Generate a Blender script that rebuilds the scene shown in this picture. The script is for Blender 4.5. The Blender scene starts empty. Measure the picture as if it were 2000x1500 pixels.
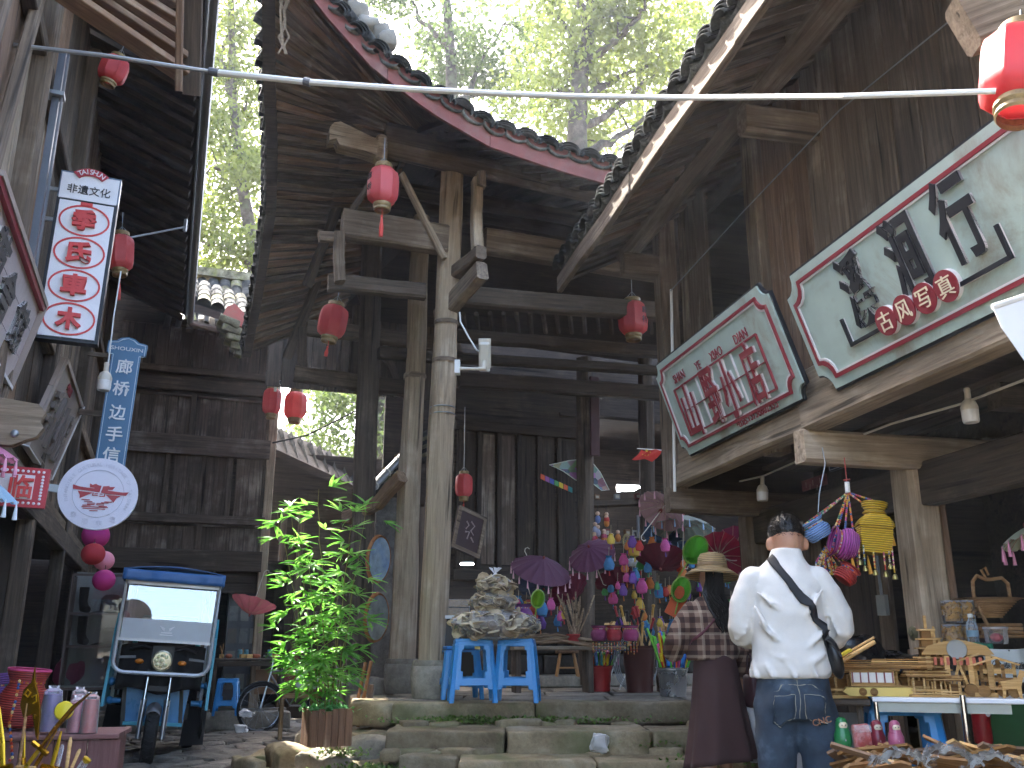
import bpy, bmesh, math, random
import numpy as np
from mathutils import Vector, Matrix, Quaternion, noise
R = math.radians
random.seed(7)
SC = bpy.context.scene
COL = SC.collection
# ------------------------------------------------------------------ camera
F, TH, CZ = 1800.0, math.atan(517/1800), 1.1
cd = bpy.data.cameras.new('camera'); cam = bpy.data.objects.new('camera', cd); COL.objects.link(cam)
cd.sensor_width = 36; cd.lens = 32.4; cd.clip_end = 800; cd.clip_start = .05
cam.location = (0, 0, CZ); cam.rotation_euler = (R(90)+TH, 0, 0)
SC.camera = cam
# ------------------------------------------------------------------ sky, sun, exposure
ST = 20.2          # yaw of the street, degrees
SUN_P, SUN_S, SUN_Z = -.7, 3.5, 4.1            # direction towards the sun in the street's axes (right, along, up)
_a = R(ST)
sunv = Vector((SUN_P*math.cos(_a)-SUN_S*math.sin(_a), SUN_P*math.sin(_a)+SUN_S*math.cos(_a), SUN_Z)).normalized()
wd = bpy.data.worlds.new('World'); SC.world = wd; wd.use_nodes = True
nt = wd.node_tree; nt.nodes.clear()
sky = nt.nodes.new('ShaderNodeTexSky'); sky.sky_type = 'NISHITA'; sky.sun_disc = False
sky.sun_elevation = math.asin(sunv.z); sky.sun_rotation = math.atan2(sunv.x, sunv.y)
sky.air_density = 1.0; sky.dust_density = 5.0; sky.ozone_density = 1.0
bg = nt.nodes.new('ShaderNodeBackground'); bg.inputs[1].default_value = .15
wo = nt.nodes.new('ShaderNodeOutputWorld')
nt.links.new(sky.outputs[0], bg.inputs[0]); nt.links.new(bg.outputs[0], wo.inputs[0])
sl = bpy.data.lights.new('sun', 'SUN'); sl.energy = 3.2; sl.angle = R(.5); sl.color = (1, .95, .87)
so = bpy.data.objects.new('sun', sl); COL.objects.link(so)
so.rotation_euler = (-sunv).to_track_quat('-Z', 'Y').to_euler(); so.location = (0, 0, 30)
SC.view_settings.view_transform = 'Standard'; SC.view_settings.look = 'None'
SC.view_settings.exposure = 3.4; SC.view_settings.gamma = 1
SC.render.engine = 'CYCLES'
SC.cycles.use_denoising = True
SC.cycles.use_adaptive_sampling = True; SC.cycles.adaptive_threshold = .035
SC.cycles.max_bounces = 6; SC.cycles.diffuse_bounces = 3; SC.cycles.transparent_max_bounces = 12
SC.cycles.glossy_bounces = 2; SC.cycles.transmission_bounces = 3
# ------------------------------------------------------------------ pixel -> place
_c, _s = math.cos(TH), math.sin(TH)
def ray(u, v):
    a = (u-1000)/F; b = (750-v)/F
    return Vector((a, _c-b*_s, _s+b*_c))
class Fr:
    """a ground frame turned by deg: local x across, y along, z up"""
    def __init__(s, deg):
        s.deg = deg; s.M = Matrix.Rotation(R(deg), 4, 'Z'); s.I = s.M.inverted()
    def _r(s, u, v): return s.I @ ray(u, v)
    def S(s, u, v, y):
        r = s._r(u, v); return r*(y/r.y) + Vector((0, 0, CZ))
    def P(s, u, v, x):
        r = s._r(u, v); return r*(x/r.x) + Vector((0, 0, CZ))
    def Z(s, u, v, z):
        r = s._r(u, v); return r*((z-CZ)/r.z) + Vector((0, 0, CZ))
FS, FR, FW = Fr(ST), Fr(12.3), Fr(0)
# ------------------------------------------------------------------ objects
INV = {}; KIDS = {}
def _link(o, parent):
    COL.objects.link(o)
    if parent is not None:
        o.parent = parent; KIDS.setdefault(parent.name, []).append(o)
        if parent.name in INV: o.matrix_parent_inverse = INV[parent.name]
        elif parent.type == 'MESH': o.matrix_parent_inverse = parent.matrix_basis.inverted()
def tag(o, label=None, cat=None, group=None, kind=None):
    if label: o['label'] = label
    if cat: o['category'] = cat
    if group: o['group'] = group
    if kind: o['kind'] = kind
    return o
def thing(name, label, cat, base=(0, 0, 0), fr=None, group=None, rz=0, M=None):
    """an Empty at the thing's base. With fr: children use the frame's own coordinates; else coordinates local to base"""
    o = bpy.data.objects.new(name, None); o.empty_display_size = .1
    COL.objects.link(o)
    if M is not None: o.matrix_basis = M
    elif fr is not None:
        o.matrix_basis = fr.M @ Matrix.Translation(base)
        INV[o.name] = Matrix.Translation(-Vector(base))
    else:
        o.matrix_basis = Matrix.Translation(base) @ Matrix.Rotation(R(rz), 4, 'Z')
    return tag(o, label, cat, group)
def ob(name, me, mat, parent=None, M=None, smooth=None):
    o = bpy.data.objects.new(name, me)
    if M is not None: o.matrix_basis = M
    if mat is not None and not me.materials: me.materials.append(mat)
    if smooth is not None and len(me.polygons):
        me.polygons.foreach_set('use_smooth', [smooth]*len(me.polygons))
    _link(o, parent); return o
def copy_tree(o, parent=None):
    c = o.copy(); COL.objects.link(c)
    if parent is not None:
        c.parent = parent; KIDS.setdefault(parent.name, []).append(c)
    for k in list(KIDS.get(o.name, [])): copy_tree(k, c)
    return c
T = Matrix.Translation
def RX(d): return Matrix.Rotation(R(d), 4, 'X')
def RY(d): return Matrix.Rotation(R(d), 4, 'Y')
def RZ(d): return Matrix.Rotation(R(d), 4, 'Z')
def SCL(x, y=None, z=None):
    return Matrix.Diagonal((x, x if y is None else y, x if z is None else z, 1))
def basis(x, y, z, o=(0, 0, 0)):
    m = Matrix((x, y, z)).transposed().to_4x4(); m.translation = Vector(o); return m
def aim(a, b, up=(0, 0, 1)):
    """x axis from a to b, z near up"""
    a, b, up = Vector(a), Vector(b), Vector(up)
    x = (b-a).normalized(); y = up.cross(x)
    if y.length < 1e-4: y = Vector((0, 1, 0)).cross(x)
    if y.length < 1e-4: y = Vector((1, 0, 0)).cross(x)
    y.normalize(); return basis(x, y, x.cross(y), a)
# ------------------------------------------------------------------ mesh builder
class MB:
    def __init__(s): s.v = []; s.f = []
    def add(s, vs, fs, M=None):
        n = len(s.v)
        s.v += [tuple(M @ Vector(q)) for q in vs] if M is not None else [tuple(q) for q in vs]
        s.f += [tuple(i+n for i in f) for f in fs]; return s
    def box(s, c, d, M=None, ch=0.0):
        x, y, z = d[0]/2, d[1]/2, d[2]/2
        if ch <= 0:
            vs = [(i*x, j*y, k*z) for i in (-1, 1) for j in (-1, 1) for k in (-1, 1)]
            fs = [(0, 1, 3, 2), (4, 6, 7, 5), (0, 4, 5, 1), (2, 3, 7, 6), (0, 2, 6, 4), (1, 5, 7, 3)]
        else:
            ch = min(ch, y*.45, z*.45, x*.45)
            sec = [(-y+ch, -z), (y-ch, -z), (y, -z+ch), (y, z-ch), (y-ch, z), (-y+ch, z), (-y, z-ch), (-y, -z+ch)]
            vs = [(i*x, a, b) for i in (-1, 1) for a, b in sec]
            fs = [(k, (k+1) % 8, 8+(k+1) % 8, 8+k) for k in range(8)] + [tuple(range(7, -1, -1)), tuple(range(8, 16))]
        m = T(c) if M is None else M @ T(c)
        return s.add(vs, fs, m)
    def tube(s, path, r, n=8, cap=True, M=None, closed=False, squash=1.0):
        P = [Vector(q) for q in path]; m = len(P)
        rr = r if isinstance(r, (list, tuple)) else [r]*m
        vs = []; up = None
        for i in range(m):
            if closed: d = P[(i+1) % m]-P[i-1]
            else: d = P[min(i+1, m-1)]-P[max(i-1, 0)]
            if d.length < 1e-9: d = Vector((0, 0, 1))
            d.normalize()
            if up is None: up = Vector((0, 0, 1)) if abs(d.z) < .9 else Vector((0, 1, 0))
            a = up - d*up.dot(d)
            if a.length < 1e-4: a = d.orthogonal()
            a.normalize(); up = a; b = d.cross(a)
            for k in range(n):
                t = 2*math.pi*k/n
                vs.append(P[i] + a*(math.cos(t)*rr[i]*squash) + b*(math.sin(t)*rr[i]))
        fs = []
        for i in range(m if closed else m-1):
            j = (i+1) % m
            fs += [(i*n+k, i*n+(k+1) % n, j*n+(k+1) % n, j*n+k) for k in range(n)]
        if cap and not closed: fs += [tuple(range(n-1, -1, -1)), tuple(range((m-1)*n, m*n))]
        return s.add(vs, fs, M)
    def lathe(s, prof, n=16, M=None, sx=1.0, sy=1.0, a0=0, a1=360, capb=False, capt=False):
        """prof: (radius, z) pairs, bottom to top"""
        full = abs(a1-a0) >= 360; k = n if full else n+1
        vs = [(r*math.cos(R(a0+(a1-a0)*i/n))*sx, r*math.sin(R(a0+(a1-a0)*i/n))*sy, z) for r, z in prof for i in range(k)]
        fs = []
        for j in range(len(prof)-1):
            for i in range(n):
                i2 = (i+1) % k
                fs.append((j*k+i, j*k+i2, (j+1)*k+i2, (j+1)*k+i))
        if capb: fs.append(tuple(range(k-1, -1, -1)))
        if capt: fs.append(tuple(range((len(prof)-1)*k, len(prof)*k)))
        return s.add(vs, fs, M)
    def ball(s, c, r, n=12, m=8, M=None):
        r3 = r if isinstance(r, (tuple, list)) else (r, r, r)
        prof = [(max(math.cos(t), 1e-4), math.sin(t)) for t in np.linspace(-math.pi/2, math.pi/2, m+1)]
        mm = T(c) @ SCL(*r3)
        return s.lathe(prof, n, mm if M is None else M @ mm)
    def prism(s, poly, y0, y1, M=None):
        """poly in x,z; pushed from y0 (front) to y1"""
        n = len(poly)
        vs = [(x, y0, z) for x, z in poly] + [(x, y1, z) for x, z in poly]
        fs = [tuple(range(n)), tuple(range(2*n-1, n-1, -1))] + [(k+n, (k+1) % n+n, (k+1) % n, k) for k in range(n)]
        return s.add(vs, fs, M)
    def ring(s, outer, inner, y0, y1, M=None):
        """flat frame between two outlines with as many points, in x,z"""
        n = len(outer)
        vs = [(x, y0, z) for x, z in outer]+[(x, y0, z) for x, z in inner]+[(x, y1, z) for x, z in outer]+[(x, y1, z) for x, z in inner]
        fs = []
        for k in range(n):
            j = (k+1) % n
            fs += [(k, j, n+j, n+k), (2*n+j, 2*n+k, 3*n+k, 3*n+j), (k, 2*n+k, 2*n+j, j), (n+k, n+j, 3*n+j, 3*n+k)]
        return s.add(vs, fs, M)
    def mesh(s, name='mesh'):
        me = bpy.data.meshes.new(name); me.from_pydata(s.v, [], s.f); me.update()
        return me
    def ob(s, name, mat, parent=None, M=None, smooth=False):
        me = s.mesh(name); o = ob(name, me, mat, parent, M, smooth)
        if smooth: me.set_sharp_from_angle(angle=R(40))
        return o
def grid_mesh(nx, ny, fn):
    b = MB()
    b.v = [tuple(fn(i/nx, j/ny)) for j in range(ny+1) for i in range(nx+1)]
    b.f = [(j*(nx+1)+i, j*(nx+1)+i+1, (j+1)*(nx+1)+i+1, (j+1)*(nx+1)+i) for j in range(ny) for i in range(nx)]
    return b
_rc = [0]
def beam(parent, name, a, b, w, h, mat, up=(0, 0, 1), ch=.01, seg=1, wob=.0, sag=0.0, taper=1.0):
    """one timber: a box with eased edges along its length; w across, h along up"""
    a, b = Vector(a), Vector(b); L = (b-a).length
    M = aim(a, b, up); y, z = w/2, h/2; ch = min(ch, y*.6, z*.6)
    sec = [(-y+ch, -z), (y-ch, -z), (y, -z+ch), (y, z-ch), (y-ch, z), (-y+ch, z), (-y, z-ch), (-y, -z+ch)]
    vs = []; rnd = random.Random(_rc[0]); _rc[0] += 1
    for i in range(seg+1):
        t = i/seg; k = 1+(taper-1)*t; oy = rnd.uniform(-wob, wob); oz = rnd.uniform(-wob, wob)-sag*4*t*(1-t)
        for q, (p, r) in enumerate(sec):
            vs.append((t*L+(rnd.uniform(-1, 1)*wob*1.5 if i in (0, seg) else 0), p*k+oy+rnd.uniform(-wob, wob)*.3, r*k+oz+rnd.uniform(-wob, wob)*.3))
    fs = []
    for i in range(seg):
        fs += [(i*8+k, i*8+(k+1) % 8, i*8+8+(k+1) % 8, i*8+8+k) for k in range(8)]
    fs += [tuple(range(7, -1, -1)), tuple(range(seg*8, seg*8+8))]
    b_ = MB(); b_.v = vs; b_.f = fs
    return b_.ob(name, mat, parent, M)
def log(parent, name, a, b, r0, r1, mat, n=18, seg=10, rough=.012, bulge=0.0, crack=True):
    """a round weathered post or purlin, x along its length, with drying cracks"""
    a, b = Vector(a), Vector(b); L = (b-a).length
    M = aim(a, b); rnd = random.Random(_rc[0]); _rc[0] += 1; off = rnd.uniform(0, 90)
    seg = max(seg, int(L/.15)); n = n if n % 2 == 0 else n+1
    cr = [rnd.randrange(n) for _ in range(3)] if crack else []
    vs = []
    for i in range(seg+1):
        t = i/seg; r = r0+(r1-r0)*t+bulge*math.sin(math.pi*t)
        for k in range(n):
            an = 2*math.pi*k/n
            q = 1+rough/r*noise.noise((t*L*.9+off, math.cos(an)*2, math.sin(an)*2))*2
            if k in cr: q -= .07*max(0, noise.noise((t*L*1.3+off, k*3.1, 0))+.35)
            vs.append((t*L, math.cos(an)*r*q, math.sin(an)*r*q))
    fs = [(i*n+k, i*n+(k+1) % n, (i+1)*n+(k+1) % n, (i+1)*n+k) for i in range(seg) for k in range(n)]
    fs += [tuple(range(n-1, -1, -1)), tuple(range(seg*n, seg*n+n))]
    b_ = MB(); b_.v = vs; b_.f = fs
    return b_.ob(name, mat, parent, M, smooth=True)
def rock(name, dims, mat, parent, M, seed=0, amp=.03, sub=3, rnd=.25, fr=2.2):
    """an eased, chipped block of stone"""
    bm = bmesh.new(); bmesh.ops.create_cube(bm, size=2)
    L = max(dims)
    bmesh.ops.subdivide_edges(bm, edges=bm.edges[:], cuts=sub, use_grid_fill=True)
    D = Vector(dims)/2; m = min(dims)/2
    for v in bm.verts:
        c = Vector([math.copysign(1-(1-min(1, abs(k)))**2.0, k) for k in v.co]); q = Vector((c.x*D.x, c.y*D.y, c.z*D.z))
        inner = Vector([max(-(D[i]-m*rnd), min(D[i]-m*rnd, q[i])) for i in range(3)])
        d = q-inner
        if d.length > 1e-6: q = inner+d.normalized()*m*rnd
        n3 = noise.noise_vector((q*fr)+Vector((seed*7.3, seed*1.7, 0)))
        n4 = noise.noise_vector((q*fr*3)+Vector((seed*3.3, 0, seed)))
        v.co = q+n3*amp+n4*amp*.4
    me = bpy.data.meshes.new(name); bm.to_mesh(me); bm.free()
    return ob(name, me, mat, parent, M, smooth=True)
# ------------------------------------------------------------------ lettering
_tc = {}
def text_mb(body, size=1.0, depth=.01, bold=0.0, sx=1.0, shear=0.0, res=3):
    """flat letters standing in x,z, facing -y, centred; returns (MB, width, height)"""
    key = (body, bold, shear, res)
    if key not in _tc:
        c = bpy.data.curves.new('t', 'FONT'); c.body = body; c.extrude = .5; c.offset = bold; c.resolution_u = res; c.shear = shear
        o = bpy.data.objects.new('t', c); COL.objects.link(o); bpy.context.view_layer.update()
        me = bpy.data.meshes.new_from_object(o.evaluated_get(bpy.context.evaluated_depsgraph_get()))
        vs = [v.co.copy() for v in me.vertices]; fs = [tuple(p.vertices) for p in me.polygons]
        bpy.data.objects.remove(o); bpy.data.curves.remove(c); bpy.data.meshes.remove(me)
        x0 = min(v.x for v in vs); x1 = max(v.x for v in vs); y0 = min(v.y for v in vs); y1 = max(v.y for v in vs)
        for v in vs: v.x -= (x0+x1)/2; v.y -= (y0+y1)/2
        _tc[key] = (vs, fs, x1-x0, y1-y0)
    vs, fs, w, h = _tc[key]
    b = MB(); b.add([(v.x*size*sx, -v.z*depth-depth/2, v.y*size) for v in vs], fs)
    return b, w*size*sx, h*size
# ------------------------------------------------------------------ materials
def lin(h):
    h = h.lstrip('#'); c = [int(h[i:i+2], 16)/255 for i in (0, 2, 4)]
    return tuple(x/12.92 if x <= .04045 else ((x+.055)/1.055)**2.4 for x in c)
_mt = {}
class NT:
    def __init__(s, name):
        s.m = bpy.data.materials.new(name); s.m.use_nodes = True; s.t = s.m.node_tree; s.t.nodes.clear()
        s.o = s.n('ShaderNodeOutputMaterial')
    def n(s, ty, **k):
        x = s.t.nodes.new(ty)
        for a, b in k.items(): setattr(x, a, b)
        return x
    def l(s, a, b): s.t.links.new(a, b)
    def mix(s, f, a, b, ty='MIX'):
        x = s.n('ShaderNodeMix', data_type='RGBA', blend_type=ty)
        for i, q in ((0, f), (6, a), (7, b)):
            if hasattr(q, 'links'): s.l(q, x.inputs[i])
            elif isinstance(q, (int, float)): x.inputs[i].default_value = q
            else: x.inputs[i].default_value = (*q, 1)
        return x.outputs[2]
    def ramp(s, f, pts):
        x = s.n('ShaderNodeValToRGB'); e = x.color_ramp.elements
        while len(e) < len(pts): e.new(.5)
        for i, (p, c) in enumerate(pts):
            e[i].position = p; e[i].color = (*c, 1) if isinstance(c, tuple) else (c, c, c, 1)
        s.l(f, x.inputs[0]); return x.outputs[0]
    def noise(s, co, scale, detail=3, rough=.6, dist=0):
        x = s.n('ShaderNodeTexNoise'); x.inputs['Scale'].default_value = scale; x.inputs['Detail'].default_value = detail
        x.inputs['Roughness'].default_value = rough; x.inputs['Distortion'].default_value = dist
        s.l(co, x.inputs['Vector']); return x.outputs[0]
    def math(s, op, a, b=0.0):
        x = s.n('ShaderNodeMath', operation=op)
        for i, q in ((0, a), (1, b)):
            if hasattr(q, 'links'): s.l(q, x.inputs[i])
            else: x.inputs[i].default_value = q
        return x.outputs[0]
    def coord(s, sc=(1, 1, 1), jitter=True, kind='Object'):
        tc = s.n('ShaderNodeTexCoord'); mp = s.n('ShaderNodeMapping'); mp.inputs['Scale'].default_value = sc
        s.l(tc.outputs[kind], mp.inputs[0])
        if jitter:
            oi = s.n('ShaderNodeObjectInfo'); k = s.n('ShaderNodeVectorMath', operation='SCALE'); cb = s.n('ShaderNodeCombineXYZ')
            for i in range(3): s.l(oi.outputs['Random'], cb.inputs[i])
            s.l(cb.outputs[0], k.inputs[0]); k.inputs['Scale'].default_value = 53.0
            s.l(k.outputs[0], mp.inputs['Location']); s.rand = oi.outputs['Random']
        return mp.outputs[0]
    def bsdf(s, col, rough=.7, metal=0.0, bump=None, bs=.3, bd=.01, spec=.5, **kw):
        p = s.n('ShaderNodeBsdfPrincipled')
        for nm, q in (('Base Color', col), ('Roughness', rough), ('Metallic', metal), ('Specular IOR Level', spec)):
            if hasattr(q, 'links'): s.l(q, p.inputs[nm])
            elif isinstance(q, (int, float)): p.inputs[nm].default_value = q
            else: p.inputs[nm].default_value = (*q, 1)
        for k, q in kw.items(): p.inputs[k.replace('_', ' ')].default_value = q
        if bump is not None:
            b = s.n('ShaderNodeBump'); b.inputs['Strength'].default_value = bs; b.inputs['Distance'].default_value = bd
            s.l(bump, b.inputs['Height']); s.l(b.outputs[0], p.inputs['Normal'])
        s.l(p.outputs[0], s.o.inputs[0]); return p
def wood(name, dark, light, worn=None, rough=.85, fine=1.0, var=.5, wornamt=.5):
    """weathered timber: grain runs along the piece's own x axis"""
    if name in _mt: return _mt[name]
    g = NT(name); dark, light = lin(dark), lin(light); worn = lin(worn) if worn else light
    co = g.coord((1.1, 1, 1)); rd = g.rand
    st = g.n('ShaderNodeMapping'); st.inputs['Scale'].default_value = (.9, 22*fine, 22*fine); g.l(co, st.inputs[0])
    gr = g.noise(st.outputs[0], 1.6, 6, .68, .4)
    blotch = g.noise(co, 2.3, 4, .6)
    c = g.ramp(gr, [(.3, dark), (.5, tuple((a+b)/2 for a, b in zip(dark, light))), (.68, light)])
    wm = g.ramp(blotch, [(.62-.22*wornamt, 0.0), (.78-.1*wornamt, 1.0)])
    wk = g.math('MULTIPLY', wm, g.ramp(gr, [(.35, 0.0), (.6, 1.0)]))
    c = g.mix(wk, c, worn)
    tone = g.math('ADD', g.math('MULTIPLY', rd, var), 1-var*.5)
    cb = g.n('ShaderNodeCombineColor')
    for i in range(3): g.l(tone, cb.inputs[i])
    c = g.mix(1.0, c, cb.outputs[0], 'MULTIPLY')
    cr = g.ramp(g.noise(st.outputs[0], .55, 3, .5, .2), [(.30, .25), (.36, 1.0)])
    c = g.mix(1.0, c, cr, 'MULTIPLY')
    h = g.math('ADD', gr, g.math('MULTIPLY', cr, .5))
    g.bsdf(c, rough, bump=h, bs=.55, bd=.012, spec=.25)
    _mt[name] = g.m; return g.m
def stone(name, c1, c2, c3, moss=None, scale=3.0, rough=.9, bs=.6):
    if name in _mt: return _mt[name]
    g = NT(name); co = g.coord(); n1 = g.noise(co, scale, 6, .65); n2 = g.noise(co, scale*9, 4, .7); n3 = g.noise(co, scale*.6, 3, .5)
    c = g.ramp(n1, [(.32, lin(c1)), (.5, lin(c2)), (.68, lin(c3))])
    c = g.mix(.55, c, g.ramp(n2, [(.3, .45), (.7, 1.0)]), 'MULTIPLY')
    tone = g.ramp(g.rand, [(0, .7), (1, 1.15)]); c = g.mix(1.0, c, tone, 'MULTIPLY')
    if moss: c = g.mix(g.ramp(n3, [(.52, 0.0), (.66, .75)]), c, lin(moss))
    g.bsdf(c, rough, bump=g.math('ADD', g.math('MULTIPLY', n1, .8), g.math('MULTIPLY', n2, .5)), bs=bs, bd=.02, spec=.2)
    _mt[name] = g.m; return g.m
def plain(name, col, rough=.5, metal=0.0, var=.12, scale=6.0, bs=.05, spec=.5, dirt=None, **kw):
    """paint, plastic, metal: one colour with slight unevenness"""
    if name in _mt: return _mt[name]
    g = NT(name); co = g.coord(); n1 = g.noise(co, scale, 4, .6)
    k = lin(col) if isinstance(col, str) else col
    c = g.mix(1.0, k, g.ramp(n1, [(.25, 1-var), (.75, 1.0)]), 'MULTIPLY')
    if dirt:
        n2 = g.noise(co, scale*.45, 5, .7); c = g.mix(g.ramp(n2, [(.5, 0.0), (.72, .7)]), c, lin(dirt))
    rr = g.ramp(n1, [(.2, max(0, rough-.08)), (.8, min(1, rough+.1))])
    g.bsdf(c, rr, metal, bump=n1, bs=bs, bd=.005, spec=spec, **kw)
    _mt[name] = g.m; return g.m
def translucent(name, c1, c2, mixf=.5, rough=.6, scale=30.0, thru=None):
    """leaf or thin cloth that lets light through"""
    if name in _mt: return _mt[name]
    g = NT(name); co = g.coord(); n1 = g.noise(co, scale, 2, .5)
    f = g.math('ADD', g.math('MULTIPLY', n1, .7), g.math('MULTIPLY', g.rand, .4))
    c = g.ramp(f, [(.3, lin(c1)), (.75, lin(c2))])
    d = g.n('ShaderNodeBsdfPrincipled'); g.l(c, d.inputs['Base Color']); d.inputs['Roughness'].default_value = rough
    t = g.n('ShaderNodeBsdfTranslucent')
    if thru: g.l(g.mix(1.0, c, lin(thru), 'MULTIPLY'), t.inputs[0])
    else: g.l(c, t.inputs[0])
    m = g.n('ShaderNodeMixShader'); m.inputs[0].default_value = mixf
    g.l(d.outputs[0], m.inputs[1]); g.l(t.outputs[0], m.inputs[2]); g.l(m.outputs[0], g.o.inputs[0])
    _mt[name] = g.m; return g.m
def film(name, col='#ffffff', amt=.25, rough=.15):
    """clear plastic or window glass: mostly seen through, glossy at a slant"""
    if name in _mt: return _mt[name]
    g = NT(name); co = g.coord(); n1 = g.noise(co, 14, 4, .6, .6)
    gl = g.n('ShaderNodeBsdfPrincipled'); gl.inputs['Base Color'].default_value = (*lin(col), 1); gl.inputs['Roughness'].default_value = rough
    b = g.n('ShaderNodeBump'); b.inputs['Strength'].default_value = .35; b.inputs['Distance'].default_value = .02; g.l(n1, b.inputs['Height']); g.l(b.outputs[0], gl.inputs['Normal'])
    tr = g.n('ShaderNodeBsdfTransparent'); fr = g.n('ShaderNodeFresnel'); fr.inputs[0].default_value = 1.5; g.l(b.outputs[0], fr.inputs['Normal'])
    k = g.math('ADD', fr.outputs[0], amt); k = g.math('MINIMUM', k, 1.0)
    m = g.n('ShaderNodeMixShader'); g.l(k, m.inputs[0]); g.l(tr.outputs[0], m.inputs[1]); g.l(gl.outputs[0], m.inputs[2]); g.l(m.outputs[0], g.o.inputs[0])
    _mt[name] = g.m; return g.m
def pane(name, tint=.9, refl=.14):
    """clear flat glass: seen through, with a mirror sheen"""
    if name in _mt: return _mt[name]
    g = NT(name); gl = g.n('ShaderNodeBsdfGlossy'); gl.inputs['Roughness'].default_value = .02; tr = g.n('ShaderNodeBsdfTransparent'); tr.inputs[0].default_value = (tint, tint, tint, 1)
    fr = g.n('ShaderNodeFresnel'); fr.inputs[0].default_value = 1.5; m = g.n('ShaderNodeMixShader'); g.l(g.math('MINIMUM', g.math('ADD', fr.outputs[0], refl), 1.0), m.inputs[0])
    g.l(tr.outputs[0], m.inputs[1]); g.l(gl.outputs[0], m.inputs[2]); g.l(m.outputs[0], g.o.inputs[0]); _mt[name] = g.m; return g.m
def emit(name, col, st):
    if name in _mt: return _mt[name]
    g = NT(name); e = g.n('ShaderNodeEmission'); e.inputs[0].default_value = (*lin(col), 1); e.inputs[1].default_value = st
    g.l(e.outputs[0], g.o.inputs[0]); _mt[name] = g.m; return g.m
W_GREY = wood('wood_grey', '#6e6050', '#a3917b', '#b8a893', wornamt=.6)
W_POST = wood('wood_post', '#786754', '#ab987f', '#bdad97', wornamt=.5, fine=.8)
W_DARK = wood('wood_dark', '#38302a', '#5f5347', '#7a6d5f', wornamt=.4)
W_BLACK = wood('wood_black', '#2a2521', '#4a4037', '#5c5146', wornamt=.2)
W_MID = wood('wood_mid', '#4a3e33', '#7b6b5a', '#948675', wornamt=.5)
W_BROWN = wood('wood_brown', '#5a4637', '#876c56', '#998772', wornamt=.3)
W_WARM = wood('wood_warm', '#85603f', '#b98f63', '#c9a87f', wornamt=.2, var=.3)
W_NEW = wood('wood_new', '#b98d52', '#dcb67c', '#e6c998', wornamt=.2, var=.45, fine=1.6)
STONE = stone('stone_grey', '#6d655a', '#8f8678', '#a89f90')
STONE_W = stone('stone_warm', '#75664f', '#968669', '#ab9d84', '#5d6240')
COBB = stone('cobble', '#5f5952', '#857d72', '#9c9488', scale=4)
TILE = stone('roof_tile_clay', '#2b2c2c', '#414240', '#5d5c57', scale=6)
TILE_E = stone('roof_tile_pale', '#34352f', '#55554f', '#807e75', scale=9)
MOSS = stone('mossy_tile', '#4f4a3c', '#7d775f', '#a09a80', '#6d7038', scale=8)
RED_P = plain('red_paint_board', '#b5554b', .75, var=.25, scale=9, dirt='#8f6a5f')
METAL = plain('galvanised', '#9ea2a4', .42, .8, var=.25, scale=5)
CHROME = plain('chrome', '#d5d7d9', .12, 1.0, var=.05)
WHITE_M = plain('white_metal', '#dddcd6', .45, var=.1)
BLACK_P = plain('black_plastic', '#17181b', .45)
# ================================================================== ground, street, steps
g_me = MB().add([(-300, -300, 0), (300, -300, 0), (300, 300, 0), (-300, 300, 0)], [(0, 1, 2, 3)]).mesh('ground')
EARTH = stone('packed_earth', '#4a443c', '#645c51', '#7b7366', '#565a3c', scale=2)
tag(ob('ground', g_me, EARTH, None, T((0, 0, -.03))), kind='structure')
def vor(x0, x1, y0, y1, cell, seed, jit=.42, squash=1.0):
    """voronoi-ish stone outlines over a jittered grid"""
    rnd = random.Random(seed); nx = int((x1-x0)/cell); ny = int((y1-y0)/(cell*squash)); P = {}
    for i in range(-2, nx+2):
        for j in range(-2, ny+2):
            P[i, j] = (x0+(i+.5+(j % 2)*.5+rnd.uniform(-jit, jit))*cell, y0+(j+.5+rnd.uniform(-jit, jit))*cell*squash)
    out = []
    for i in range(nx):
        for j in range(ny):
            cx, cy = P[i, j]; poly = [(cx-cell*1.5, cy-cell*1.5), (cx+cell*1.5, cy-cell*1.5), (cx+cell*1.5, cy+cell*1.5), (cx-cell*1.5, cy+cell*1.5)]
            for a in range(-2, 3):
                for b in range(-2, 3):
                    if (a or b) and (i+a, j+b) in P:
                        qx, qy = P[i+a, j+b]; mx, my = (cx+qx)/2, (cy+qy)/2; dx, dy = qx-cx, qy-cy
                        new = []
                        for k in range(len(poly)):
                            p, q = poly[k], poly[(k+1) % len(poly)]
                            sp = (p[0]-mx)*dx+(p[1]-my)*dy; sq = (q[0]-mx)*dx+(q[1]-my)*dy
                            if sp <= 0: new.append(p)
                            if (sp < 0) != (sq < 0):
                                t = sp/(sp-sq); new.append((p[0]+(q[0]-p[0])*t, p[1]+(q[1]-p[1])*t))
                        poly = new
                        if len(poly) < 3: break
            if len(poly) >= 3: out.append(((cx, cy), poly))
    return out
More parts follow.
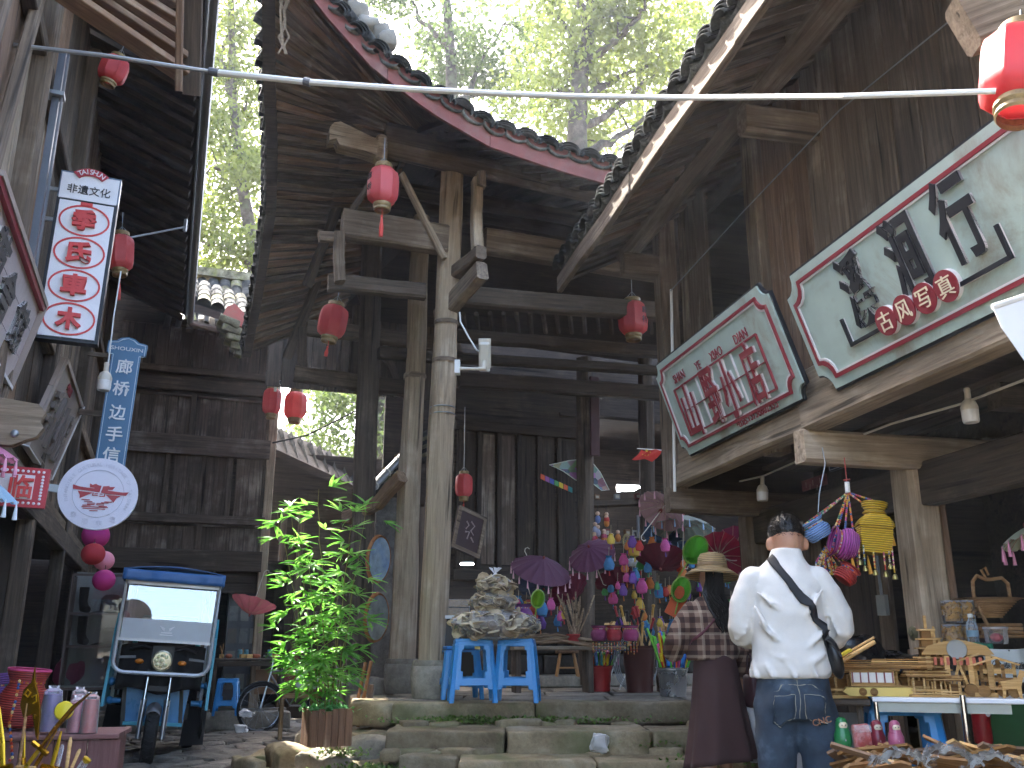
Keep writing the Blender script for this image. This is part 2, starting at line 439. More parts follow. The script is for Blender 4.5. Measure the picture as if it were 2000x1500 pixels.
def pave(parent, name, x0, x1, y0, y1, z, cell, seed, mat, test=None, squash=1.0, hgt=.05, limit=300):
    rnd = random.Random(seed+1); rest = MB(); n = 0
    for (cx, cy), poly in vor(x0, x1, y0, y1, cell, seed, squash=squash):
        if test and not test(cx, cy): continue
        b = MB(); h = rnd.uniform(.35, 1)*hgt; k = len(poly); tx, ty = rnd.uniform(-.06, .06), rnd.uniform(-.06, .06)
        def loop(f, zz): return [((px-cx)*f, (py-cy)*f, zz+(((px-cx)*tx+(py-cy)*ty) if zz > 0 else 0)) for px, py in poly]
        vs = loop(.95, -.04)+loop(.93, h*.55)+loop(.84, h*.95)+loop(.45, h*1.05)+[(0, 0, h*1.08)]
        fs = [(l*k+i, l*k+(i+1) % k, (l+1)*k+(i+1) % k, (l+1)*k+i) for l in range(3) for i in range(k)]+[(3*k+i, 3*k+(i+1) % k, 4*k) for i in range(k)]
        b.add(vs, fs)
        if n < limit: b.ob(name, mat, parent, T((cx, cy, z)), smooth=True)
        else: rest.add(vs, fs, T((cx, cy, z)))
        n += 1
    if rest.v: tag(rest.ob(name+'_bed', mat, parent, smooth=True), kind='stuff')
street = MB().add([(-5, 3, 0), (4, 3, 0), (2, 18, 0), (-6.5, 18, 0)], [(0, 1, 2, 3)]).ob('street', EARTH)
tag(street, kind='structure'); street.location = (0, 0, -.012)
pave(street, 'cobblestone', -5.2, -.9, 8.6, 15.2, 0, .36, 3, COBB, squash=.8, hgt=.05,
     test=lambda x, y: abs(x/y+.3) < .36 and not (x > -1.45-.12*(y-9.3) and y < 11.5))
# platform and steps (world axes, slightly turned)
ZP = .66
plat = thing('stone_platform', 'raised stone platform with worn steps under the covered entrance', 'platform', (1.5, 9, 0))
INV[plat.name] = T((-1.5, -9, 0))
core = MB()
core.prism([(-1.2, 8.42), (3.9, 8.52), (5.2, 13.2), (-2.55, 13.2), (-1.5, 9.6)], -ZP+.03, .0, Matrix(((1, 0, 0, 0), (0, 0, 1, 0), (0, -1, 0, 0), (0, 0, 0, 1))))
core.ob('platform_core', STONE, plat)
# slabs of the platform edge
xs = [-1.02, .2, 1.62, 2.6, 3.7]
for i in range(4):
    w = xs[i+1]-xs[i]-.012; y = 8.3+.045*i
    rock('edge_slab', (w, .42, .17), STONE_W, plat, T((xs[i]+w/2, y+.12, ZP-.085))@RZ(2.2), seed=i, amp=.012, sub=6, rnd=.28, fr=3)
rock('edge_slab', (.42, .62, .2), STONE_W, plat, T((-1.1, 8.56, ZP-.1))@RZ(-28), seed=9, amp=.014, sub=5, rnd=.45, fr=3)
rock('edge_slab', (.36, 1.0, .2), STONE_W, plat, T((-1.36, 9.3, ZP-.1))@RZ(12), seed=19, amp=.014, sub=5, rnd=.3, fr=3)
# floor flags
for i in range(7):
    for j in range(3):
        rock('floor_flag', (.62+.02*(i % 2), .78, .06), STONE, plat, T((-.78+.66*i+.12*j-.0, 8.95+.8*j, ZP-.022))@RZ(random.uniform(-1, 1)), seed=40+i*3+j, amp=.006, sub=3, rnd=.3)
# risers under the edge
for i, (x, w, y, z, h, d) in enumerate([(-.5, .9, 7.72, .5, .19, .66), (.5, 1.08, 7.68, .505, .2, .64), (1.62, 1.12, 7.7, .5, .19, .64), (2.72, 1.06, 7.78, .495, .19, .64), (3.5, .5, 7.85, .5, .2, .6)]):
    rock('step_stone', (w, d, h), STONE_W, plat, T((x, y, z-h/2))@RZ(random.uniform(-1, 2)), seed=60+i, amp=.012, sub=8, rnd=.16, fr=5)
for i, (x, w, y, z, h, d) in enumerate([(-.6, .42, 7.28, .355, .18, .34), (.1, .96, 7.18, .35, .2, .52), (1.12, 1.04, 7.16, .34, .2, .52), (2.2, 1.08, 7.24, .345, .2, .52)]):
    rock('step_stone', (w, d, h), STONE_W, plat, T((x, y, z-h/2))@RZ(random.uniform(-2, 2)), seed=80+i, amp=.014, sub=8, rnd=.17, fr=5)
for i, (x, w, y) in enumerate([(-.35, .7, 6.6), (.42, .76, 6.55), (1.2, .74, 6.55), (1.96, .72, 6.6), (2.7, .7, 6.65)]):
    rock('step_stone', (w, .6, .2), STONE_W, plat, T((x, y, .2-.1))@RZ(random.uniform(-3, 3)), seed=90+i, amp=.016, sub=6, rnd=.25, fr=4)
rnd = random.Random(5)
for i in range(22):   # small packing stones between treads
    x = rnd.uniform(-.9, 2.4); k = i % 2
    rock('packing_stone', (rnd.uniform(.12, .3), rnd.uniform(.12, .2), .09), STONE_W, plat, T((x, (7.36, 7.98)[k]+rnd.uniform(-.05, .04), (.33, .49)[k]+rnd.uniform(-.01, .015)))@RZ(rnd.uniform(0, 180)), seed=100+i, amp=.02, sub=2, rnd=.5, fr=4)
# rubble bank left of the steps, under the planter
bank = [(-1.02, 7.95, .38, .5, .46, .42), (-1.3, 8.3, .42, .5, .5, .5), (-1.0, 7.55, .25, .42, .4, .34), (-1.42, 7.9, .28, .46, .5, .38), (-1.72, 8.25, .3, .5, .5, .4), (-1.2, 7.25, .12, .5, .44, .3), (-.85, 7.15, .1, .34, .4, .3), (-1.6, 7.4, .12, .5, .44, .28),
        (-1.95, 7.95, .15, .46, .4, .34), (-1.62, 8.75, .4, .5, .5, .4), (-2.05, 8.6, .22, .4, .4, .36), (-.95, 6.85, .02, .5, .4, .3), (-1.42, 6.95, .0, .5, .42, .3), (-1.95, 7.5, .0, .42, .42, .3), (-.4, 6.95, .06, .5, .34, .28), (-2.2, 7.75, -.02, .34, .5, .3)]
for i, (x, y, z, a, b_, c_) in enumerate(bank):
    rock('rubble_stone', (a*1.15, b_*1.1, c_), STONE_W if i % 3 else STONE, plat, T((x, y, z-c_/2+.02))@RZ(i*37 % 50-25)@RX(i*13 % 9-4), seed=130+i, amp=.05, sub=7, rnd=.3, fr=4.5)
rock('rubble_stone', (.1, .55, .4), STONE_W, plat, T((-2.02, 7.55, .1))@RZ(35), seed=160, amp=.04, sub=5, rnd=.6, fr=4)
# low weeds at the foot of the steps
def weeds(name, label, spots, seed, mat, leaf=.035):
    rnd = random.Random(seed); b = MB()
    for (x, y, z, sx, sy, n) in spots:
        for _ in range(n):
            px, py = x+rnd.gauss(0, sx), y+rnd.gauss(0, sy); a = rnd.uniform(0, 6.28); l = leaf*rnd.uniform(.6, 1.4); t = rnd.uniform(.1, 1.0); h = rnd.uniform(0, .05)
            d = Vector((math.cos(a)*math.cos(t), math.sin(a)*math.cos(t), math.sin(t))); sd = Vector((-math.sin(a), math.cos(a), 0))*l*.32
            o = Vector((px, py, z+h))
            b.add([o, o+d*l*.5+sd, o+d*l, o+d*l*.5-sd], [(0, 1, 2, 3)])
    return tag(b.ob(name, mat), label, kind='stuff')
WEED = translucent('weed_leaf', '#3f5a22', '#6f8a3a', .35)
o = weeds('ground_weeds', 'small green weeds growing along the step joints and rubble', [(.1, 8.05, .5, .5, .03, 700), (-.45, 8.05, .5, .2, .04, 250), (-1.0, 7.25, .22, .2, .1, 500), (-1.3, 7.6, .3, .12, .12, 200), (1.2, 7.4, .38, .25, .04, 200), (1.5, 7.0, .3, .2, .08, 350), (1.75, 6.6, .25, .15, .1, 400), (-2.1, 7.3, .05, .12, .1, 160), (-.6, 6.95, .2, .3, .1, 240)], 11, WEED)
o['category'] = 'weeds'

# ================================================================== left house along the street (frame FS)
PL = -1.14
house = thing('timber_house', 'old weathered plank house with hanging shop signs at the left edge', 'house', (PL-1, 8, 0), FS)
# vertical boards of the upper wall
rnd = random.Random(21); y = 2.2
while y < 14.3:
    w = rnd.uniform(.19, .27)
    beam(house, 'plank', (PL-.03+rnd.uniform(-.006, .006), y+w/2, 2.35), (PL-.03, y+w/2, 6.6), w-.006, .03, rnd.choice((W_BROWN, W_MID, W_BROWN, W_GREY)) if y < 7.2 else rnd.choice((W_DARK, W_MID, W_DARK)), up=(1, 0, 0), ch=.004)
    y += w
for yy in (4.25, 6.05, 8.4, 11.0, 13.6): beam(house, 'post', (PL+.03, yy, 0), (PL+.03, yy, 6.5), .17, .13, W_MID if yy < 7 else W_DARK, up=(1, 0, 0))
for zz, m in ((2.35, W_MID), (3.55, W_MID), (4.9, W_DARK)): beam(house, 'rail', (PL+.025, 2.0, zz), (PL+.025, 14.3, zz), .1, .12, m, up=(0, 0, 1))
for (y0, z0, y1, z1) in ((4.35, 3.0, 5.0, 5.2), (5.15, 3.6, 5.7, 5.4), (6.2, 2.4, 7.0, 3.5), (8.5, 2.4, 9.3, 3.5)):
    beam(house, 'brace', (PL+.05, y0, z0), (PL+.05, y1, z1), .1, .06, W_MID, up=(1, 0, 0))
# broken plank end reaching into the picture low left
bpl = MB(); pr = [(0, 0), (.46, .0), (.52, .03), (.57, .05), (.6, .1), (.58, .13), (.6, .18), (.56, .22), (.42, .235), (.2, .25), (0, .26)]
q0 = FS.S(-178, 856, 5.2)
bpl.prism([(x*.98, z*1.02) for x, z in pr], 0, .07); bpl.ob('beam_end', W_GREY, house, T(q0))
bolt = MB(); bolt.lathe([(0.001, 0), (.018, 0), (.02, .006), (.012, .014), (.001, .016)], 10, RX(90)); bolt.ob('bolt', METAL, house, T(q0+Vector((.46, -.001, .06))))
# roof: rafters under the eave and dark boarding
GA = FS.Z(411, 2, 6.5); GB = FS.S(367, 628, 13.4)
def gut(t): return GA+(GB-GA)*t
g0, g1 = gut(-.35), gut(1.0)
e_in = Vector((PL-2.2, 0, 0))
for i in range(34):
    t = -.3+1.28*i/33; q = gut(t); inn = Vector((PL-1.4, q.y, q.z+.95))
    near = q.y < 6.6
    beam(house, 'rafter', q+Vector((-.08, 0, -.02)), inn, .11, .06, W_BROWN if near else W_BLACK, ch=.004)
dk = MB(); a, b_ = g0+Vector((-.03, 0, .07)), g1+Vector((-.03, 0, .07))
dk.add([a, b_, b_+Vector((-2.6, 0, 1.7)), a+Vector((-2.6, 0, 1.7)), a+Vector((0, 0, .1)), b_+Vector((0, 0, .1)), b_+Vector((-2.6, 0, 1.8)), a+Vector((-2.6, 0, 1.8))],
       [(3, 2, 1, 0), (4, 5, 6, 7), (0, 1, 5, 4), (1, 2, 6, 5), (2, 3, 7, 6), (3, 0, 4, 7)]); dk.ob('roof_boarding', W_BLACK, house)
# big brown soffit boards at the top left
for i in range(6):
    a = FS.S(52+i*36, -30-i*3, 5.4); b_ = FS.S(352-4*i, 168-i*34, 6.2)
    beam(house, 'soffit_board', a+Vector((0, 0, .1)), b_+Vector((0, 0, .1)), .16, .05, W_BROWN, ch=.006)
a = FS.S(352, -40, 5.75); b_ = FS.S(349, 178, 6.1); beam(house, 'soffit_batten', a, b_, .05, .04, W_BROWN)
beam(house, 'soffit_plate', FS.S(378, -40, 5.9), FS.S(374, 186, 6.35), .13, .03, W_DARK)
tl = MB()   # tiles over the left roof
for i in range(40):
    q = gut(-.32+1.3*i/39); tl.lathe([(.1, 0), (.1, 2.6)], 6, T(q+Vector((.02, 0, .18)))@RY(-57), a0=0, a1=180)
tag(tl.ob('tile_rows', TILE, house), kind='stuff')
gt = MB()
gt.tube([g0+Vector((.03, 0, 0)), g1+Vector((.03, 0, 0))], .045, 8); gt.tube([g0+Vector((-.03, 0, .045)), g1+Vector((-.03, 0, .045))], .014, 6)
gt.ob('gutter', plain('gutter_metal', '#8d8f8f', .5, .6, var=.3), house, smooth=True)
# rear return of the gutter along the back house eave
gt2 = MB(); gb2 = FS.S(505, 664, 13.5); gt2.tube([g1+Vector((.03, 0, -.02)), gb2], .05, 8); gt2.ob('eave_board', W_DARK, house)
# downpipe with its bracket
dp0, dp1 = FS.P(119, 126, PL+.1), FS.P(62, 500, PL+.1)
dpi = MB(); pts = [(-.04, -.03), (.04, -.03), (.04, .03), (-.04, .03)]
dpi.box(((dp0.x+dp1.x)/2, (dp0.y+dp1.y)/2, (dp0.z+dp1.z)/2-.1), (.045, .05, dp0.z-dp1.z+.4))
for k in (-.022, 0, .022): dpi.box((dp0.x+.04, dp0.y+k, (dp0.z+dp1.z)/2-.1), (.012, .008, dp0.z-dp1.z+.4))
dpi.ob('downpipe', plain('pipe_dark', '#74777c', .4, .6, var=.3), house)
cl = MB(); cl.box((dp0.x, dp0.y, dp0.z-.25), (.11, .1, .03)); cl.ob('pipe_clamp', METAL, house)
# dark open ground floor: back panel, floor beam, posts
beam(house, 'lintel', (PL+.02, 2.0, 2.2), (PL+.02, 14.3, 2.2), .16, .2, W_DARK)
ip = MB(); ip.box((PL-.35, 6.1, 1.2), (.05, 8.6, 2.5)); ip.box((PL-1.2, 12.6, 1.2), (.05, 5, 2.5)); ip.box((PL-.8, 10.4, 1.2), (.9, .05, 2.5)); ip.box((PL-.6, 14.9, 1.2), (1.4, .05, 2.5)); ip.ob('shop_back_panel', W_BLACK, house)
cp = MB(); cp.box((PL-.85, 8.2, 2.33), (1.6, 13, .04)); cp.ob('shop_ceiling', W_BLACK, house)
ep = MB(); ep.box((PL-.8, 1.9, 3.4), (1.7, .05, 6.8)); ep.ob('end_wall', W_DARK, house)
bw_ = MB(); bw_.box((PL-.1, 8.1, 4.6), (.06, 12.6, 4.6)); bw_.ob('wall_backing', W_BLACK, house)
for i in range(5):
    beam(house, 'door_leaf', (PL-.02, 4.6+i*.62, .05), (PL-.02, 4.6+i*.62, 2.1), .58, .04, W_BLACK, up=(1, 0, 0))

# ================================================================== back house closing the lane (frame FS, y = 14.6)
SB = 14.6
back = thing('panelled_house', 'dark wood panelled house front facing the lane behind the blue tricycle', 'house', (.2, SB+1, 0), FS)
xL, xR = -1.0, 1.32
zs = lambda v: FS.S(380, v, SB).z
MP = [W_MID, W_DARK]
W_PAN = wood('panel_wood', '#3a302a', '#63564b', '#8a7f74', wornamt=.6)
# horizontal beams, by their picture heights
for v, h, m in ((1095, .3, W_DARK), (1015, .13, W_PAN), (872, .3, W_PAN), (755, .2, W_DARK), (728, .1, W_DARK)):
    beam(back, 'beam', (xL, SB-.07, zs(v)), (xR, SB-.07, zs(v)), .12, h, m, up=(0, 0, 1))
# infill panels made of boards, framed
def boards(parent, x0, x1, z0, z1, yy, mat, n=None, th=.025, seed=1, name='board'):
    r = random.Random(seed); n = n or max(2, int((x1-x0)/.17)); w = (x1-x0)/n
    for i in range(n):
        beam(parent, name, (x0+w*(i+.5), yy+r.uniform(-.004, .004), z0), (x0+w*(i+.5), yy, z1), w-.006, th, mat, up=(0, 1, 0), ch=.003)
rows = [(1085, 1025, [(-1, .35), (.4, 1.25)], 5), (1005, 888, [(-1, -.18), (-.05, .72), (.85, 1.25)], 6), (858, 775, [(-1, .1), (.2, 1.25)], 7), (722, 640, [(-1, 1.25)], 8)]
for v0, v1, cols, sd in rows:
    for k, (x0, x1) in enumerate(cols):
        boards(back, x0, x1, zs(v0), zs(v1), SB-.01, W_PAN, seed=sd*10+k)
        beam(back, 'stile', (x1+.035, SB-.05, zs(v0)-.02), (x1+.035, SB-.05, zs(v1)+.02), .085, .06, W_DARK, up=(0, 1, 0))
        beam(back, 'ledge', (x0, SB-.055, zs(v1)-.01), (x1, SB-.055, zs(v1)-.01), .05, .035, W_PAN, up=(0, 0, 1))
beam(back, 'corner_post', (xR+.03, SB-.04, .2), (xR+.03, SB-.04, 5.2), .13, .13, W_GREY, up=(0, 1, 0))
beam(back, 'corner_post', (xL, SB-.04, .2), (xL, SB-.04, 5.2), .13, .13, W_DARK, up=(0, 1, 0))
wl = MB(); wl.box((.15, SB+.06, 4.0), (2.4, .06, 4.2)); wl.box((-1.3, SB+.2, 6.0), (2.2, .06, 4.5)); wl.ob('backing', W_BLACK, back)
# upper roof underside above the panels: dark eave
ev = MB(); ev.add([FS.S(232, 560, 13.4), gb2+Vector((.35, 0, .03)), gb2+Vector((.35, 1.6, .9)), FS.S(232, 560, 13.4)+Vector((0, 1.6, .9))], [(0, 1, 2, 3)])
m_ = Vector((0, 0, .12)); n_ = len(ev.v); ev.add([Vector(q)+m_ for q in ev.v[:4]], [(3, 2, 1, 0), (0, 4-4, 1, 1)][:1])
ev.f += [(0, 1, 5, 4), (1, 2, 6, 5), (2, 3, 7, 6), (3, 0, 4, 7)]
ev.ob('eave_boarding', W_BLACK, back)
e0, e1 = FS.S(232, 560, 13.4)+Vector((0, 0, .15)), gb2+Vector((.35, 0, .18)); ud = Vector((0, 1.6, .9))
for i in range(13):
    for j in range(4):
        p0 = e0.lerp(e1, i/12)+ud*(j/4); tt = MB(); tt.lathe([(.105, 0), (.09, ud.length*.28)], 8, basis(Vector((1, 0, 0)), ud.normalized().cross(Vector((1, 0, 0))), ud.normalized()), a0=180, a1=360); tt.ob('eave_tile', MOSS if (i*5+j) % 6 == 0 else TILE, back, T(p0))
bd_ = MB(); bd_.add([e0-Vector((0, 0, .02)), e1-Vector((0, 0, .02)), e1+ud-Vector((0, 0, .02)), e0+ud-Vector((0, 0, .02))], [(0, 1, 2, 3)]); bd_.ob('tile_bed', TILE, back)
for i in range(11):
    q = gb2+Vector((.3-.16*i, -.02, .02)); beam(back, 'rafter', q, q+Vector((0, 1.4, .72)), .09, .05, W_BLACK)
# ground floor: dark room behind
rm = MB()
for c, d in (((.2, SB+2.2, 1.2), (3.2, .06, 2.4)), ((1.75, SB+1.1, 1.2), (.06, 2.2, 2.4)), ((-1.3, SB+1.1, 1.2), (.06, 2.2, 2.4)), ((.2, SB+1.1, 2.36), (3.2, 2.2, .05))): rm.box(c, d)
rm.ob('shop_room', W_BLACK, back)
rm = MB(); rm.box((.2, SB+.9, .14), (3.2, 2.4, .28)); rm.ob('shop_floor', STONE, back)
for i in range(5): rock('kerb_stone', (.62, .3, .24), STONE, back, T((-1.0+.63*i, SB-.5, .14)), seed=170+i, amp=.015, sub=4, rnd=.3)
for i in range(2):
    beam(back, 'post', (-.95+1.55*i, SB-.02, .2), (-.95+1.55*i, SB-.02, 2.3), .14, .12, W_DARK, up=(0, 1, 0))
# mossy roof corner with a red board that pokes out above the eave
mc = MB()
c0 = FS.S(478, 700, 12.9)
moss = [((-.26, .0, .45), (.3, .5, .12), 10), ((-.22, .0, .34), (.28, .46, .11), 6), ((-.18, .0, .24), (.22, .4, .1), 3), ((-.13, 0, .14), (.16, .3, .1), 0), ((-.1, 0, .05), (.1, .2, .09), 4)]
for i, (c, d, a) in enumerate(moss):
    rock('mossy_tile', d, MOSS, back, T(c0+Vector(c))@RY(a+8), seed=190+i, amp=.02, sub=3, rnd=.5, fr=8)
rd = MB(); rd.prism([(-.36, .5), (-.02, .44), (.0, .6), (-.2, .78), (-.3, .72), (-.34, .62)], -.05, .03); rd.ob('painted_board', RED_P, back, T(c0))
# tiled ridge seen over the gutter
rb = MB(); q = FS.S(440, 540, 17.2); rb.box((0, 0, 0), (1.6, .3, .16)); rb.ob('ridge_beam', MOSS, back, T(q))
rf_ = MB(); a, b_ = FS.S(372, 640, 15.9), FS.S(505, 640, 15.9); c_, d_ = FS.S(505, 555, 17.2), FS.S(372, 555, 17.2)
rf_.add([a, b_, c_, d_, a-Vector((0, 0, .1)), b_-Vector((0, 0, .1)), c_-Vector((0, 0, .1)), d_-Vector((0, 0, .1))], [(0, 1, 2, 3), (7, 6, 5, 4), (0, 4, 5, 1), (1, 5, 6, 2), (2, 6, 7, 3), (3, 7, 4, 0)]); rf_.ob('roof_deck', TILE, back)
for i in range(7):
    for j in range(5):
        p0 = a.lerp(b_, i/6).lerp(d_.lerp(c_, i/6), j/5); p1 = a.lerp(b_, i/6).lerp(d_.lerp(c_, i/6), (j+1.15)/5)
        tt = MB(); tt.lathe([(.125, 0), (.105, (p1-p0).length)], 8, basis(Vector((1, 0, 0)), (p1-p0).normalized().cross(Vector((1, 0, 0))), (p1-p0).normalized()), a0=180, a1=360); tt.ob('ridge_tile', MOSS if (i*3+j) % 4 == 0 else TILE, back, T(p0+Vector((0, 0, .02))))
# ================================================================== entrance pavilion of the covered bridge (frame FS)
S0 = 8.25
pav = thing('covered_bridge_pavilion', 'old timber entrance pavilion with upturned tiled roof and red eave board', 'pavilion', (3.5, 10, ZP), FS)
b1 = FS.Z(842, 1366, ZP); b2 = FS.Z(783, 1354, ZP); b3 = FS.P(705, 1180, 2.0); b3.z = ZP
def pillar_base(q, r, h=.34):
    b = MB(); b.lathe([(r*.86, 0), (r*.98, .02), (r*1.04, h*.3), (r*1.1, h*.6), (r*1.04, h*.84), (r*1.0, h*.86), (r*1.02, h*.9), (r*.96, h), (.001, h)], 22)
    return b.ob('pillar_base', STONE, pav, T(q), smooth=True)
tops = []
t1 = FS.S(884, 325, S0); log(pav, 'pillar', b1+Vector((0, 0, .33)), t1, .128, .105, W_POST, n=22); pillar_base(b1, .178)
t2 = FS.S(822, 470, b2.y+.0); log(pav, 'pillar', b2+Vector((0, 0, .33)), t2+Vector((0, 0, .3)), .135, .1, W_POST, n=22); pillar_base(b2, .17)
t3 = FS.S(722, 600, b3.y); log(pav, 'pillar', b3, t3+Vector((0, 0, .9)), .13, .12, W_DARK, n=20)
# iron straps on the front pillar
for v, m in ((520, W_MID), (606, W_MID), (712, METAL), (727, METAL)):
    q = FS.S(0, v, S0); tz = (q.z-b1.z)/(t1.z-b1.z); c = b1.lerp(t1, tz)
    st = MB(); st.lathe([(.121, -.022 if m is W_MID else -.007), (.125, 0), (.121, .022 if m is W_MID else .007)], 20); st.ob('strap', m, pav, T(c), smooth=True)
q = FS.S(0, 655, b2.y); c = b2.lerp(t2, (q.z-b2.z)/(t2.z-b2.z)); st = MB(); st.lathe([(.126, -.03), (.132, 0), (.126, .03)], 18); st.ob('strap', W_MID, pav, T(c), smooth=True)
def fb(name, u0, v0, u1, v1, w, h, mat, s=S0, s1=None, up=(0, 0, 1), seg=6, wob=.006, ch=.02):
    return beam(pav, name, FS.S(u0, v0, s), FS.S(u1, v1, s if s1 is None else s1), w, h, mat, up=up, seg=seg, wob=wob, ch=ch)
# top log with carved nose, plate above it
log(pav, 'top_log', FS.S(735, 283, S0-.08), FS.S(1240, 395, S0-.08), .11, .115, W_MID, n=18)
nose = MB(); nose.prism([(0, .02), (.0, .16), (.04, .22), (.1, .24), (.44, .13), (.5, .1), (.5, -.06), (.36, -.03), (.1, -.01), (.07, .05)], -.09, .09)
nose.ob('carved_beam_nose', W_GREY, pav, T(FS.S(640, 285, S0-.1)))
rock('beam_nose_scroll', (.13, .17, .3), W_GREY, pav, T(FS.S(744, 292, S0-.12)), seed=3, amp=.01, sub=4, rnd=.9)
fb('top_plate', 752, 262, 1250, 358, .12, .34, W_DARK, S0+.02)
fb('mid_beam', 668, 438, 872, 470, .16, .3, W_MID)
fb('mid_beam', 945, 472, 1300, 530, .16, .26, W_MID)
fb('low_beam', 640, 551, 830, 571, .13, .16, W_DARK, S0+.25)
fb('low_beam', 892, 578, 1420, 620, .14, .2, W_DARK, S0+.1)
fb('hanging_post', 661, 455, 663, 552, .1, .13, W_MID, S0-.03, up=(0, 1, 0), seg=2)
fb('stub_beam', 622, 462, 660, 464, .1, .1, W_MID, S0, seg=1)
fb('brace', 784, 340, 868, 505, .06, .085, W_GREY, S0-.12, up=(0, 1, 0), seg=2)
fb('brace', 740, 330, 680, 420, .06, .1, W_DARK, S0+.15, up=(0, 1, 0), seg=2)
fb('short_post', 931, 352, 932, 486, .1, .13, W_GREY, S0-.3, up=(0, 1, 0), seg=4)
fb('short_post_head', 940, 338, 938, 366, .09, .11, W_GREY, S0-.36, up=(0, 1, 0), seg=1)
fb('jutting_beam', 858, 622, 942, 528, .12, .2, W_MID, S0+.3, S0-.6, seg=4)
fb('jutting_cap', 880, 540, 940, 492, .11, .14, W_MID, S0+.1, S0-.55, seg=3)
# left side frames behind the first pillar
for (u0, v0, u1, v1, w, h, m, s) in ((600, 640, 840, 668, .12, .18, W_DARK, 10.3), (575, 730, 815, 762, .12, .2, W_DARK, 11.2), (640, 640, 712, 650, .1, .14, W_DARK, 10.6), (590, 735, 590, 640, .1, .12, W_DARK, 11.2), (690, 760, 700, 600, .14, .14, W_DARK, 11.4)):
    fb('side_beam', u0, v0, u1, v1, w, h, m, s)
for u0, v0, u1, v1, s in ((690, 330, 600, 560, 9.6), (640, 500, 560, 700, 11.2), (700, 560, 780, 760, 11.4)):
    log(pav, 'side_pole', FS.S(u0, v0, s), FS.S(u1, v1, s+.5), .06, .06, W_DARK, n=10)
# dark far wall that closes the view under the roof
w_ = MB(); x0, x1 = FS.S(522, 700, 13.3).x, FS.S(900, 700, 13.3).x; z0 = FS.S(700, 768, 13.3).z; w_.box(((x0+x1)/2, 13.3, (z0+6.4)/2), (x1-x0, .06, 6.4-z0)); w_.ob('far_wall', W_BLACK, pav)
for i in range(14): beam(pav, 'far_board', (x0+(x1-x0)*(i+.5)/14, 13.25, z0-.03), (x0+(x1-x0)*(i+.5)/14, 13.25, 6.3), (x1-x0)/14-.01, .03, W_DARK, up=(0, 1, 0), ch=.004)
# ---- eaves
ef = [(-.1, 6.35, 7.5), (.28, 6.6, 7.02), (.75, 6.9, 6.48), (1.26, 6.95, 6.02), (1.8, 6.98, 5.72), (2.34, 7.0, 5.51), (3.0, 7.0, 5.4), (3.63, 7.0, 5.34), (5.0, 7.0, 5.3), (6.6, 7.0, 5.28)]
el = [(.0, 6.4, 7.4), (.28, 6.75, 6.98), (.36, 7.25, 6.65), (.46, 7.9, 6.3), (.6, 8.8, 6.08), (.71, 9.8, 5.9), (.74, 11.2, 5.42), (.74, 12.6, 5.0)]
def along(pts, t):
    d = [0]
    for a, b in zip(pts, pts[1:]): d.append(d[-1]+(Vector(b)-Vector(a)).length)
    x = t*d[-1]
    for i in range(len(pts)-1):
        if x <= d[i+1] or i == len(pts)-2:
            k = (x-d[i])/(d[i+1]-d[i]); return Vector(pts[i]).lerp(Vector(pts[i+1]), k)
HC = Vector((2.0, S0-.05, 6.25))
def inner_f(q): return Vector((max(2.0, q.x), S0, 6.25-.34*min(1, max(0, (q.x-2)/1.5))))
def inner_l(q): return Vector((2.0, max(S0, q.y), 6.25-.12*max(0, q.y-S0)))
NF, NL = 34, 30
def deck(pts, inner, n, lift, extra=0.0):
    b = MB(); v = []
    for i in range(n+1):
        e = along(pts, i/n); q = inner(e); v += [e+Vector((0, 0, lift)), e.lerp(q, .5)+Vector((0, 0, lift-.06)), q+Vector((0, 0, lift+.05))]
    b.v = [tuple(x) for x in v]
    for i in range(n):
        for k in range(2): b.f.append((3*i+k, 3*i+3+k, 3*i+4+k, 3*i+1+k))
    return b
for pts, inn, n in ((ef, inner_f, 40), (el, inner_l, 36)):
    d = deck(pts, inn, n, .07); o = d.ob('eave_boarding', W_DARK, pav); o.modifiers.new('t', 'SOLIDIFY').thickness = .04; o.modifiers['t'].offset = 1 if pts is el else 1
for i in range(NF):
    e = along(ef, (i+.35)/NF); q = inner_f(e)
    if q.x == 2.0: q = HC+Vector((.02*i, 0, .0))
    beam(pav, 'rafter', q, e+(e-q).normalized()*-.03, .085, .06, random.choice((W_DARK, W_MID, W_DARK)), ch=.006)
for i in range(44):
    e = along(el, .02+.97*i/43); q = inner_l(e)
    if q.y == S0: q = HC+Vector((0, .015*i, 0))
    beam(pav, 'rafter', q, e+(e-q).normalized()*-.02, .085, .06, random.choice((W_MID, W_DARK, W_MID, W_BROWN)), ch=.006)
log(pav, 'hip_rafter', HC+Vector((.3, .3, .1)), Vector(ef[0])+Vector((.1, .1, -.05)), .1, .085, W_MID, n=14)
# red fascia in lengths
brk = [0, .16, .3, .44, .66, 1.0]
for k in range(5):
    b = MB(); n = 6
    for i in range(n+1):
        t = brk[k]+(brk[k+1]-brk[k])*i/n-.0008*(i == n); e = along(ef, t)+Vector((0, -.015, 0))
        for dy, dz in ((-.015, -.08), (.015, -.08), (.015, .15), (-.015, .15)): b.v.append(tuple(e+Vector((0, dy, dz))))
    b.f = [(i*4+j, i*4+(j+1) % 4, i*4+4+(j+1) % 4, i*4+4+j) for i in range(n) for j in range(4)]+[(3, 2, 1, 0), (n*4, n*4+1, n*4+2, n*4+3)]
    b.ob('fascia_board', plain('red_fascia', '#84504a', .9, var=.35, scale=7, dirt='#7a675f') if k != 4 else plain('red_fascia_new', '#8d5650', .9, var=.2, scale=3), pav)
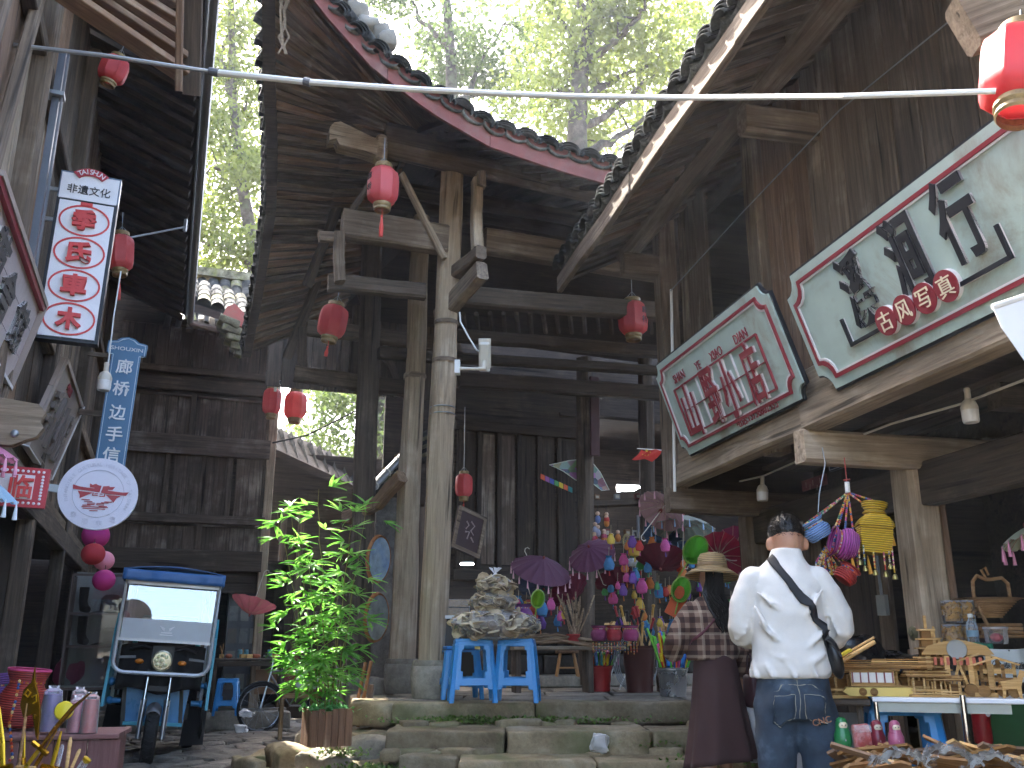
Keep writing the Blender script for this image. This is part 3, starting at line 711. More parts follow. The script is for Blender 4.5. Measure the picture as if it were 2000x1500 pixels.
# left eave edge: thick dark tile edge
for k in range(12):
    b = MB(); n = 4
    for i in range(n+1):
        e = along(el, (k+i/n*.985)/12)
        for dx, dz in ((-.05, -.07), (.06, -.05), (.06, .1), (-.05, .12)): b.v.append(tuple(e+Vector((dx, 0, dz))))
    b.f = [(i*4+j, i*4+(j+1) % 4, i*4+4+(j+1) % 4, i*4+4+j) for i in range(n) for j in range(4)]+[(3, 2, 1, 0), (n*4, n*4+1, n*4+2, n*4+3)]
    b.ob('eave_edge_board', W_BLACK if k % 3 else W_DARK, pav)
def tile_stack(r=.105, L=.34, layers=3):
    b = MB()
    for j in range(layers):
        z = -.012*j; y0 = -.035*(layers-1-j)*0-.02*j
        prof = [(r, y0), (r, L)]; n = 9
        for rr0, rr1 in ((r-.006*j, r-.006*j-.012),):
            vs = []
            for yy in (y0, L):
                for rr in (rr0, rr1):
                    vs += [(math.cos(math.pi*i/n)*rr, yy, math.sin(math.pi*i/n)*rr*.62+z*1.6) for i in range(n+1)]
            m = n+1; fs = []
            for i in range(n):
                fs += [(i, i+1, m*2+i+1, m*2+i), (m+i+1, m+i, 3*m+i, 3*m+i+1), (i+1, i, m+i, m+i+1), (2*m+i, 2*m+i+1, 3*m+i+1, 3*m+i)]
            b.add(vs, fs)
    return b.mesh('roof_tile')
TS = tile_stack(); TP = MB().add([], [])
TPm = None
def pan_tile():
    b = MB(); n = 7; vs = []
    for yy in (-.03, .34):
        for dz in (0, -.014, -.03): vs += [(math.cos(math.pi+math.pi*i/n)*.11, yy, math.sin(math.pi+math.pi*i/n)*.055+dz) for i in range(n+1)]
    m = n+1
    fs = []
    for i in range(n): fs += [(i, i+1, 3*m+i+1, 3*m+i), (2*m+i+1, 2*m+i, 5*m+i, 5*m+i+1), (i+1, i, m+i, m+i+1), (m+i+1, m+i, 2*m+i, 2*m+i+1)]
    return b.add(vs, fs).mesh('pan_tile')
TPm = pan_tile()
def tile_row(parent, pts, n, inn, up=.15, mat=TILE, matp=TILE_E):
    for i in range(n):
        e = along(pts, (i+.5)/n); q = inn(e); d = (q-e).normalized()
        tg = (along(pts, min(1, (i+.6)/n))-along(pts, max(0, (i+.4)/n))).normalized()
        z = tg.cross(d).normalized()
        if z.z < 0: z = -z
        x = d.cross(z).normalized(); M = basis(x, d, z, e+Vector((0, 0, up))-d*.08)
        ob('roof_tile', TS, matp if i % 4 == 1 else mat, parent, M, smooth=True)
        e2 = along(pts, min(1, (i+1)/n)); M2 = basis(x, d, z, e2+Vector((0, 0, up-.02))-d*.06)
        ob('pan_tile', TPm, mat, parent, M2, smooth=True)
for m in (TS, TPm): m.materials.clear()
TS.materials.append(TILE); TPm.materials.append(TILE_E)
tile_row(pav, ef, 36, inner_f, up=.18)
tile_row(pav, el, 34, inner_l, up=.13)
for pts, inn, n in ((ef, inner_f, 40), (el, inner_l, 36)):
    d = deck(pts, inn, n, .17); o = d.ob('tile_bed', TILE, pav); tag(o, kind='stuff'); o.modifiers.new('t', 'SOLIDIFY').thickness = .03; o.modifiers['t'].offset = 1
# white mortar lumps on the hip near the corner
for i, (u, v) in enumerate(((665, 5), (690, 30), (712, 55), (735, 72), (748, 84))):
    rock('ridge_mortar', (.2, .2, .16), plain('lime_mortar', '#8f8a80', .9, var=.3, dirt='#5f5b52'), pav, T(FS.S(u+6, v-4, 7.25)), seed=200+i, amp=.05, sub=3, rnd=.8, fr=5)
# carved root-like finial on the inside of the left eave
cv = MB(); r2 = random.Random(3)
for k in range(4):
    pp = []; x, v = 550+2*k, -30
    for j in range(9): pp.append(FS.S(x+r2.uniform(-5, 6)+math.sin(j*1.4+k*2)*5, v+j*17, 7.1)); 
    cv.tube(pp, [.014-.0008*j for j in range(9)], 6)
cv.ob('carved_bracket', W_GREY, pav, smooth=True)
# ---- roof above, closing the inside
rf = MB(); A = Vector((2.0, S0, 6.3))
rf.add([(1.9, S0, 6.3), (7.5, S0, 5.98), (7.5, 11.0, 7.1), (3.2, 11.0, 7.2), (1.9, 13.4, 6.0), (7.5, 13.6, 6.0)], [(0, 1, 2, 3), (0, 3, 4), (3, 2, 5, 4)])
o = rf.ob('upper_roof', W_BLACK, pav); o.modifiers.new('t', 'SOLIDIFY').thickness = .15
rows_ = [(9.0, 5.95), (9.8, 6.2), (10.6, 6.5)]
for s, z in rows_: log(pav, 'purlin', (2.0, s, z), (7.2, s, z), .09, .09, W_BLACK, n=10)
for i in range(22): beam(pav, 'inner_rafter', (2.15+.24*i, S0+.02, 6.15-.014*i), (2.15+.24*i, 10.95, 7.02), .1, .05, W_BLACK)
for (u0, v0, u1, v1, s, h) in ((893, 655, 1320, 690, 9.2, .14), (895, 742, 1320, 770, 10.6, .2), (895, 700, 1320, 726, 10.2, .12), (740, 690, 900, 700, 9.8, .14)):
    fb('tie_beam', u0, v0, u1, v1, .13, h, W_BLACK if v0 > 650 else W_DARK, s)
for i in range(16):
    u = 905+26*i; fb('ceiling_rafter', u, 612, u+4, 650, .05, .05, W_DARK, 9.0, 9.6, seg=1)
for u, s in ((1145, 11.2), (1265, 11.6)):
    a = FS.S(u, 1230, s); a.z = ZP; b_ = FS.S(u-4, 700, s); log(pav, 'inner_pillar', a, b_, .12, .11, W_DARK, n=14)
# ---- back wall with panelled leaves
SW = 12.0
def bw(u, v, s=SW): return FS.S(u, v, s)
x0 = bw(886, 1000).x; x1 = bw(1135, 1000).x
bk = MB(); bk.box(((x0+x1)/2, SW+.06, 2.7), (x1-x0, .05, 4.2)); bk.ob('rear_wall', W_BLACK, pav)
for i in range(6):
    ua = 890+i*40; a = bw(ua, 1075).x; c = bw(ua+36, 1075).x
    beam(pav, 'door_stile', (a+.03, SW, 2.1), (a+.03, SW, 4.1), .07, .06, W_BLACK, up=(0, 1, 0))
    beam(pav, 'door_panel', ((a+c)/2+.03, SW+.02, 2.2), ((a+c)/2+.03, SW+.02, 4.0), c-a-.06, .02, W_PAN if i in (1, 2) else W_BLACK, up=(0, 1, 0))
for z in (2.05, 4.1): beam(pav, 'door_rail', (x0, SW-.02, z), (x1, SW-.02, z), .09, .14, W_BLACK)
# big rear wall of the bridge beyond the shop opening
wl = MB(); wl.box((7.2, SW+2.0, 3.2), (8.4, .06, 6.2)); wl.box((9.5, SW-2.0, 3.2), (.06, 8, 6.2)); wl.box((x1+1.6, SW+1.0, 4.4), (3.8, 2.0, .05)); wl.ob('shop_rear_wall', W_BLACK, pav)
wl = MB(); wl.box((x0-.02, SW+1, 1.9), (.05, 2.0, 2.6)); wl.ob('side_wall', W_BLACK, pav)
# low masonry counter at the back
for i in range(8):
    for j in range(2):
        rock('counter_stone', (.46, .3, .24), stone('counter_dark', '#2f2c29', '#46423d', '#5a554e'), pav, T((x0+.9+.47*i+.2*j, SW-.25, 1.0+.25*j-.1)), seed=220+i+8*j, amp=.012, sub=3, rnd=.25)
rock('sill_stone', (4.2, .45, .14), STONE, pav, T((x0+2.5, SW-.6, ZP+.05)), seed=250, amp=.01, sub=6, rnd=.2)
beam(pav, 'counter_plank', bw(1150, 1245, 11.7), bw(1460, 1228, 11.7), .34, .04, W_GREY)
beam(pav, 'shelf_plank', bw(1150, 985, 11.8), bw(1445, 975, 11.8), .2, .08, W_DARK)
beam(pav, 'shelf_plank', bw(1150, 1060, 11.8), bw(1445, 1052, 11.8), .2, .08, W_DARK)
# tan board and side wall with stone by the left pillars
bd = MB(); q = FS.S(735, 1160, 10.9); bd.box((q.x-.02, q.y, 1.65), (.4, .05, 1.5)); bd.ob('tan_board', plain('tan_board', '#9c7a66', .8, var=.1), pav)
sw = MB(); q = FS.S(772, 1100, 10.6); sw.box((q.x+.06, q.y+.4, 1.75), (.5, .3, 2.2)); sw.ob('rough_wall', stone('rough_plaster', '#5a554f', '#77716a', '#8f8a82', scale=7), pav)
fb('curved_rail', 676, 1012, 735, 985, .12, .14, W_BROWN, 10.4, 9.9); fb('curved_rail', 735, 985, 785, 930, .12, .14, W_BROWN, 9.9, 9.5)
for i in range(3): rock('plinth_stone', (.5, .4, .5), STONE, pav, T((b2.x-.25-.02*i, b2.y+.45+.5*i, .55)), seed=260+i, amp=.02, sub=4, rnd=.25)
# the stone return below the left pillars
# ================================================================== right shop house (frame FR)
PF, PE, PB = 2.9, 2.13, 3.62      # upper floor face, eave, ground floor posts
shop = thing('shop_house', 'two storey timber shop house on the right with jettied upper floor', 'house', (PB+.5, 4.5, 0), FR)
def rp(u, v, x): return FR.P(u, v, x)
zb = rp(1332, 956, PF).z
sC = rp(1322, 900, PF).y
# jetty beams
beam(shop, 'jetty_beam', (PF, sC, zb+.1), (PF, 4.86, zb+.1), .14, .17, W_GREY, seg=5, wob=.005, ch=.015)
beam(shop, 'jetty_beam', (PF-.01, 4.84, zb+.11), (PF-.01, 1.2, zb+.11), .15, .19, W_GREY, seg=5, wob=.005, ch=.015)
beam(shop, 'jetty_plank', (PF+.01, sC, zb+.28), (PF+.01, 4.9, zb+.28), .06, .2, W_GREY, seg=3, wob=.004)
beam(shop, 'jetty_plank', (PF+.0, 4.88, zb+.3), (PF+.0, 1.2, zb+.3), .06, .2, W_GREY, seg=3, wob=.004)
for s in (sC-.02, 4.86, 2.6):
    a, b_ = Vector((PF-.1, s, zb-.08)), Vector((PB+1.2, s, zb-.1))
    beam(shop, 'cantilever', a, b_, .13, .2, W_GREY if s < 6 else W_MID, seg=4, wob=.004, ch=.02)
# posts of the ground floor
r1 = rp(1805, 1080, PB); r2_ = rp(1474, 1040, PB)
beam(shop, 'post', (PB, r1.y, 0), (PB-.02, r1.y, zb), .22, .2, W_GREY, up=(1, 0, 0), seg=6, wob=.008, ch=.03)
beam(shop, 'post', (PB+.12, r1.y-.02, .1), (PB+.1, r1.y-.02, zb), .07, .1, W_BROWN, up=(1, 0, 0), seg=6, wob=.006)
beam(shop, 'post', (PB, r2_.y, 0), (PB-.02, r2_.y, zb), .2, .18, W_MID, up=(1, 0, 0), seg=6, wob=.008, ch=.03)
beam(shop, 'lintel', (PB, r2_.y, zb-.28), (PB, .6, zb-.28), .12, .26, W_DARK, seg=3, wob=.005)
beam(shop, 'corner_post', (PF-.02, sC, zb-.1), (PF-.02, sC, 5.0), .16, .16, W_MID, up=(1, 0, 0))
nk = MB(); nk.tube([rp(1311, 565, PF-.12), rp(1318, 960, PF-.1)], .012, 6); nk.ob('conduit', WHITE_M, shop)
# upper wall: dark opening then planks
for (ua, ub) in ((1315, 1392),):
    sa, sb = rp(ua, 640, PF+.1).y, rp(ub, 640, PF+.1).y; n = 4; w = (sa-sb)/n
    for i in range(n): beam(shop, 'plank', (PF+.1, sa-w*(i+.5), zb+.3), (PF+.1, sa-w*(i+.5), 4.9), w-.006, .03, W_MID, up=(1, 0, 0), ch=.004)
s = rp(1497, 560, PF+.1).y
beam(shop, 'post', (PF+.08, s, zb), (PF+.08, s, 5.0), .17, .12, W_MID, up=(1, 0, 0))
i = 0; s -= .1
while s > 1.0:
    w = random.uniform(.18, .26); beam(shop, 'plank', (PF+.1, s-w/2, zb+.3), (PF+.1, s-w/2, 5.0), w-.006, .03, random.choice((W_MID, W_BROWN, W_MID, W_DARK)), up=(1, 0, 0), ch=.004); s -= w
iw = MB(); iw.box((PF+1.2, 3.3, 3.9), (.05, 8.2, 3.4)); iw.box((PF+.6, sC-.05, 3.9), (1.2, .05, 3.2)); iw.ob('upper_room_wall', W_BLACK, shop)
fl = MB(); fl.box((PF+1.5, 3.3, zb+.25), (3.0, 7.6, .06)); fl.ob('upper_floor', W_BLACK, shop)
for i in range(12): beam(shop, 'floor_board', (PB+.1+.22*i, sC, zb+.2), (PB+.1+.22*i, .8, zb+.2), .21, .03, W_DARK, ch=.004)
# roof
eL = Vector((PE, sC+.42, 4.2)); zE = rp(1100, 564, PE).z
def ev_(s, d=0.0): return Vector((PE+d*math.cos(R(27)), s, zE+.06+d*math.sin(R(27))))
sFar = rp(1100, 560, PE).y
for i in range(34):
    s = sFar-.1-.19*i; beam(shop, 'rafter', ev_(s, -.0), ev_(s, 2.6), .1, .045, random.choice((W_MID, W_DARK, W_BROWN, W_DARK, W_MID)), up=(-.45, 0, .9), ch=.004)
rb = MB(); k = Vector((-.45, 0, .9)).normalized()
rb.add([ev_(sFar)+k*.03, ev_(.2)+k*.03, ev_(.2, 2.8)+k*.03, ev_(sFar, 2.8)+k*.03, ev_(sFar)+k*.09, ev_(.2)+k*.09, ev_(.2, 2.8)+k*.09, ev_(sFar, 2.8)+k*.09], [(3, 2, 1, 0), (4, 5, 6, 7), (0, 1, 5, 4), (1, 2, 6, 5), (2, 3, 7, 6), (3, 0, 4, 7)])
rb.ob('roof_boarding', W_DARK, shop)
brk = [sFar, 5.6, 3.9, 2.2, .2]
for a, b_ in zip(brk, brk[1:]): beam(shop, 'fascia_board', ev_(a)+Vector((-.03, -.004, -.02)), ev_(b_)+Vector((-.03, .004, -.02)), .05, .16, W_MID, seg=3, wob=.006, ch=.008)
log(shop, 'purlin', (PF-.25, sFar-.25, zE+.28), (PF-.25, .3, zE+.28), .095, .1, W_MID, n=14)
log(shop, 'purlin', (PF+.35, sFar-.25, zE+.62), (PF+.35, .3, zE+.62), .09, .09, W_DARK, n=12)
for s in (rp(1500, 300, PF-.25).y, sC, 2.0): beam(shop, 'bracket_arm', (PE+.36, s, zE+.02), (PF+.6, s, zE+.02), .13, .2, W_MID, ch=.03)
beam(shop, 'bracket_arm', rp(1880, 55, 2.35), rp(2060, -10, 2.7), .12, .22, W_GREY, ch=.02)
n = 34
pts = [tuple(ev_(sFar+.02)), tuple(ev_(.2))]
tile_row(shop, pts, n, lambda e: e+Vector((math.cos(R(27)), 0, math.sin(R(27)))), up=.2)
tf = MB()
for i in range(n+1):
    s = sFar-(sFar-.2)*i/n; tf.lathe([(.1, 0), (.1, 2.5)], 6, T(ev_(s, .3)+k*.12)@RY(63), a0=-90, a1=90)
tag(tf.ob('tile_rows', TILE, shop), kind='stuff')
# ground floor inside: side planks, dark back wall
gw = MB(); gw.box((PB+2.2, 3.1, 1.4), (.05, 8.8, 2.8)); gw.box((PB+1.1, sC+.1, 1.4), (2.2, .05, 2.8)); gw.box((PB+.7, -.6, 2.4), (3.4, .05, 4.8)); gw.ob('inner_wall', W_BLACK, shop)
sa = r2_.y-.12; 
for i in range(9):
    w = .16; beam(shop, 'wall_plank', (PB+.16, sa-w*(i+.5), .1), (PB+.16, sa-w*(i+.5), zb-.3), w-.01, .03, random.choice((W_DARK, W_MID, W_BLACK)), up=(1, 0, 0), ch=.004)
for i in range(8):
    beam(shop, 'wall_plank', (PB+2.1, 5.2-.5*i, .1), (PB+2.1, 5.2-.5*i, zb), .46, .03, random.choice((W_DARK, W_BLACK, W_MID)), up=(1, 0, 0), ch=.004)
beam(shop, 'inner_beam', (PB+1.3, sC, zb-.02), (PB+1.3, .8, zb-.02), .12, .16, W_DARK)
for i in range(3): beam(shop, 'inner_joist', (PB, 4.2-1.0*i, zb+.1), (PB+2.1, 4.2-1.0*i, zb+.1), .12, .14, W_DARK)
sf = MB(); sf.box((PB+1.1, 3.6, .05), (2.4, 7.2, .1)); sf.ob('shop_floor', STONE, shop)

# ================================================================== things far behind: hut roof, gutter, wall
hut = thing('tiled_hut', 'low tiled hut with dark eave between the panelled house and the pavilion posts', 'hut', (2.2, 17.5, 0), FS)
a, b_ = FS.S(528, 872, 15.6), FS.S(690, 948, 15.6)
for i in range(9):
    q = a.lerp(b_, i/8)
    tt = MB(); tt.lathe([(.11, 0), (.12, 1.5)], 7, RX(-60), a0=0, a1=180); tt.ob('roof_tile', TILE, hut, T(q))
d = MB(); d.add([a, b_, b_+Vector((0, 1.6, .8)), a+Vector((0, 1.6, .8)), a-Vector((0, 0, .12)), b_-Vector((0, 0, .12)), b_+Vector((0, 1.6, .7)), a+Vector((0, 1.6, .7))], [(0, 1, 2, 3), (7, 6, 5, 4), (0, 4, 5, 1), (1, 5, 6, 2), (2, 6, 7, 3), (3, 7, 4, 0)]); d.ob('roof_deck', W_BLACK, hut)
w = MB(); w.box((a.lerp(b_, .5).x+.3, 16.3, 2.2), (2.6, .1, 4.4)); w.ob('wall', W_BLACK, hut)
for u in (556, 590): 
    p_ = FS.S(u, 1000, 15.9); beam(hut, 'post', (p_.x, p_.y, .2), (p_.x, p_.y, 3.4), .1, .1, W_DARK)
for u, v in ((575, 900), (610, 915), (650, 935)):
    p_ = FS.S(u, v, 15.7); log(hut, 'rafter_end', p_, p_+Vector((0, .5, .15)), .05, .05, W_GREY, n=8, seg=2)
wall = thing('stone_garden_wall', 'pale stone garden wall below the trees behind the pavilion posts', 'wall', (3.4, 19, 0), FS)
for j in range(7):
    for i in range(8):
        rock('wall_stone', (.5, .3, .24), STONE_W, wall, T((2.0+.52*i+.2*(j % 2), 19, 2.2+.25*j)), seed=300+i+9*j, amp=.03, sub=2, rnd=.4)
wb = MB(); wb.box((4.0, 19.2, 1.9), (4.6, .2, 3.8)); wb.ob('wall_core', STONE, wall)
gp = thing('gutter_pipe', 'ribbed grey gutter pipe slanting behind the pavilion pillars', 'pipe', tuple(FS.S(720, 965, 12.4)), FS)
pp = [FS.S(718, 962, 12.4).lerp(FS.S(808, 868, 13.4), i/8) for i in range(9)]
t_ = MB(); t_.tube(pp, .06, 10); t_.ob('pipe', METAL, gp, smooth=True)
for i in range(1, 8, 2):
    t_ = MB(); t_.tube([pp[i], pp[i]+(pp[1]-pp[0])*.12], .068, 10); t_.ob('collar', WHITE_M, gp)
t_ = MB(); t_.tube([FS.S(718, 962, 12.4), FS.S(717, 1060, 12.4)], .03, 8); t_.ob('down_chain', METAL, gp)
tr = thing('tiled_lean_to', 'small lean-to roof edge with mossy tiles above the slanting gutter pipe', 'roof', tuple(FS.S(760, 920, 13.6)), FS)
a, b_ = FS.S(716, 955, 12.6), FS.S(812, 850, 13.6)
for i in range(9):
    q = a.lerp(b_, i/8); tt = MB(); tt.lathe([(.1, 0), (.11, .9)], 7, RZ(-60)@RX(-65), a0=0, a1=180); tt.ob('roof_tile', MOSS if i % 2 else TILE, tr, T(q))
d = MB(); d.add([a, b_, b_+Vector((.9, .3, -.1)), a+Vector((.9, .3, -.1)), a+Vector((0, 0, -.06)), b_+Vector((0, 0, -.06)), b_+Vector((.9, .3, -.16)), a+Vector((.9, .3, -.16))], [(0, 1, 2, 3), (7, 6, 5, 4), (0, 4, 5, 1), (1, 5, 6, 2), (2, 6, 7, 3), (3, 7, 4, 0)]); d.ob('deck', W_DARK, tr)

# ================================================================== trees behind (world axes)
BARK = stone('bark', '#3b342d', '#5a5148', '#776d62', '#5a6048', scale=5)
LEAFS = [translucent('tree_leaf_a', '#525f26', '#89954a', .57, scale=3), translucent('tree_leaf_b', '#4e5f30', '#7f8f54', .57, scale=3)]
def tree(label, base, trunk_pts, r0, limbs, clumps, leaf=.13, per=260, seed=1, mat=0, spread=.58):
    """trunk_pts and limbs in world metres; leaves gather in loose clumps round the limb ends"""
    t = thing('broadleaf_tree', label, 'tree', base, group='tall trees behind the roofs'); INV[t.name] = T(-Vector(base))
    rr = random.Random(seed); nr = np.random.default_rng(seed)
    b = MB(); n = len(trunk_pts); b.tube(trunk_pts, [r0*(1-.6*i/(n-1)) for i in range(n)], 12); b.ob('trunk', BARK, t, smooth=True)
    cent = list(clumps)
    for lp in limbs:
        m = MB(); P = [Vector(q) for q in lp]; pts = []
        for i in range(len(P)-1):
            for k in range(4): pts.append(P[i].lerp(P[i+1], k/4)+Vector((rr.uniform(-1, 1), rr.uniform(-1, 1), rr.uniform(-1, 1)))*.06)
        pts.append(P[-1]); L = len(pts); ra = r0*.42
        m.tube(pts, [ra*(1-.8*i/(L-1)) for i in range(L)], 8)
        for i in range(3, L, 2):
            d = Vector((rr.uniform(-1, 1), rr.uniform(-1, 1), rr.uniform(-.2, 1))).normalized(); ln = rr.uniform(.8, 1.8)
            tip = pts[i]+d*ln; m.tube([pts[i], pts[i].lerp(tip, .5)+Vector((0, 0, .1)), tip], [ra*.25, ra*.16, ra*.06], 5)
            cent.append((tuple(tip), .65)); cent.append((tuple(pts[i].lerp(tip, .55)), .5))
        m.ob('limb', BARK, t, smooth=True)
    C = []
    for c, r in cent:
        k = int(per*(r/.7)**2*rr.uniform(.6, 1.2)); g = nr.normal(0, r*spread, (k, 3)); g[:, 2] *= .7; C.append(np.array(c)+g)
    C = np.concatenate(C); N = len(C)
    d = nr.normal(0, 1, (N, 3)); d[:, 2] -= .4; d /= np.linalg.norm(d, axis=1)[:, None]
    s = np.cross(d, nr.normal(0, 1, (N, 3))); s /= np.linalg.norm(s, axis=1)[:, None]
    l = (leaf*nr.uniform(.6, 1.25, N))[:, None]
    V = np.stack([C, C+d*l*.45+s*l*.3, C+d*l, C+d*l*.45-s*l*.3], 1).reshape(-1, 3)
    me = bpy.data.meshes.new('crown'); me.vertices.add(4*N); me.loops.add(4*N); me.polygons.add(N)
    me.vertices.foreach_set('co', V.ravel().astype(np.float32)); me.loops.foreach_set('vertex_index', np.arange(4*N, dtype=np.int32))
    me.polygons.foreach_set('loop_start', np.arange(0, 4*N, 4, dtype=np.int32)); me.polygons.foreach_set('loop_total', np.full(N, 4, dtype=np.int32)); me.update()
    ob('crown', me, LEAFS[mat], t); return N
def wp(u, v, Y): return FW.S(u, v, Y)
# main tree between the two roofs
Yt = 19.0
tp = [wp(1128, 700, Yt), wp(1130, 420, Yt), wp(1127, 250, Yt), wp(1135, 130, Yt), wp(1150, 60, Yt), wp(1170, -120, Yt)]
tp[0].z = 0
def limbsof(l, Y): return [[wp(u, v, Y+dy) for u, v, dy in q] for q in l]
nl = tree('large tree whose forked trunk shows between the pavilion roof and the shop roof', (tp[0].x, tp[0].y, 0), tp, .3,
     limbsof([[(1135, 130, 0), (1190, 90, -.3), (1240, 40, -.6), (1262, 10, -1)], [(1140, 200, 0), (1190, 160, .5), (1280, 125, 1)], [(1130, 245, 0), (1170, 235, .4), (1240, 180, 1.2), (1290, 135, 1.6)], [(1128, 190, 0), (1090, 180, .5), (1060, 230, .8)],
              [(1135, 130, 0), (1110, 60, 1), (1040, -20, 2)], [(1150, 60, 0), (1200, -60, 1), (1320, -100, 1)], [(1140, 300, 0), (1210, 270, 1), (1300, 200, 2)], [(1150, 60, 0), (1100, -80, 0), (980, -120, 1)]], Yt),
     [(tuple(wp(u, v, Yt+dy)), r) for u, v, dy, r in ((1180, 20, 0, .9), (1300, 40, 1, 1.0), (1350, 100, 1, .8), (1090, 30, 1, .8), (1200, 110, 1.5, .8), (1330, 20, 2, 1), (1060, 130, 1, .7), (1000, 210, 2, .7), (1240, 90, 0, .7), (1380, 40, 1, .8), (1160, 260, 2, .6), (1090, 250, 2, .6), (1010, 160, 2, .6), (1230, 220, 2, .55), (1270, 250, 3, .5))], seed=4, per=270, leaf=.17)
Yt = 23.0
tp = [wp(880, 700, Yt), wp(885, 300, Yt), wp(880, 100, Yt), wp(860, -150, Yt)]; tp[0].z = 0
nl += tree('pale green tree rising behind the upturned pavilion corner', (tp[0].x, tp[0].y, 0), tp, .25,
     limbsof([[(885, 250, 0), (940, 120, 1), (1000, 30, 1)], [(880, 100, 0), (820, 40, 0), (780, -60, 0)], [(885, 200, 0), (960, 180, 2), (1040, 120, 2)], [(870, 0, 0), (930, -60, 1), (980, -120, 2)]], Yt),
     [(tuple(wp(u, v, Yt+dy)), r) for u, v, dy, r in ((860, 40, 0, 1.1), (900, 110, 0, 1), (960, 140, 1, 1), (940, 60, 1, 1), (1010, 150, 1, .9), (780, 20, 0, .7), (840, 90, 1, .7), (990, 220, 1, .7), (1040, 60, 2, .8), (880, 150, 1, .8), (930, 0, 1, .8), (1060, 200, 2, .8), (740, -40, 0, .9))], seed=8, mat=1, per=220, leaf=.19)
Yt = 21.0
tp = [wp(500, 700, Yt), wp(498, 500, Yt), wp(470, 350, Yt), wp(455, 200, Yt), wp(450, -100, Yt)]; tp[0].z = 0
nl += tree('leafy tree filling the gap between the left gutter and the pavilion eave', (tp[0].x, tp[0].y, 0), tp, .2,
     limbsof([[(498, 480, 0), (455, 330, 0), (420, 325, 0), (400, 340, 0)], [(480, 400, 0), (470, 250, .5), (500, 120, 1)], [(455, 200, 0), (430, 100, 0), (470, 20, 1)], [(510, 560, 0), (470, 500, 0), (420, 480, 0), (380, 470, 0)]], Yt),
     [(tuple(wp(u, v, Yt+dy)), r) for u, v, dy, r in ((440, 60, 0, .8), (490, 40, 1, .8), (460, 150, 0, .9), (500, 220, 1, .8), (430, 230, 0, .8), (440, 310, 1, .7), (490, 330, 0, .8), (420, 400, 1, .7), (480, 420, 1, .7), (400, 460, 0, .6), (500, 500, 1, .6), (430, 130, 1, .8), (400, 300, 1, .6), (510, 120, 1, .8), (510, 560, 0, .5), (400, 520, 1, .4), (470, -20, 0, .9))], seed=12, per=430, leaf=.16)
Yt = 24.0
tp = [wp(745, 1000, Yt), wp(748, 860, Yt), wp(735, 780, Yt), wp(720, 600, Yt)]; tp[0].z = 0
nl += tree('thick trunked tree seen between the pavilion pillars', (tp[0].x, tp[0].y, 0), tp, .5,
     limbsof([[(745, 850, 0), (775, 800, 0), (800, 770, 0)], [(740, 800, 0), (700, 760, 1), (650, 740, 1)]], Yt),
     [(tuple(wp(u, v, Yt+dy)), r) for u, v, dy, r in ((650, 800, 0, .7), (620, 850, 0, .7), (660, 870, 1, .7), (600, 900, 1, .6), (780, 830, -1, .5), (770, 860, -1, .5), (790, 790, -1, .4), (690, 780, 1, .7), (640, 760, 1, .7), (570, 860, 2, .7), (900, 770, 3, .5), (660, 920, 0, .6), (770, 880, -1, .4))], seed=16, mat=1, per=480, leaf=.16)
Yt = 30.0
tp = [wp(1250, 700, Yt), wp(1250, 200, Yt), wp(1250, -200, Yt)]; tp[0].z = 0
nl += tree('slender distant tree behind the forked trunk', (tp[0].x, tp[0].y, 0), tp, .2,
     limbsof([[(1250, 200, 0), (1200, 100, 0), (1150, 60, 0)], [(1250, 150, 0), (1300, 60, 0), (1380, 20, 0)], [(1250, 260, 0), (1200, 300, 0), (1170, 330, 0)]], Yt),
     [(tuple(wp(u, v, Yt+dy)), r) for u, v, dy, r in ((1180, 180, 0, 1), (1240, 230, 0, .8), (1300, 120, 0, 1), (1120, 100, 0, 1), (1390, 60, 0, 1), (1080, 200, 0, 1), (1190, 40, 0, 1.1))], seed=20, per=90, leaf=.2)
print('leaves', nl)
# ================================================================== signs
class Board:
    """a flat sign in the world: x to the reader's right, z up, y into the board"""
    def __init__(s, M): s.M = M; s.I = M.inverted()
    def at(s, u, v, y=0.0):
        o = s.I @ Vector((0, 0, CZ)); d = s.I.to_3x3() @ ray(u, v); t = (y-o.y)/d.y; q = o+d*t; return q.x, q.z
def lean_board(fr, bl, tl, x0, right):
    """sign on a side wall, leaning out: bl and tl are picture points of its lower and upper corner on the reader's left"""
    b = fr.P(*bl, x0); k = fr.P(*tl, 1.0 if x0 > 0 else -1.0); k = k if x0 > 0 else k
    xt = (b.y/k.y)*(1.0 if x0 > 0 else -1.0); t = fr.P(*tl, xt)
    up = (t-b); h = up.length; up.normalize()
    X = Vector((0, -1, 0)) if right else Vector((0, 1, 0)); Y = up.cross(X).normalized()
    M = fr.M @ basis(X, Y, up, b); return Board(M), h
def notched(w, h, n=.1, k=4):
    """rectangle 0..w, 0..h with scooped corners"""
    pts = []
    for cx, cz, a in ((0, 0, 90), (w, 0, 180), (w, h, 270), (0, h, 360)):
        for i in range(k+1):
            t = R(a-90*i/k); pts.append((cx+math.cos(t)*n, cz+math.sin(t)*n))
    return pts
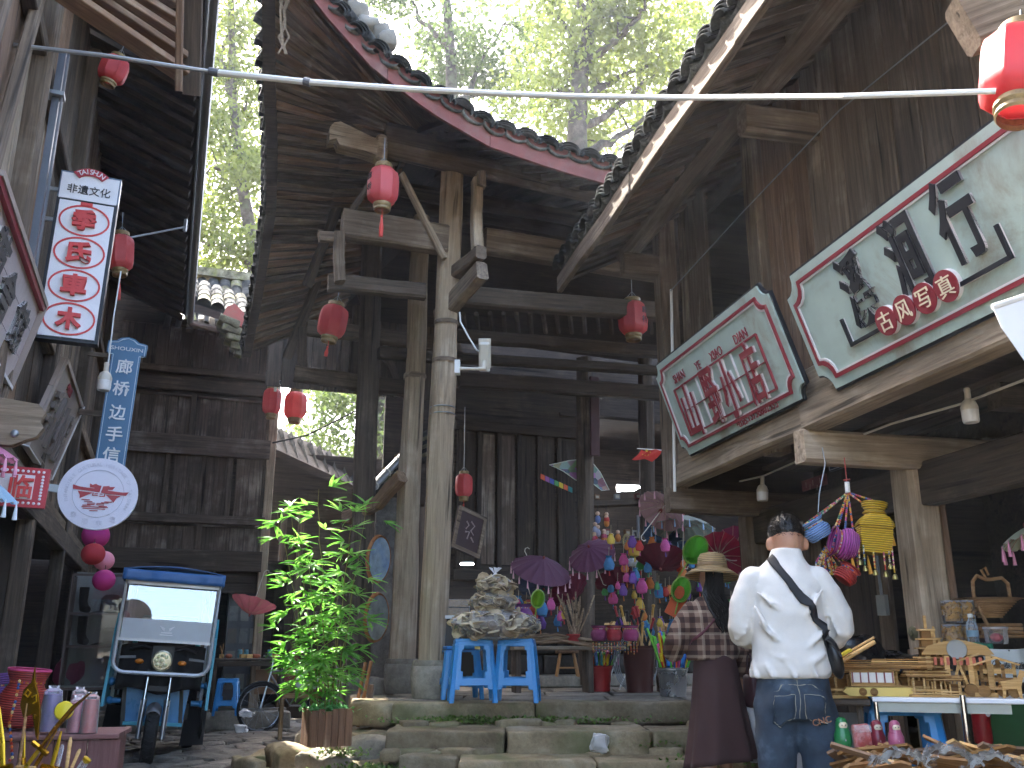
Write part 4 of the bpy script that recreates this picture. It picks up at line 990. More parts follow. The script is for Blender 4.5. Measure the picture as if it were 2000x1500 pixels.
def put_text(parent, name, s, x, z, size, mat, y=0.0, depth=.012, bold=.0, sx=1.0, rot=0.0, shear=0.0, back=None, backd=.03, fit=None):
    b, w, h = text_mb(s, size, depth, bold, sx, shear)
    if fit:
        kx = fit[0]/w; kz = fit[1]/h; b.v = [(q[0]*kx, q[1], q[2]*kz) for q in b.v]
    o = b.ob(name, mat, parent, T((x, y, z))@RY(-rot))
    if back is not None:
        b2, w, h = text_mb(s, size, backd, bold, sx, shear)
        if fit: b2.v = [(q[0]*fit[0]/w, q[1], q[2]*fit[1]/h) for q in b2.v]
        b2.v = [(q[0], q[1]+depth+.001, q[2]) for q in b2.v]
        b2.ob(name+'_side', back, o, T((x, y, z))@RY(-rot))
    return o
# board face with rust-like stains
def stained(name, base, stain, amt=.6):
    if name in _mt: return _mt[name]
    g = NT(name); co = g.coord(jitter=False); n1 = g.noise(co, 2.2, 6, .7, .5); n2 = g.noise(co, 9, 4, .6)
    c = g.mix(g.ramp(n1, [(.5, 0.0), (.72, amt)]), lin(base), lin(stain)); c = g.mix(.25, c, g.ramp(n2, [(.3, .6), (.7, 1.0)]), 'MULTIPLY')
    g.bsdf(c, .6, bump=n2, bs=.05); _mt[name] = g.m; return g.m
SG_FACE = stained('sign_sage', '#a9bdb6', '#877c69', .85); SG_RED = plain('sign_red', '#8c2f3a', .5); SG_BLK = plain('sign_black', '#1d2028', .5)
SG_WHT = plain('sign_white_edge', '#d9d6d6', .5)
def scoop_sign(name, label, B, w, h, cat='sign', n=.11):
    t = thing(name, label, cat, M=B.M)
    b = MB(); b.prism(notched(w, h, n), .012, .034); b.ob('backing', SG_BLK, t)
    o, i = notched(w-.03, h-.03, n*.95), None
    b = MB(); b.prism([(x+.015, z+.015) for x, z in o], 0, .013); b.ob('panel', SG_FACE, t)
    m, m2 = .065, .085
    o1 = [(x+m, z+m) for x, z in notched(w-2*m, h-2*m, n*.95)]; o2 = [(x+m2, z+m2) for x, z in notched(w-2*m2, h-2*m2, n*.95)]
    b = MB(); b.ring(o1, o2, -.012, .002); b.ob('red_border', SG_RED, t)
    o3 = [(x+m2+.002, z+m2+.002) for x, z in notched(w-2*m2-.004, h-2*m2-.004, n*.95)]; o4 = [(x+m2+.012, z+m2+.012) for x, z in notched(w-2*m2-.024, h-2*m2-.024, n*.95)]
    b = MB(); b.ring(o3, o4, -.008, .002); b.ob('white_border', SG_WHT, t)
    return t
XS = 2.78
B, h = lean_board(FR, (1612, 775), (1520, 551), XS, True)
big = scoop_sign('shop_sign', 'large pale green shop sign with black characters leaning out on the right', B, 2.08, h)
for ch, u, v, du in (('溪', 1679, 563, 1), ('涧', 1771, 496, 1), ('行', 1872, 424, 1)):
    x, z = B.at(u, v); put_text(big, 'character', ch, x, z, .36, SG_BLK, 0, .02, .021, back=SG_WHT, backd=.035, fit=(.235, .39))
for ch, u, v in (('古', 1739, 624), ('风', 1775, 603), ('写', 1815, 580), ('真', 1857, 556)):
    x, z = B.at(u, v); b = MB(); b.prism([(x+.074*math.cos(k*.2618), z+.074*math.sin(k*.2618)) for k in range(24)], -.03, -.024); o = b.ob('round_badge', SG_RED, big)
    b = MB(); b.prism([(x+.074*math.cos(k*.2618), z+.074*math.sin(k*.2618)) for k in range(24)], -.0235, .0); b.ob('badge_side', SG_WHT, o)
    tb, w_, h_ = text_mb(ch, .105, .004, .002); tb.ob('badge_character', plain('sign_cream', '#e9dcc0', .5), o, T((x, -.031, z)))
xa, za = B.at(1645, 628); xb, zb_ = B.at(1668, 672); xc, zc = B.at(1978, 498); xd, zd = B.at(1950, 438)
for c0_, c1_ in (((xb, za), (xb, zb_)), ((xb, zb_), (xc, zb_)), ((xc, zb_), (xc, zb_+za-zb_))):
    b = MB(); x0_, x1_ = sorted((c0_[0], c1_[0])); z0_, z1_ = sorted((c0_[1], c1_[1])); b.box(((x0_+x1_)/2, -.013, (z0_+z1_)/2), (x1_-x0_+.02, .012, z1_-z0_+.02)); o = b.ob('bracket_line', SG_BLK, big)
    b = MB(); b.box(((x0_+x1_)/2, -.0035, (z0_+z1_)/2), (x1_-x0_+.022, .006, z1_-z0_+.022)); b.ob('bracket_line_side', SG_WHT, o)
B, h = lean_board(FR, (1338, 897), (1272, 718), XS, True)
x2, z2 = B.at(1576, 760); small = scoop_sign('shop_sign', 'smaller pale green sign with dark red brush characters and phone number', B, x2, h, n=.085)
for s, u, v in (('SHAN', 1327, 735), ('YE', 1364, 714), ('XIAO', 1399, 690), ('DIAN', 1447, 656)):
    x, z = B.at(u, v); put_text(small, 'lettering', s, x, z, .09, SG_RED, 0, .008, .004, back=SG_WHT, backd=.014, sx=.85)
for ch, u, v in (('山', 1354, 800), ('野', 1396, 772), ('小', 1429, 757), ('店', 1475, 727)):
    x, z = B.at(u, v); put_text(small, 'character', ch, x, z, .3, SG_RED, -.012, .014, .014, sx=.8, shear=.12, back=SG_WHT, backd=.024, fit=(.21, .4))
x, z = B.at(1480, 805); put_text(small, 'lettering', '电话:13758802535', x-.015, z, .06, SG_RED, 0, .008, .006, back=SG_WHT, backd=.014, fit=(.56, .075))
xa, za = B.at(1315, 765); xb, zb2 = B.at(1356, 848); xc, zc = B.at(1522, 765)
xL_, xR_, zL_, zH_ = (xa+xb)/2, xc, zb2, za
for c, d in ((((xL_+xR_)/2, zL_), (xR_-xL_, .012)), (((xL_+xR_)/2, zH_), (xR_-xL_, .012)), (((xL_+xR_)/2, (zL_+zH_)/2), (xR_-xL_, .006)), ((xL_, (zL_+zH_)/2), (.012, zH_-zL_)), ((xR_, (zL_+zH_)/2), (.012, zH_-zL_))):
    b = MB(); b.box((c[0], -.008, c[1]), (d[0], .014, d[1])); b.ob('grid_line', SG_RED, small)
for k in (1, 2, 3, 4, 5, 6):
    b = MB(); b.box((xL_+(xR_-xL_)*(k+.02*(k % 2))/7, -.006, (zL_+zH_)/2), (.012, .012, zH_-zL_-.02)); b.ob('grid_line', SG_WHT, small)
# ---- left leaning wooden signs
SG_WOOD = stained('sign_weathered', '#97887f', '#77655c', .7); SG_PALE = stained('sign_pale_marble', '#b6aaa8', '#8e7d6a', .7)
B, h = lean_board(FS, (52, 868), (130, 699), PL+.07, False)
s2 = thing('carved_sign', 'small grey wooden shop sign with white edged characters behind the plank end', 'sign', M=B.M)
Lw = 1.55
for i in range(3): 
    b = MB(); b.box((Lw/2, .02, h*(i+.5)/3), (Lw, .035, h/3-.006)); b.ob('sign_plank', SG_WOOD, s2)
b = MB(); b.ring([(0, 0), (Lw, 0), (Lw, h), (0, h)], [(.03, .03), (Lw-.03, .03), (Lw-.03, h-.03), (.03, h-.03)], -.02, .0); b.ob('frame', SG_WOOD, s2)
b = MB(); b.box((Lw+.006, .0, h/2), (.01, .06, h)); b.box((Lw/2, .01, -.006), (Lw, .06, .01)); b.ob('white_edge', SG_WHT, s2)
for ch, x in (('手', .3), ('作', .62), ('小', .94), ('院', 1.22)):
    put_text(s2, 'character', ch, x, h*.45, .27, plain('char_grey', '#6f645e', .6), 0, .03, .02, fit=(.22, h*.6), back=SG_WHT, backd=.028)
put_text(s2, 'red_lettering', '乡村客栈', Lw*.42, h*.87, .07, SG_RED, 0, .01)
B, h = lean_board(FS, (15, 752), (81, 597), PL+.06, False)
Lw = 0.0; HH = h; x0_ = -1.9
s1 = thing('carved_sign', 'large pale board sign with black characters cut off by the left edge', 'sign', M=B.M)
for i in range(3):
    b = MB(); b.box(((Lw+x0_)/2, .02, HH*(i+.5)/3), (Lw-x0_, .035, HH/3-.005)); b.ob('sign_plank', SG_PALE, s1)
b = MB(); b.box(((Lw+x0_)/2, -.012, HH-.02), (Lw-x0_, .03, .03)); b.ob('red_border', SG_RED, s1)
b = MB(); b.box(((Lw+x0_)/2, -.0, HH+.012), (Lw-x0_, .07, .03)); b.box((Lw+.012, 0, HH/2), (.02, .07, HH+.05)); b.ob('edge', SG_WOOD, s1)
b = MB(); b.box(((Lw+x0_)/2, .0, -.012), (Lw-x0_, .07, .02)); b.ob('white_edge', SG_WHT, s1)
for ch, u, v in (('苗', -8, 500), ('舍', 8, 575), ('館', 33, 636)):
    x, z = B.at(u, v); put_text(s1, 'character', ch, x, z, .3, SG_BLK, 0, .02, .03, fit=(.34, HH*.5), back=SG_WHT, backd=.04)
# ---- upright light box sign
Ys = 7.2
tl, tr_, bl_, br_ = (FS.S(u, v, Ys) for u, v in ((106, 394), (214, 398), (79, 656), (190, 664)))
cx_, wd_ = (tl.x+tr_.x+bl_.x+br_.x)/4, (tr_.x-tl.x+br_.x-bl_.x)/2; z0_, z1_ = (bl_.z+br_.z)/2, (tl.z+tr_.z)/2
Mv = FS.M @ T((cx_, Ys, z0_)) @ RY(.8)
lb = thing('lightbox_sign', 'upright white light box sign with four red characters in red ovals', 'sign', M=Mv)
hh = z1_-z0_
WSG = plain('sign_white', '#e6e6ea', .4); RSG = plain('sign_bright_red', '#d0413f', .45)
b = MB(); b.box((0, .05, hh/2), (wd_+.05, .1, hh+.05)); b.ob('box', SG_BLK, lb)
b = MB(); b.box((0, -.004, hh/2), (wd_, .012, hh)); b.ob('face', WSG, lb)
for i, ch in enumerate('季氏車木'):
    z = hh*(.86-.243*i)
    ro, ri = wd_*.47, wd_*.435
    b = MB(); N = 32; b.ring([(ro*math.cos(6.2832*k/N), z+hh*.118*math.sin(6.2832*k/N)) for k in range(N)], [(ri*math.cos(6.2832*k/N), z+hh*.106*math.sin(6.2832*k/N)) for k in range(N)], -.016, -.009); b.ob('red_oval', RSG, lb)
    put_text(lb, 'character', ch, 0, z, .22, RSG, -.011, .03, .045, fit=(wd_*.46, hh*.155))
b = MB(); b.box((0, -.015, hh*.985), (wd_*.22, .01, hh*.025)); b.ob('oval_tab', RSG, lb)
hz = hh+.03; h2 = FS.S(150, 336, Ys).z-z0_-hh
b = MB(); b.box((.0, .05, hz+h2/2-.03), (wd_*1.13, .09, h2)); b.ob('header_box', plain('header_blue', '#5d6d80', .4), lb)
b = MB(); b.box((0, 0, hz+h2/2-.03), (wd_*1.07, .012, h2-.035)); b.ob('header_face', WSG, lb)
put_text(lb, 'lettering', '非遺文化', 0, hz+h2*.3, .09, SG_BLK, -.006, .006, .002, fit=(wd_*.8, h2*.3))
ra, rb_ = wd_*.46, wd_*.3; zc_ = hz+h2*.36
arc = [(ra*math.sin(R(a)), zc_+ra*math.cos(R(a))*.95) for a in range(-45, 46, 10)]; arc2 = [(rb_*math.sin(R(a)), zc_+rb_*math.cos(R(a))*.95) for a in range(-45, 46, 10)]
b = MB(); n = len(arc); vs = [(x, -.02, z) for x, z in arc+arc2]+[(x, .02, z) for x, z in arc+arc2]
b.add(vs, [(n+i, n+i+1, i+1, i) for i in range(n-1)]+[(i, i+1, 2*n+i+1, 2*n+i) for i in range(n-1)]+[(n+i+1, n+i, 3*n+i, 3*n+i+1) for i in range(n-1)]+[(0, 2*n, 3*n, n), (n-1, 2*n-1, 4*n-1, 3*n-1)]); b.ob('red_arch', plain('arch_red', '#b03440', .5), lb)
for i, ch in enumerate('TAISHUN'):
    a = -33+11*i; r_ = (ra+rb_)/2; put_text(lb, 'arch_letter', ch, r_*math.sin(R(a)), zc_+r_*math.cos(R(a))*.95, .058, WSG, -.0205, .004, .002, rot=-a)
for zz in (hh*.86, hh*.2, hh+.1):
    b = MB(); b.box((-wd_/2-.12, .05, zz), (.26, .02, .03)); b.ob('bracket', METAL, lb)
# ---- blue hanging sign
Yb = 9.0
tl, tr_, bl_, br_ = (FS.S(u, v, Yb) for u, v in ((213, 690), (264, 690), (190, 896), (243, 890)))
wd_ = (tr_.x-tl.x+br_.x-bl_.x)/2+.03; z0_ = FS.S(215, 935, Yb).z; z1_ = (tl.z+tr_.z)/2; hh = z1_-z0_; cx_ = (tl.x+tr_.x+bl_.x+br_.x)/4
bs = thing('hanging_sign', 'narrow blue upright shop sign with white characters behind the hanging bulb', 'sign', M=FS.M@T((cx_, Yb, z0_))@RY(1.5))
BLU = plain('sign_blue', '#4a7599', .5); 
out = [(-wd_/2, 0), (wd_/2, 0), (wd_/2, hh), (wd_*.68, hh), (wd_*.68, hh+.11), (wd_*.4, hh+.12), (wd_*.25, hh+.15), (0, hh+.165), (-wd_*.25, hh+.15), (-wd_*.4, hh+.12), (-wd_*.68, hh+.11), (-wd_*.68, hh), (-wd_/2, hh)]
b = MB(); b.prism(out, 0, .05); b.ob('panel', BLU, bs)
def inset(p, d, cz): 
    cx0 = 0; return [(x-math.copysign(d, x) if abs(x) > .001 else x, z-d if z > cz else z+d) for x, z in p]
b = MB(); b.ring(inset(out, .012, hh/2), inset(out, .018, hh/2), -.006, .001); b.ob('pale_border', plain('pale_blue', '#b5c9d8', .5), bs)
put_text(bs, 'lettering', 'SHOUXIN', 0, hh+.045, .06, WSG, -.002, .005, 0, fit=(wd_*1.1, .035))
for i, ch in enumerate('廊桥边手信'):
    u, v = ((231, 715), (227, 758), (222, 805), (216, 847), (210, 888))[i]; z = FS.S(u, v, Yb).z-z0_
    put_text(bs, 'character', ch, 0, z, .15, WSG, 0, .012, .012, fit=(wd_*.56, wd_*.56))
b = MB(); b.box((-wd_/2-.1, .025, hh*.5), (.2, .03, .05)); b.box((-wd_/2-.1, .025, hh*.97), (.2, .03, .04)); b.ob('bracket', W_DARK, bs)
# ---- round white sign
Yr = 6.9; c = FS.S(192, 964, Yr); rr_ = (FS.S(271, 964, Yr).x-FS.S(113, 964, Yr).x)/2
rs = thing('round_sign', 'round white heritage sign with a red covered bridge emblem', 'sign', M=FS.M@T(c)@RY(5)@RX(0))
N = 48
b = MB(); b.prism([(rr_*math.cos(6.2832*k/N), rr_*.97*math.sin(6.2832*k/N)) for k in range(N)], 0, .05); b.ob('disc', plain('sign_lilac_white', '#d5d4e0', .45), rs)
GRY = plain('ring_grey', '#9899a8', .5); ERD = plain('emblem_red', '#a8343c', .5)
ra, rb_ = rr_*.645, rr_*.635
b = MB(); b.ring([(ra*math.cos(6.2832*k/N), ra*math.sin(6.2832*k/N)) for k in range(N)], [(rb_*math.cos(6.2832*k/N), rb_*math.sin(6.2832*k/N)) for k in range(N)], -.003, .001); b.ob('thin_ring', GRY, rs)
K = rr_/640.0
def em(pts): return [((x-720)*K*.985, -(y-735-(x-720)*.083)*K) for x, y in pts]
for pts in ([(290, 600), (400, 630), (560, 645), (640, 650), (640, 640), (565, 635), (553, 568), (600, 590), (652, 568), (690, 590), (748, 600), (735, 715), (640, 705), (300, 675)],
            [(775, 605), (830, 600), (872, 590), (880, 612), (968, 605), (935, 660), (862, 662), (862, 675), (1000, 688), (1110, 695), (1207, 688), (1172, 752), (860, 735), (755, 718)],
            [(385, 705), (630, 725), (440, 832), (430, 770)], [(1088, 760), (845, 750), (995, 880), (1030, 800)]):
    b = MB(); P_ = em(pts)
    A_ = sum(P_[i][0]*P_[(i+1) % len(P_)][1]-P_[(i+1) % len(P_)][0]*P_[i][1] for i in range(len(P_)))
    if A_ < 0: P_ = P_[::-1]
    b.prism(P_, -.005, .001); b.ob('emblem_roof', ERD, rs)
for x0e, x1e, y_, yy in ((628, 720, 765, 778), (628, 645, 722, 778), (745, 835, 775, 788), (818, 835, 735, 788), (660, 720, 735, 748), (745, 790, 735, 748)):
    b = MB(); b.prism(em([(x0e, yy), (x1e, yy), (x1e, y_), (x0e, y_)]), -.005, .001); b.ob('emblem_line', ERD, rs)
for x0e, x1e, y_ in ((475, 605, 850), (525, 655, 878), (575, 705, 905), (580, 700, 930), (510, 640, 945), (500, 925, 970), (525, 885, 1000), (640, 770, 1035), (845, 970, 872), (795, 915, 890), (725, 850, 905), (725, 855, 930), (770, 905, 955)):
    b = MB(); b.prism(em([(x0e, y_+7), (x1e, y_+7), (x1e, y_-6), (x0e, y_-6)]), -.005, .001); b.ob('water_line', ERD, rs)
txt = 'INTANGIBLE CULTURAL HERITAGE OF TAISHUN'
FNT = plain('faint_lettering', '#bdbdcb', .5)
for i, ch in enumerate(txt):
    if ch == ' ': continue
    a = -112+224*i/(len(txt)-1); r_ = rr_*.8; put_text(rs, 'ring_letter', ch, r_*math.sin(R(a)), r_*math.cos(R(a)), rr_*.13, FNT, -.001, .002, 0, rot=-a)
for i, ch in enumerate('泰顺非遗'):
    a = 215-22*i*1.05+(-5); a = 218-25*i; r_ = rr_*.8; put_text(rs, 'ring_character', ch, r_*math.sin(R(a)), r_*math.cos(R(a)), rr_*.17, FNT, -.001, .002, 0)
b = MB(); b.box((-rr_-.1, .03, .0), (.25, .03, .05)); b.ob('bracket', METAL, rs)
# ---- red and white welcome board with dots
Yw = 5.6; q1, q2 = FS.S(-75, 985, Yw), FS.S(86, 991, Yw); q3 = FS.S(93, 914, Yw)
ww, wh = q2.x-q1.x, q3.z-q2.z
wb_ = thing('welcome_board', 'red bordered white board with white dots and red characters at the left edge', 'sign', M=FS.M@T(q1+Vector((0, 0, .01)))@RY(1.5))
b = MB(); b.box((ww/2, .03, wh/2), (ww, .04, wh)); b.ob('board', plain('board_red', '#b8343f', .5), wb_)
b = MB(); b.box((ww/2-.02, .008, wh/2), (ww-.1, .006, wh-.085)); b.ob('face', WSG, wb_)
for i in range(14):
    for zz in (.022, wh-.022):
        b = MB(); b.ball((ww-.03-.026*i, .008, zz), (.008, .004, .008), 8, 5); b.ob('dot', WSG, wb_)
for i in range(8):
    b = MB(); b.ball((ww-.03, .008, .048+(wh-.095)*i/7), (.008, .004, .008), 8, 5); b.ob('dot', WSG, wb_)
for i, ch in enumerate('光临'):
    put_text(wb_, 'character', ch, ww-.3+.17*i, wh/2, .13, RSG, .004, .014, .02)
# ---- house number plate, red plaque, white cloth banner, dark hanging plaque inside
def face_plate(name, label, fr, x, u0, v0, u1, v1, mat, th=.02, right=True):
    a, b_ = fr.P(u0, v0, x), fr.P(u1, v1, x); X = Vector((0, -1, 0)); Y = Vector((1, 0, 0))
    t = thing(name, label, 'plate', M=fr.M@basis(X, Y, Vector((0, 0, 1)), (x, a.y, a.z)))
    w, h = a.y-b_.y, b_.z-a.z; m = MB(); m.box((w/2, th/2, h/2), (w, th, h)); m.ob('plate', mat, t); return t, w, h
np_, w, h = face_plate('number_plate', 'small dark blue house number plate reading 10 above the hanging baskets', FR, PB-.09, 1619, 922, 1652, 880, plain('plate_blue', '#222c44', .4))
put_text(np_, 'number', '10', w*.6, h*.36, .1, plain('plate_white', '#a9adb5', .5), 0, .003, .004, fit=(w*.48, h*.36))
b = MB(); b.ring([(.008, .008), (w-.008, .008), (w-.008, h-.008), (.008, h-.008)], [(.013, .013), (w-.013, .013), (w-.013, h-.013), (.013, h-.013)], -.002, .001); b.ob('border', plain('plate_white', '#a9adb5'), np_)
rp_, w, h = face_plate('red_plaque', 'faded red plaque on the lintel left of the number plate', FR, PB-.09, 1567, 960, 1610, 925, plain('plaque_red', '#6d2f30', .6))
for i in range(5):
    b = MB(); b.box((w*(.2+.15*i), -.002, h*.5), (.006, .002, h*.5), RY(12*(i % 2))); b.ob('mark', plain('plaque_mark', '#b39a93', .6), rp_)
# ---- lanterns
LRED = translucent('lantern_red', '#c8464b', '#de6667', .4, .5, 4); LGOLD = plain('lantern_gold', '#9a8258', .45, .3, var=.5, scale=60); LBLK = plain('lantern_ink', '#2a1416', .6)
def lantern(label, pos, r=.13, h=.32, tilt=(0, 0), tassel=True, chars=None, cord=.25, tas=.2, mat=None, group='red palace lanterns'):
    r *= 1.12; h *= 1.1
    t = thing('red_lantern', label, 'lantern', M=T(pos)@RX(tilt[0])@RY(tilt[1]), group=group)
    b = MB(); n = 48; prof = [(.56, -.5), (.7, -.47), (.93, -.38), (1.0, -.25), (1.02, 0), (1.0, .25), (.93, .38), (.7, .47), (.56, .5)]
    vs = []
    for pr_, pz in prof:
        for k in range(n):
            a = 2*math.pi*k/n; f = math.cos(math.pi/8)/math.cos((a % (math.pi/4))-math.pi/8); rib = 1+.012*(1 if k % 6 == 0 else 0)
            vs.append((pr_*r*math.cos(a)*f*rib, pr_*r*math.sin(a)*f*rib, pz*h))
    b.add(vs, [(j*n+k, j*n+(k+1) % n, (j+1)*n+(k+1) % n, (j+1)*n+k) for j in range(8) for k in range(n)]); b.ob('shade', mat or LRED, t, smooth=True)
    for zz, rr in ((.5, .58), (-.5, .58)):
        b = MB(); s = 1 if zz > 0 else -1
        b.lathe([(rr*r, zz*h), (rr*r*1.04, zz*h+s*.02*h), (rr*r*.98, zz*h+s*.06*h), (rr*r*1.0, zz*h+s*.09*h), (rr*r*.94, zz*h+s*.13*h)] if s > 0 else [(rr*r*.86, zz*h-.2*h), (rr*r*.95, zz*h-.17*h), (rr*r*.9, zz*h-.11*h), (rr*r*1.02, zz*h-.07*h), (rr*r*1.0, zz*h)], 24); b.ob('collar', LGOLD, t, smooth=True)
    b = MB(); b.tube([(0, 0, h*.55), (0, 0, h*.55+cord)], .004, 5); b.tube([(-r*.5, 0, h*.6), (0, 0, h*.6+r*.6), (r*.5, 0, h*.6)], .003, 5); b.ob('hanger', METAL, t)
    if tassel:
        b = MB(); z0 = -h*.7; b.tube([(0, 0, z0+.02), (.004, 0, z0-.05)], .004, 5); b.lathe([(.018, z0-.05-tas), (.02, z0-.06-tas*.5), (.008, z0-.06), (.014, z0-.05), (.003, z0-.035)], 9); b.ob('tassel', plain('tassel_red', '#c8453a', .7), t)
    if chars:
        for i, ch in enumerate(chars):
            for ang in (-60, 120):
                put_text(t, 'ink_character', ch, 0, h*(.16-.26*i), r*.42, LBLK, -r*1.005, .004, .01) if ang == 0 else None
            a = R(chars_ang[0]); b_, w_, h_ = text_mb(ch, r*.5, .003, .01); b_.ob('ink_character', LBLK, t, RZ(chars_ang[0])@T((0, -r*1.0, h*(.17-.3*i))))
    return t
chars_ang = [-45]
def lpos(u, v, Y): return tuple(FW.S(u, v, Y))
chars_ang[0] = -50
lantern('red lantern with gold collars hanging from the carved beam nose of the pavilion', lpos(748, 364, 7.55), .125, .32, chars='廊桥', cord=.3)
lantern('red lantern tilted by the wind under the left eave of the pavilion', lpos(650, 628, 9.2), .135, .31, (0, 8), cord=.5, tas=.1)
chars_ang[0] = 45
lantern('red lantern hanging inside the pavilion right of the security camera', lpos(1236, 622, 9.4), .14, .33, tassel=False, chars='廊桥', cord=.7)
lantern('dim red lantern deep in the pavilion beside the dark door leaves', lpos(906, 948, 12.0), .1, .27, cord=.9, tas=.1)
lantern('half hidden red lantern under the top left soffit', lpos(222, 136, 6.6), .1, .2, (0, 14), tassel=False, cord=.3)
lantern('red lantern beside the upright light box sign', lpos(236, 494, 8.4), .115, .32, (0, -4), cord=.25, tas=.2)
lantern('dark red lantern with a pale edge on the panelled house corner', lpos(531, 784, 13.0), .12, .34, tassel=False, cord=.1)
lantern('dark red lantern hanging right of the panelled house corner', lpos(577, 792, 13.4), .15, .36, tassel=False, cord=.35)
lantern('large pink red lantern cut by the right picture edge', lpos(1990, 138, 2.75), .115, .275, (-8, 14), tassel=False, cord=.12)
# ---- poles, wires, bulbs
pole = MB(); pl_ = [wp(u, v, Y) for u, v, Y in ((-140, 66, 4.6), (0, 85, 4.7), (200, 108, 4.85), (418, 141, 5.0))]
bl2 = [wp(u, v, Y) for u, v, Y in ((418, 141, 5.0), (600, 160, 5.0), (800, 174, 4.9), (1000, 184, 4.75), (1150, 189, 4.5), (1300, 191, 4.1), (1450, 190, 3.5), (1650, 188, 2.9), (1945, 178, 2.7))]
cp = thing('overhead_conduit', 'long grey pipe strung across the lane above everything', 'pipe', tuple(pl_[0])); INV[cp.name] = T(-pl_[0])
pole.tube(pl_, .014, 8); pole.ob('left_length', METAL, cp, smooth=True); pole = MB(); pole.tube(bl2, [.021, .02, .019, .018, .017, .015, .013, .011, .0105], 8); pole.ob('right_length', WHITE_M, cp, smooth=True)
for q, d in ((bl2[0], .03), (bl2[1], .02)):
    b = MB(); b.tube([q-Vector((d, 0, -.006)), q+Vector((d, 0, -.006))], .026, 10); b.ob('coupling', plain('coupling_grey', '#5d6064', .5), cp)
def wire(label, pts, r=.005, mat=None, name='cable'):
    q = [Vector(p) for p in pts]; b = MB(); b.tube([p-q[0] for p in q], r, 6); o = b.ob(name, mat or WHITE_M, None, T(q[0]), smooth=True); return tag(o, label, name)
wire('thin pale wire running diagonally under the right roof', [FR.M@FR.P(u, v, PF-.15) for u, v in ((1310, 568), (1450, 415), (1640, 215), (1868, 30))], .004, METAL)
wire('loose twisted wire hanging from the jetty beam end', [wp(u, v, 4.9) for u, v in ((1606, 874), (1612, 905), (1606, 935), (1600, 965), (1598, 1000))], .003, METAL)
wire('dark cable stretched from the house corner to the pavilion post', [wp(u, v, 12.8) for u, v in ((532, 865), (600, 850), (700, 800))], .012, BLACK_P)
wire('thin lamp cord dropping in front of the blue sign', [wp(u, v, 7.0) for u, v in ((236, 530), (222, 620), (211, 715))], .006)
brk_ = thing('wall_bracket', 'grey metal arm under the left gutter pointing at a lantern', 'bracket', lpos(362, 440, 9.0))
b = MB(); b.box((0, 0, 0), (.03, .03, .14)); b.tube([(0, 0, -.02), Vector(lpos(244, 466, 8.6))-Vector(lpos(362, 440, 9.0))], .012, 6); b.ob('arm', METAL, brk_)
GLB = plain('bulb_glass', '#dcd8d4', .3, spec=.6); BSK = plain('bulb_socket', '#c9bfae', .5)
def bulb(label, pos, s=1.0, tilt=0):
    t = thing('light_bulb', label, 'bulb', M=T(pos)@RY(tilt)@SCL(s), group='hanging light bulbs')
    b = MB(); b.lathe([(.001, -.09), (.04, -.09), (.045, -.075), (.046, -.02)], 18); b.ob('diffuser', GLB, t, smooth=True)
    b = MB(); b.lathe([(.047, -.02), (.047, .0), (.035, .03), (.018, .045), (.016, .08), (.018, .1), (.014, .11), (.001, .11)], 18); b.ob('housing', BSK, t, smooth=True); return t
bulb('white light bulb hanging in front of the blue sign', lpos(205, 738, 7.0), 1.15)
bulb('white light bulb under the jetty left of the number plate', FR.M@FR.P(1489, 957, 3.2), .9, 4)
bulb('white light bulb under the jetty near the right edge', FR.M@FR.P(1893, 795, 3.2), .9, 0)
wire('beige cable clipped under the jetty boards', [FR.M@FR.P(u, v, 3.2) for u, v in ((1445, 940), (1490, 930), (1600, 882), (1740, 828), (1880, 788), (2000, 742))], .007, BSK)
dl = thing('ceiling_lamp', 'flat round unlit ceiling lamp inside the right shop', 'lamp', FR.M@FR.P(1866, 944, 4.3)); b = MB(); b.lathe([(.001, -.03), (.14, -.025), (.155, 0), (.15, .02), (.001, .03)], 32); b.ob('disc', plain('lamp_disc', '#bdbdbd', .5), dl, smooth=True)
# ---- security cameras
def cctv(label, pos, rz, s=1.0, flip=False):
    t = thing('security_camera', label, 'camera', M=T(pos)@RZ(rz)@SCL(s)); CM = plain('camera_cream', '#d6d1c2', .45)
    Mb = T((.17, -.02, .06))@RX(-62)
    b = MB(); b.box((0, 0, 0), (.1, .26, .085), Mb, .0); o = b.ob('body', CM, t); o.modifiers.new('b', 'BEVEL').width = .012
    b = MB(); b.box((0, -.015, .052), (.118, .29, .012), Mb); o = b.ob('sunshield', CM, t); o.modifiers.new('b', 'BEVEL').width = .004
    b = MB(); b.box((0, .135, .0), (.1, .02, .085), Mb); o = b.ob('rear_cap', WHITE_M, t); o.modifiers.new('b', 'BEVEL').width = .006
    b = MB(); b.tube([(-.08, 0, -.06), (.1, -.02, -.07), (.165, -.02, -.07), (.17, -.02, .03)], [.017, .015, .03, .022], 12); b.ob('arm', CM, t, smooth=True)
    b = MB(); b.box((-.09, 0, -.05), (.05, .09, .13)); b.ob('mounting_plate', WHITE_M, t)
    b = MB(); b.tube([(.17, .01, .17), (.14, .0, .1), (.09, .01, .13), (.02, .02, .25), (-.07, .02, .42), (-.08, .02, .52)], .009, 6); b.ob('cable', WHITE_M, t, smooth=True); return t
cctv('cream security camera strapped to the front pillar', lpos(912, 708, 8.0), 0, .95)
t = thing('security_camera', 'small white camera above the dark red lantern on the house corner', 'camera', lpos(538, 752, 12.9)); b = MB(); b.box((.03, 0, .03), (.1, .08, .06)); b.tube([(0, 0, -.1), (0, 0, .06)], .02, 8); b.ob('body', WHITE_M, t); b = MB(); b.box((.08, -.02, .03), (.02, .05, .05)); b.ob('lens', BLACK_P, t)
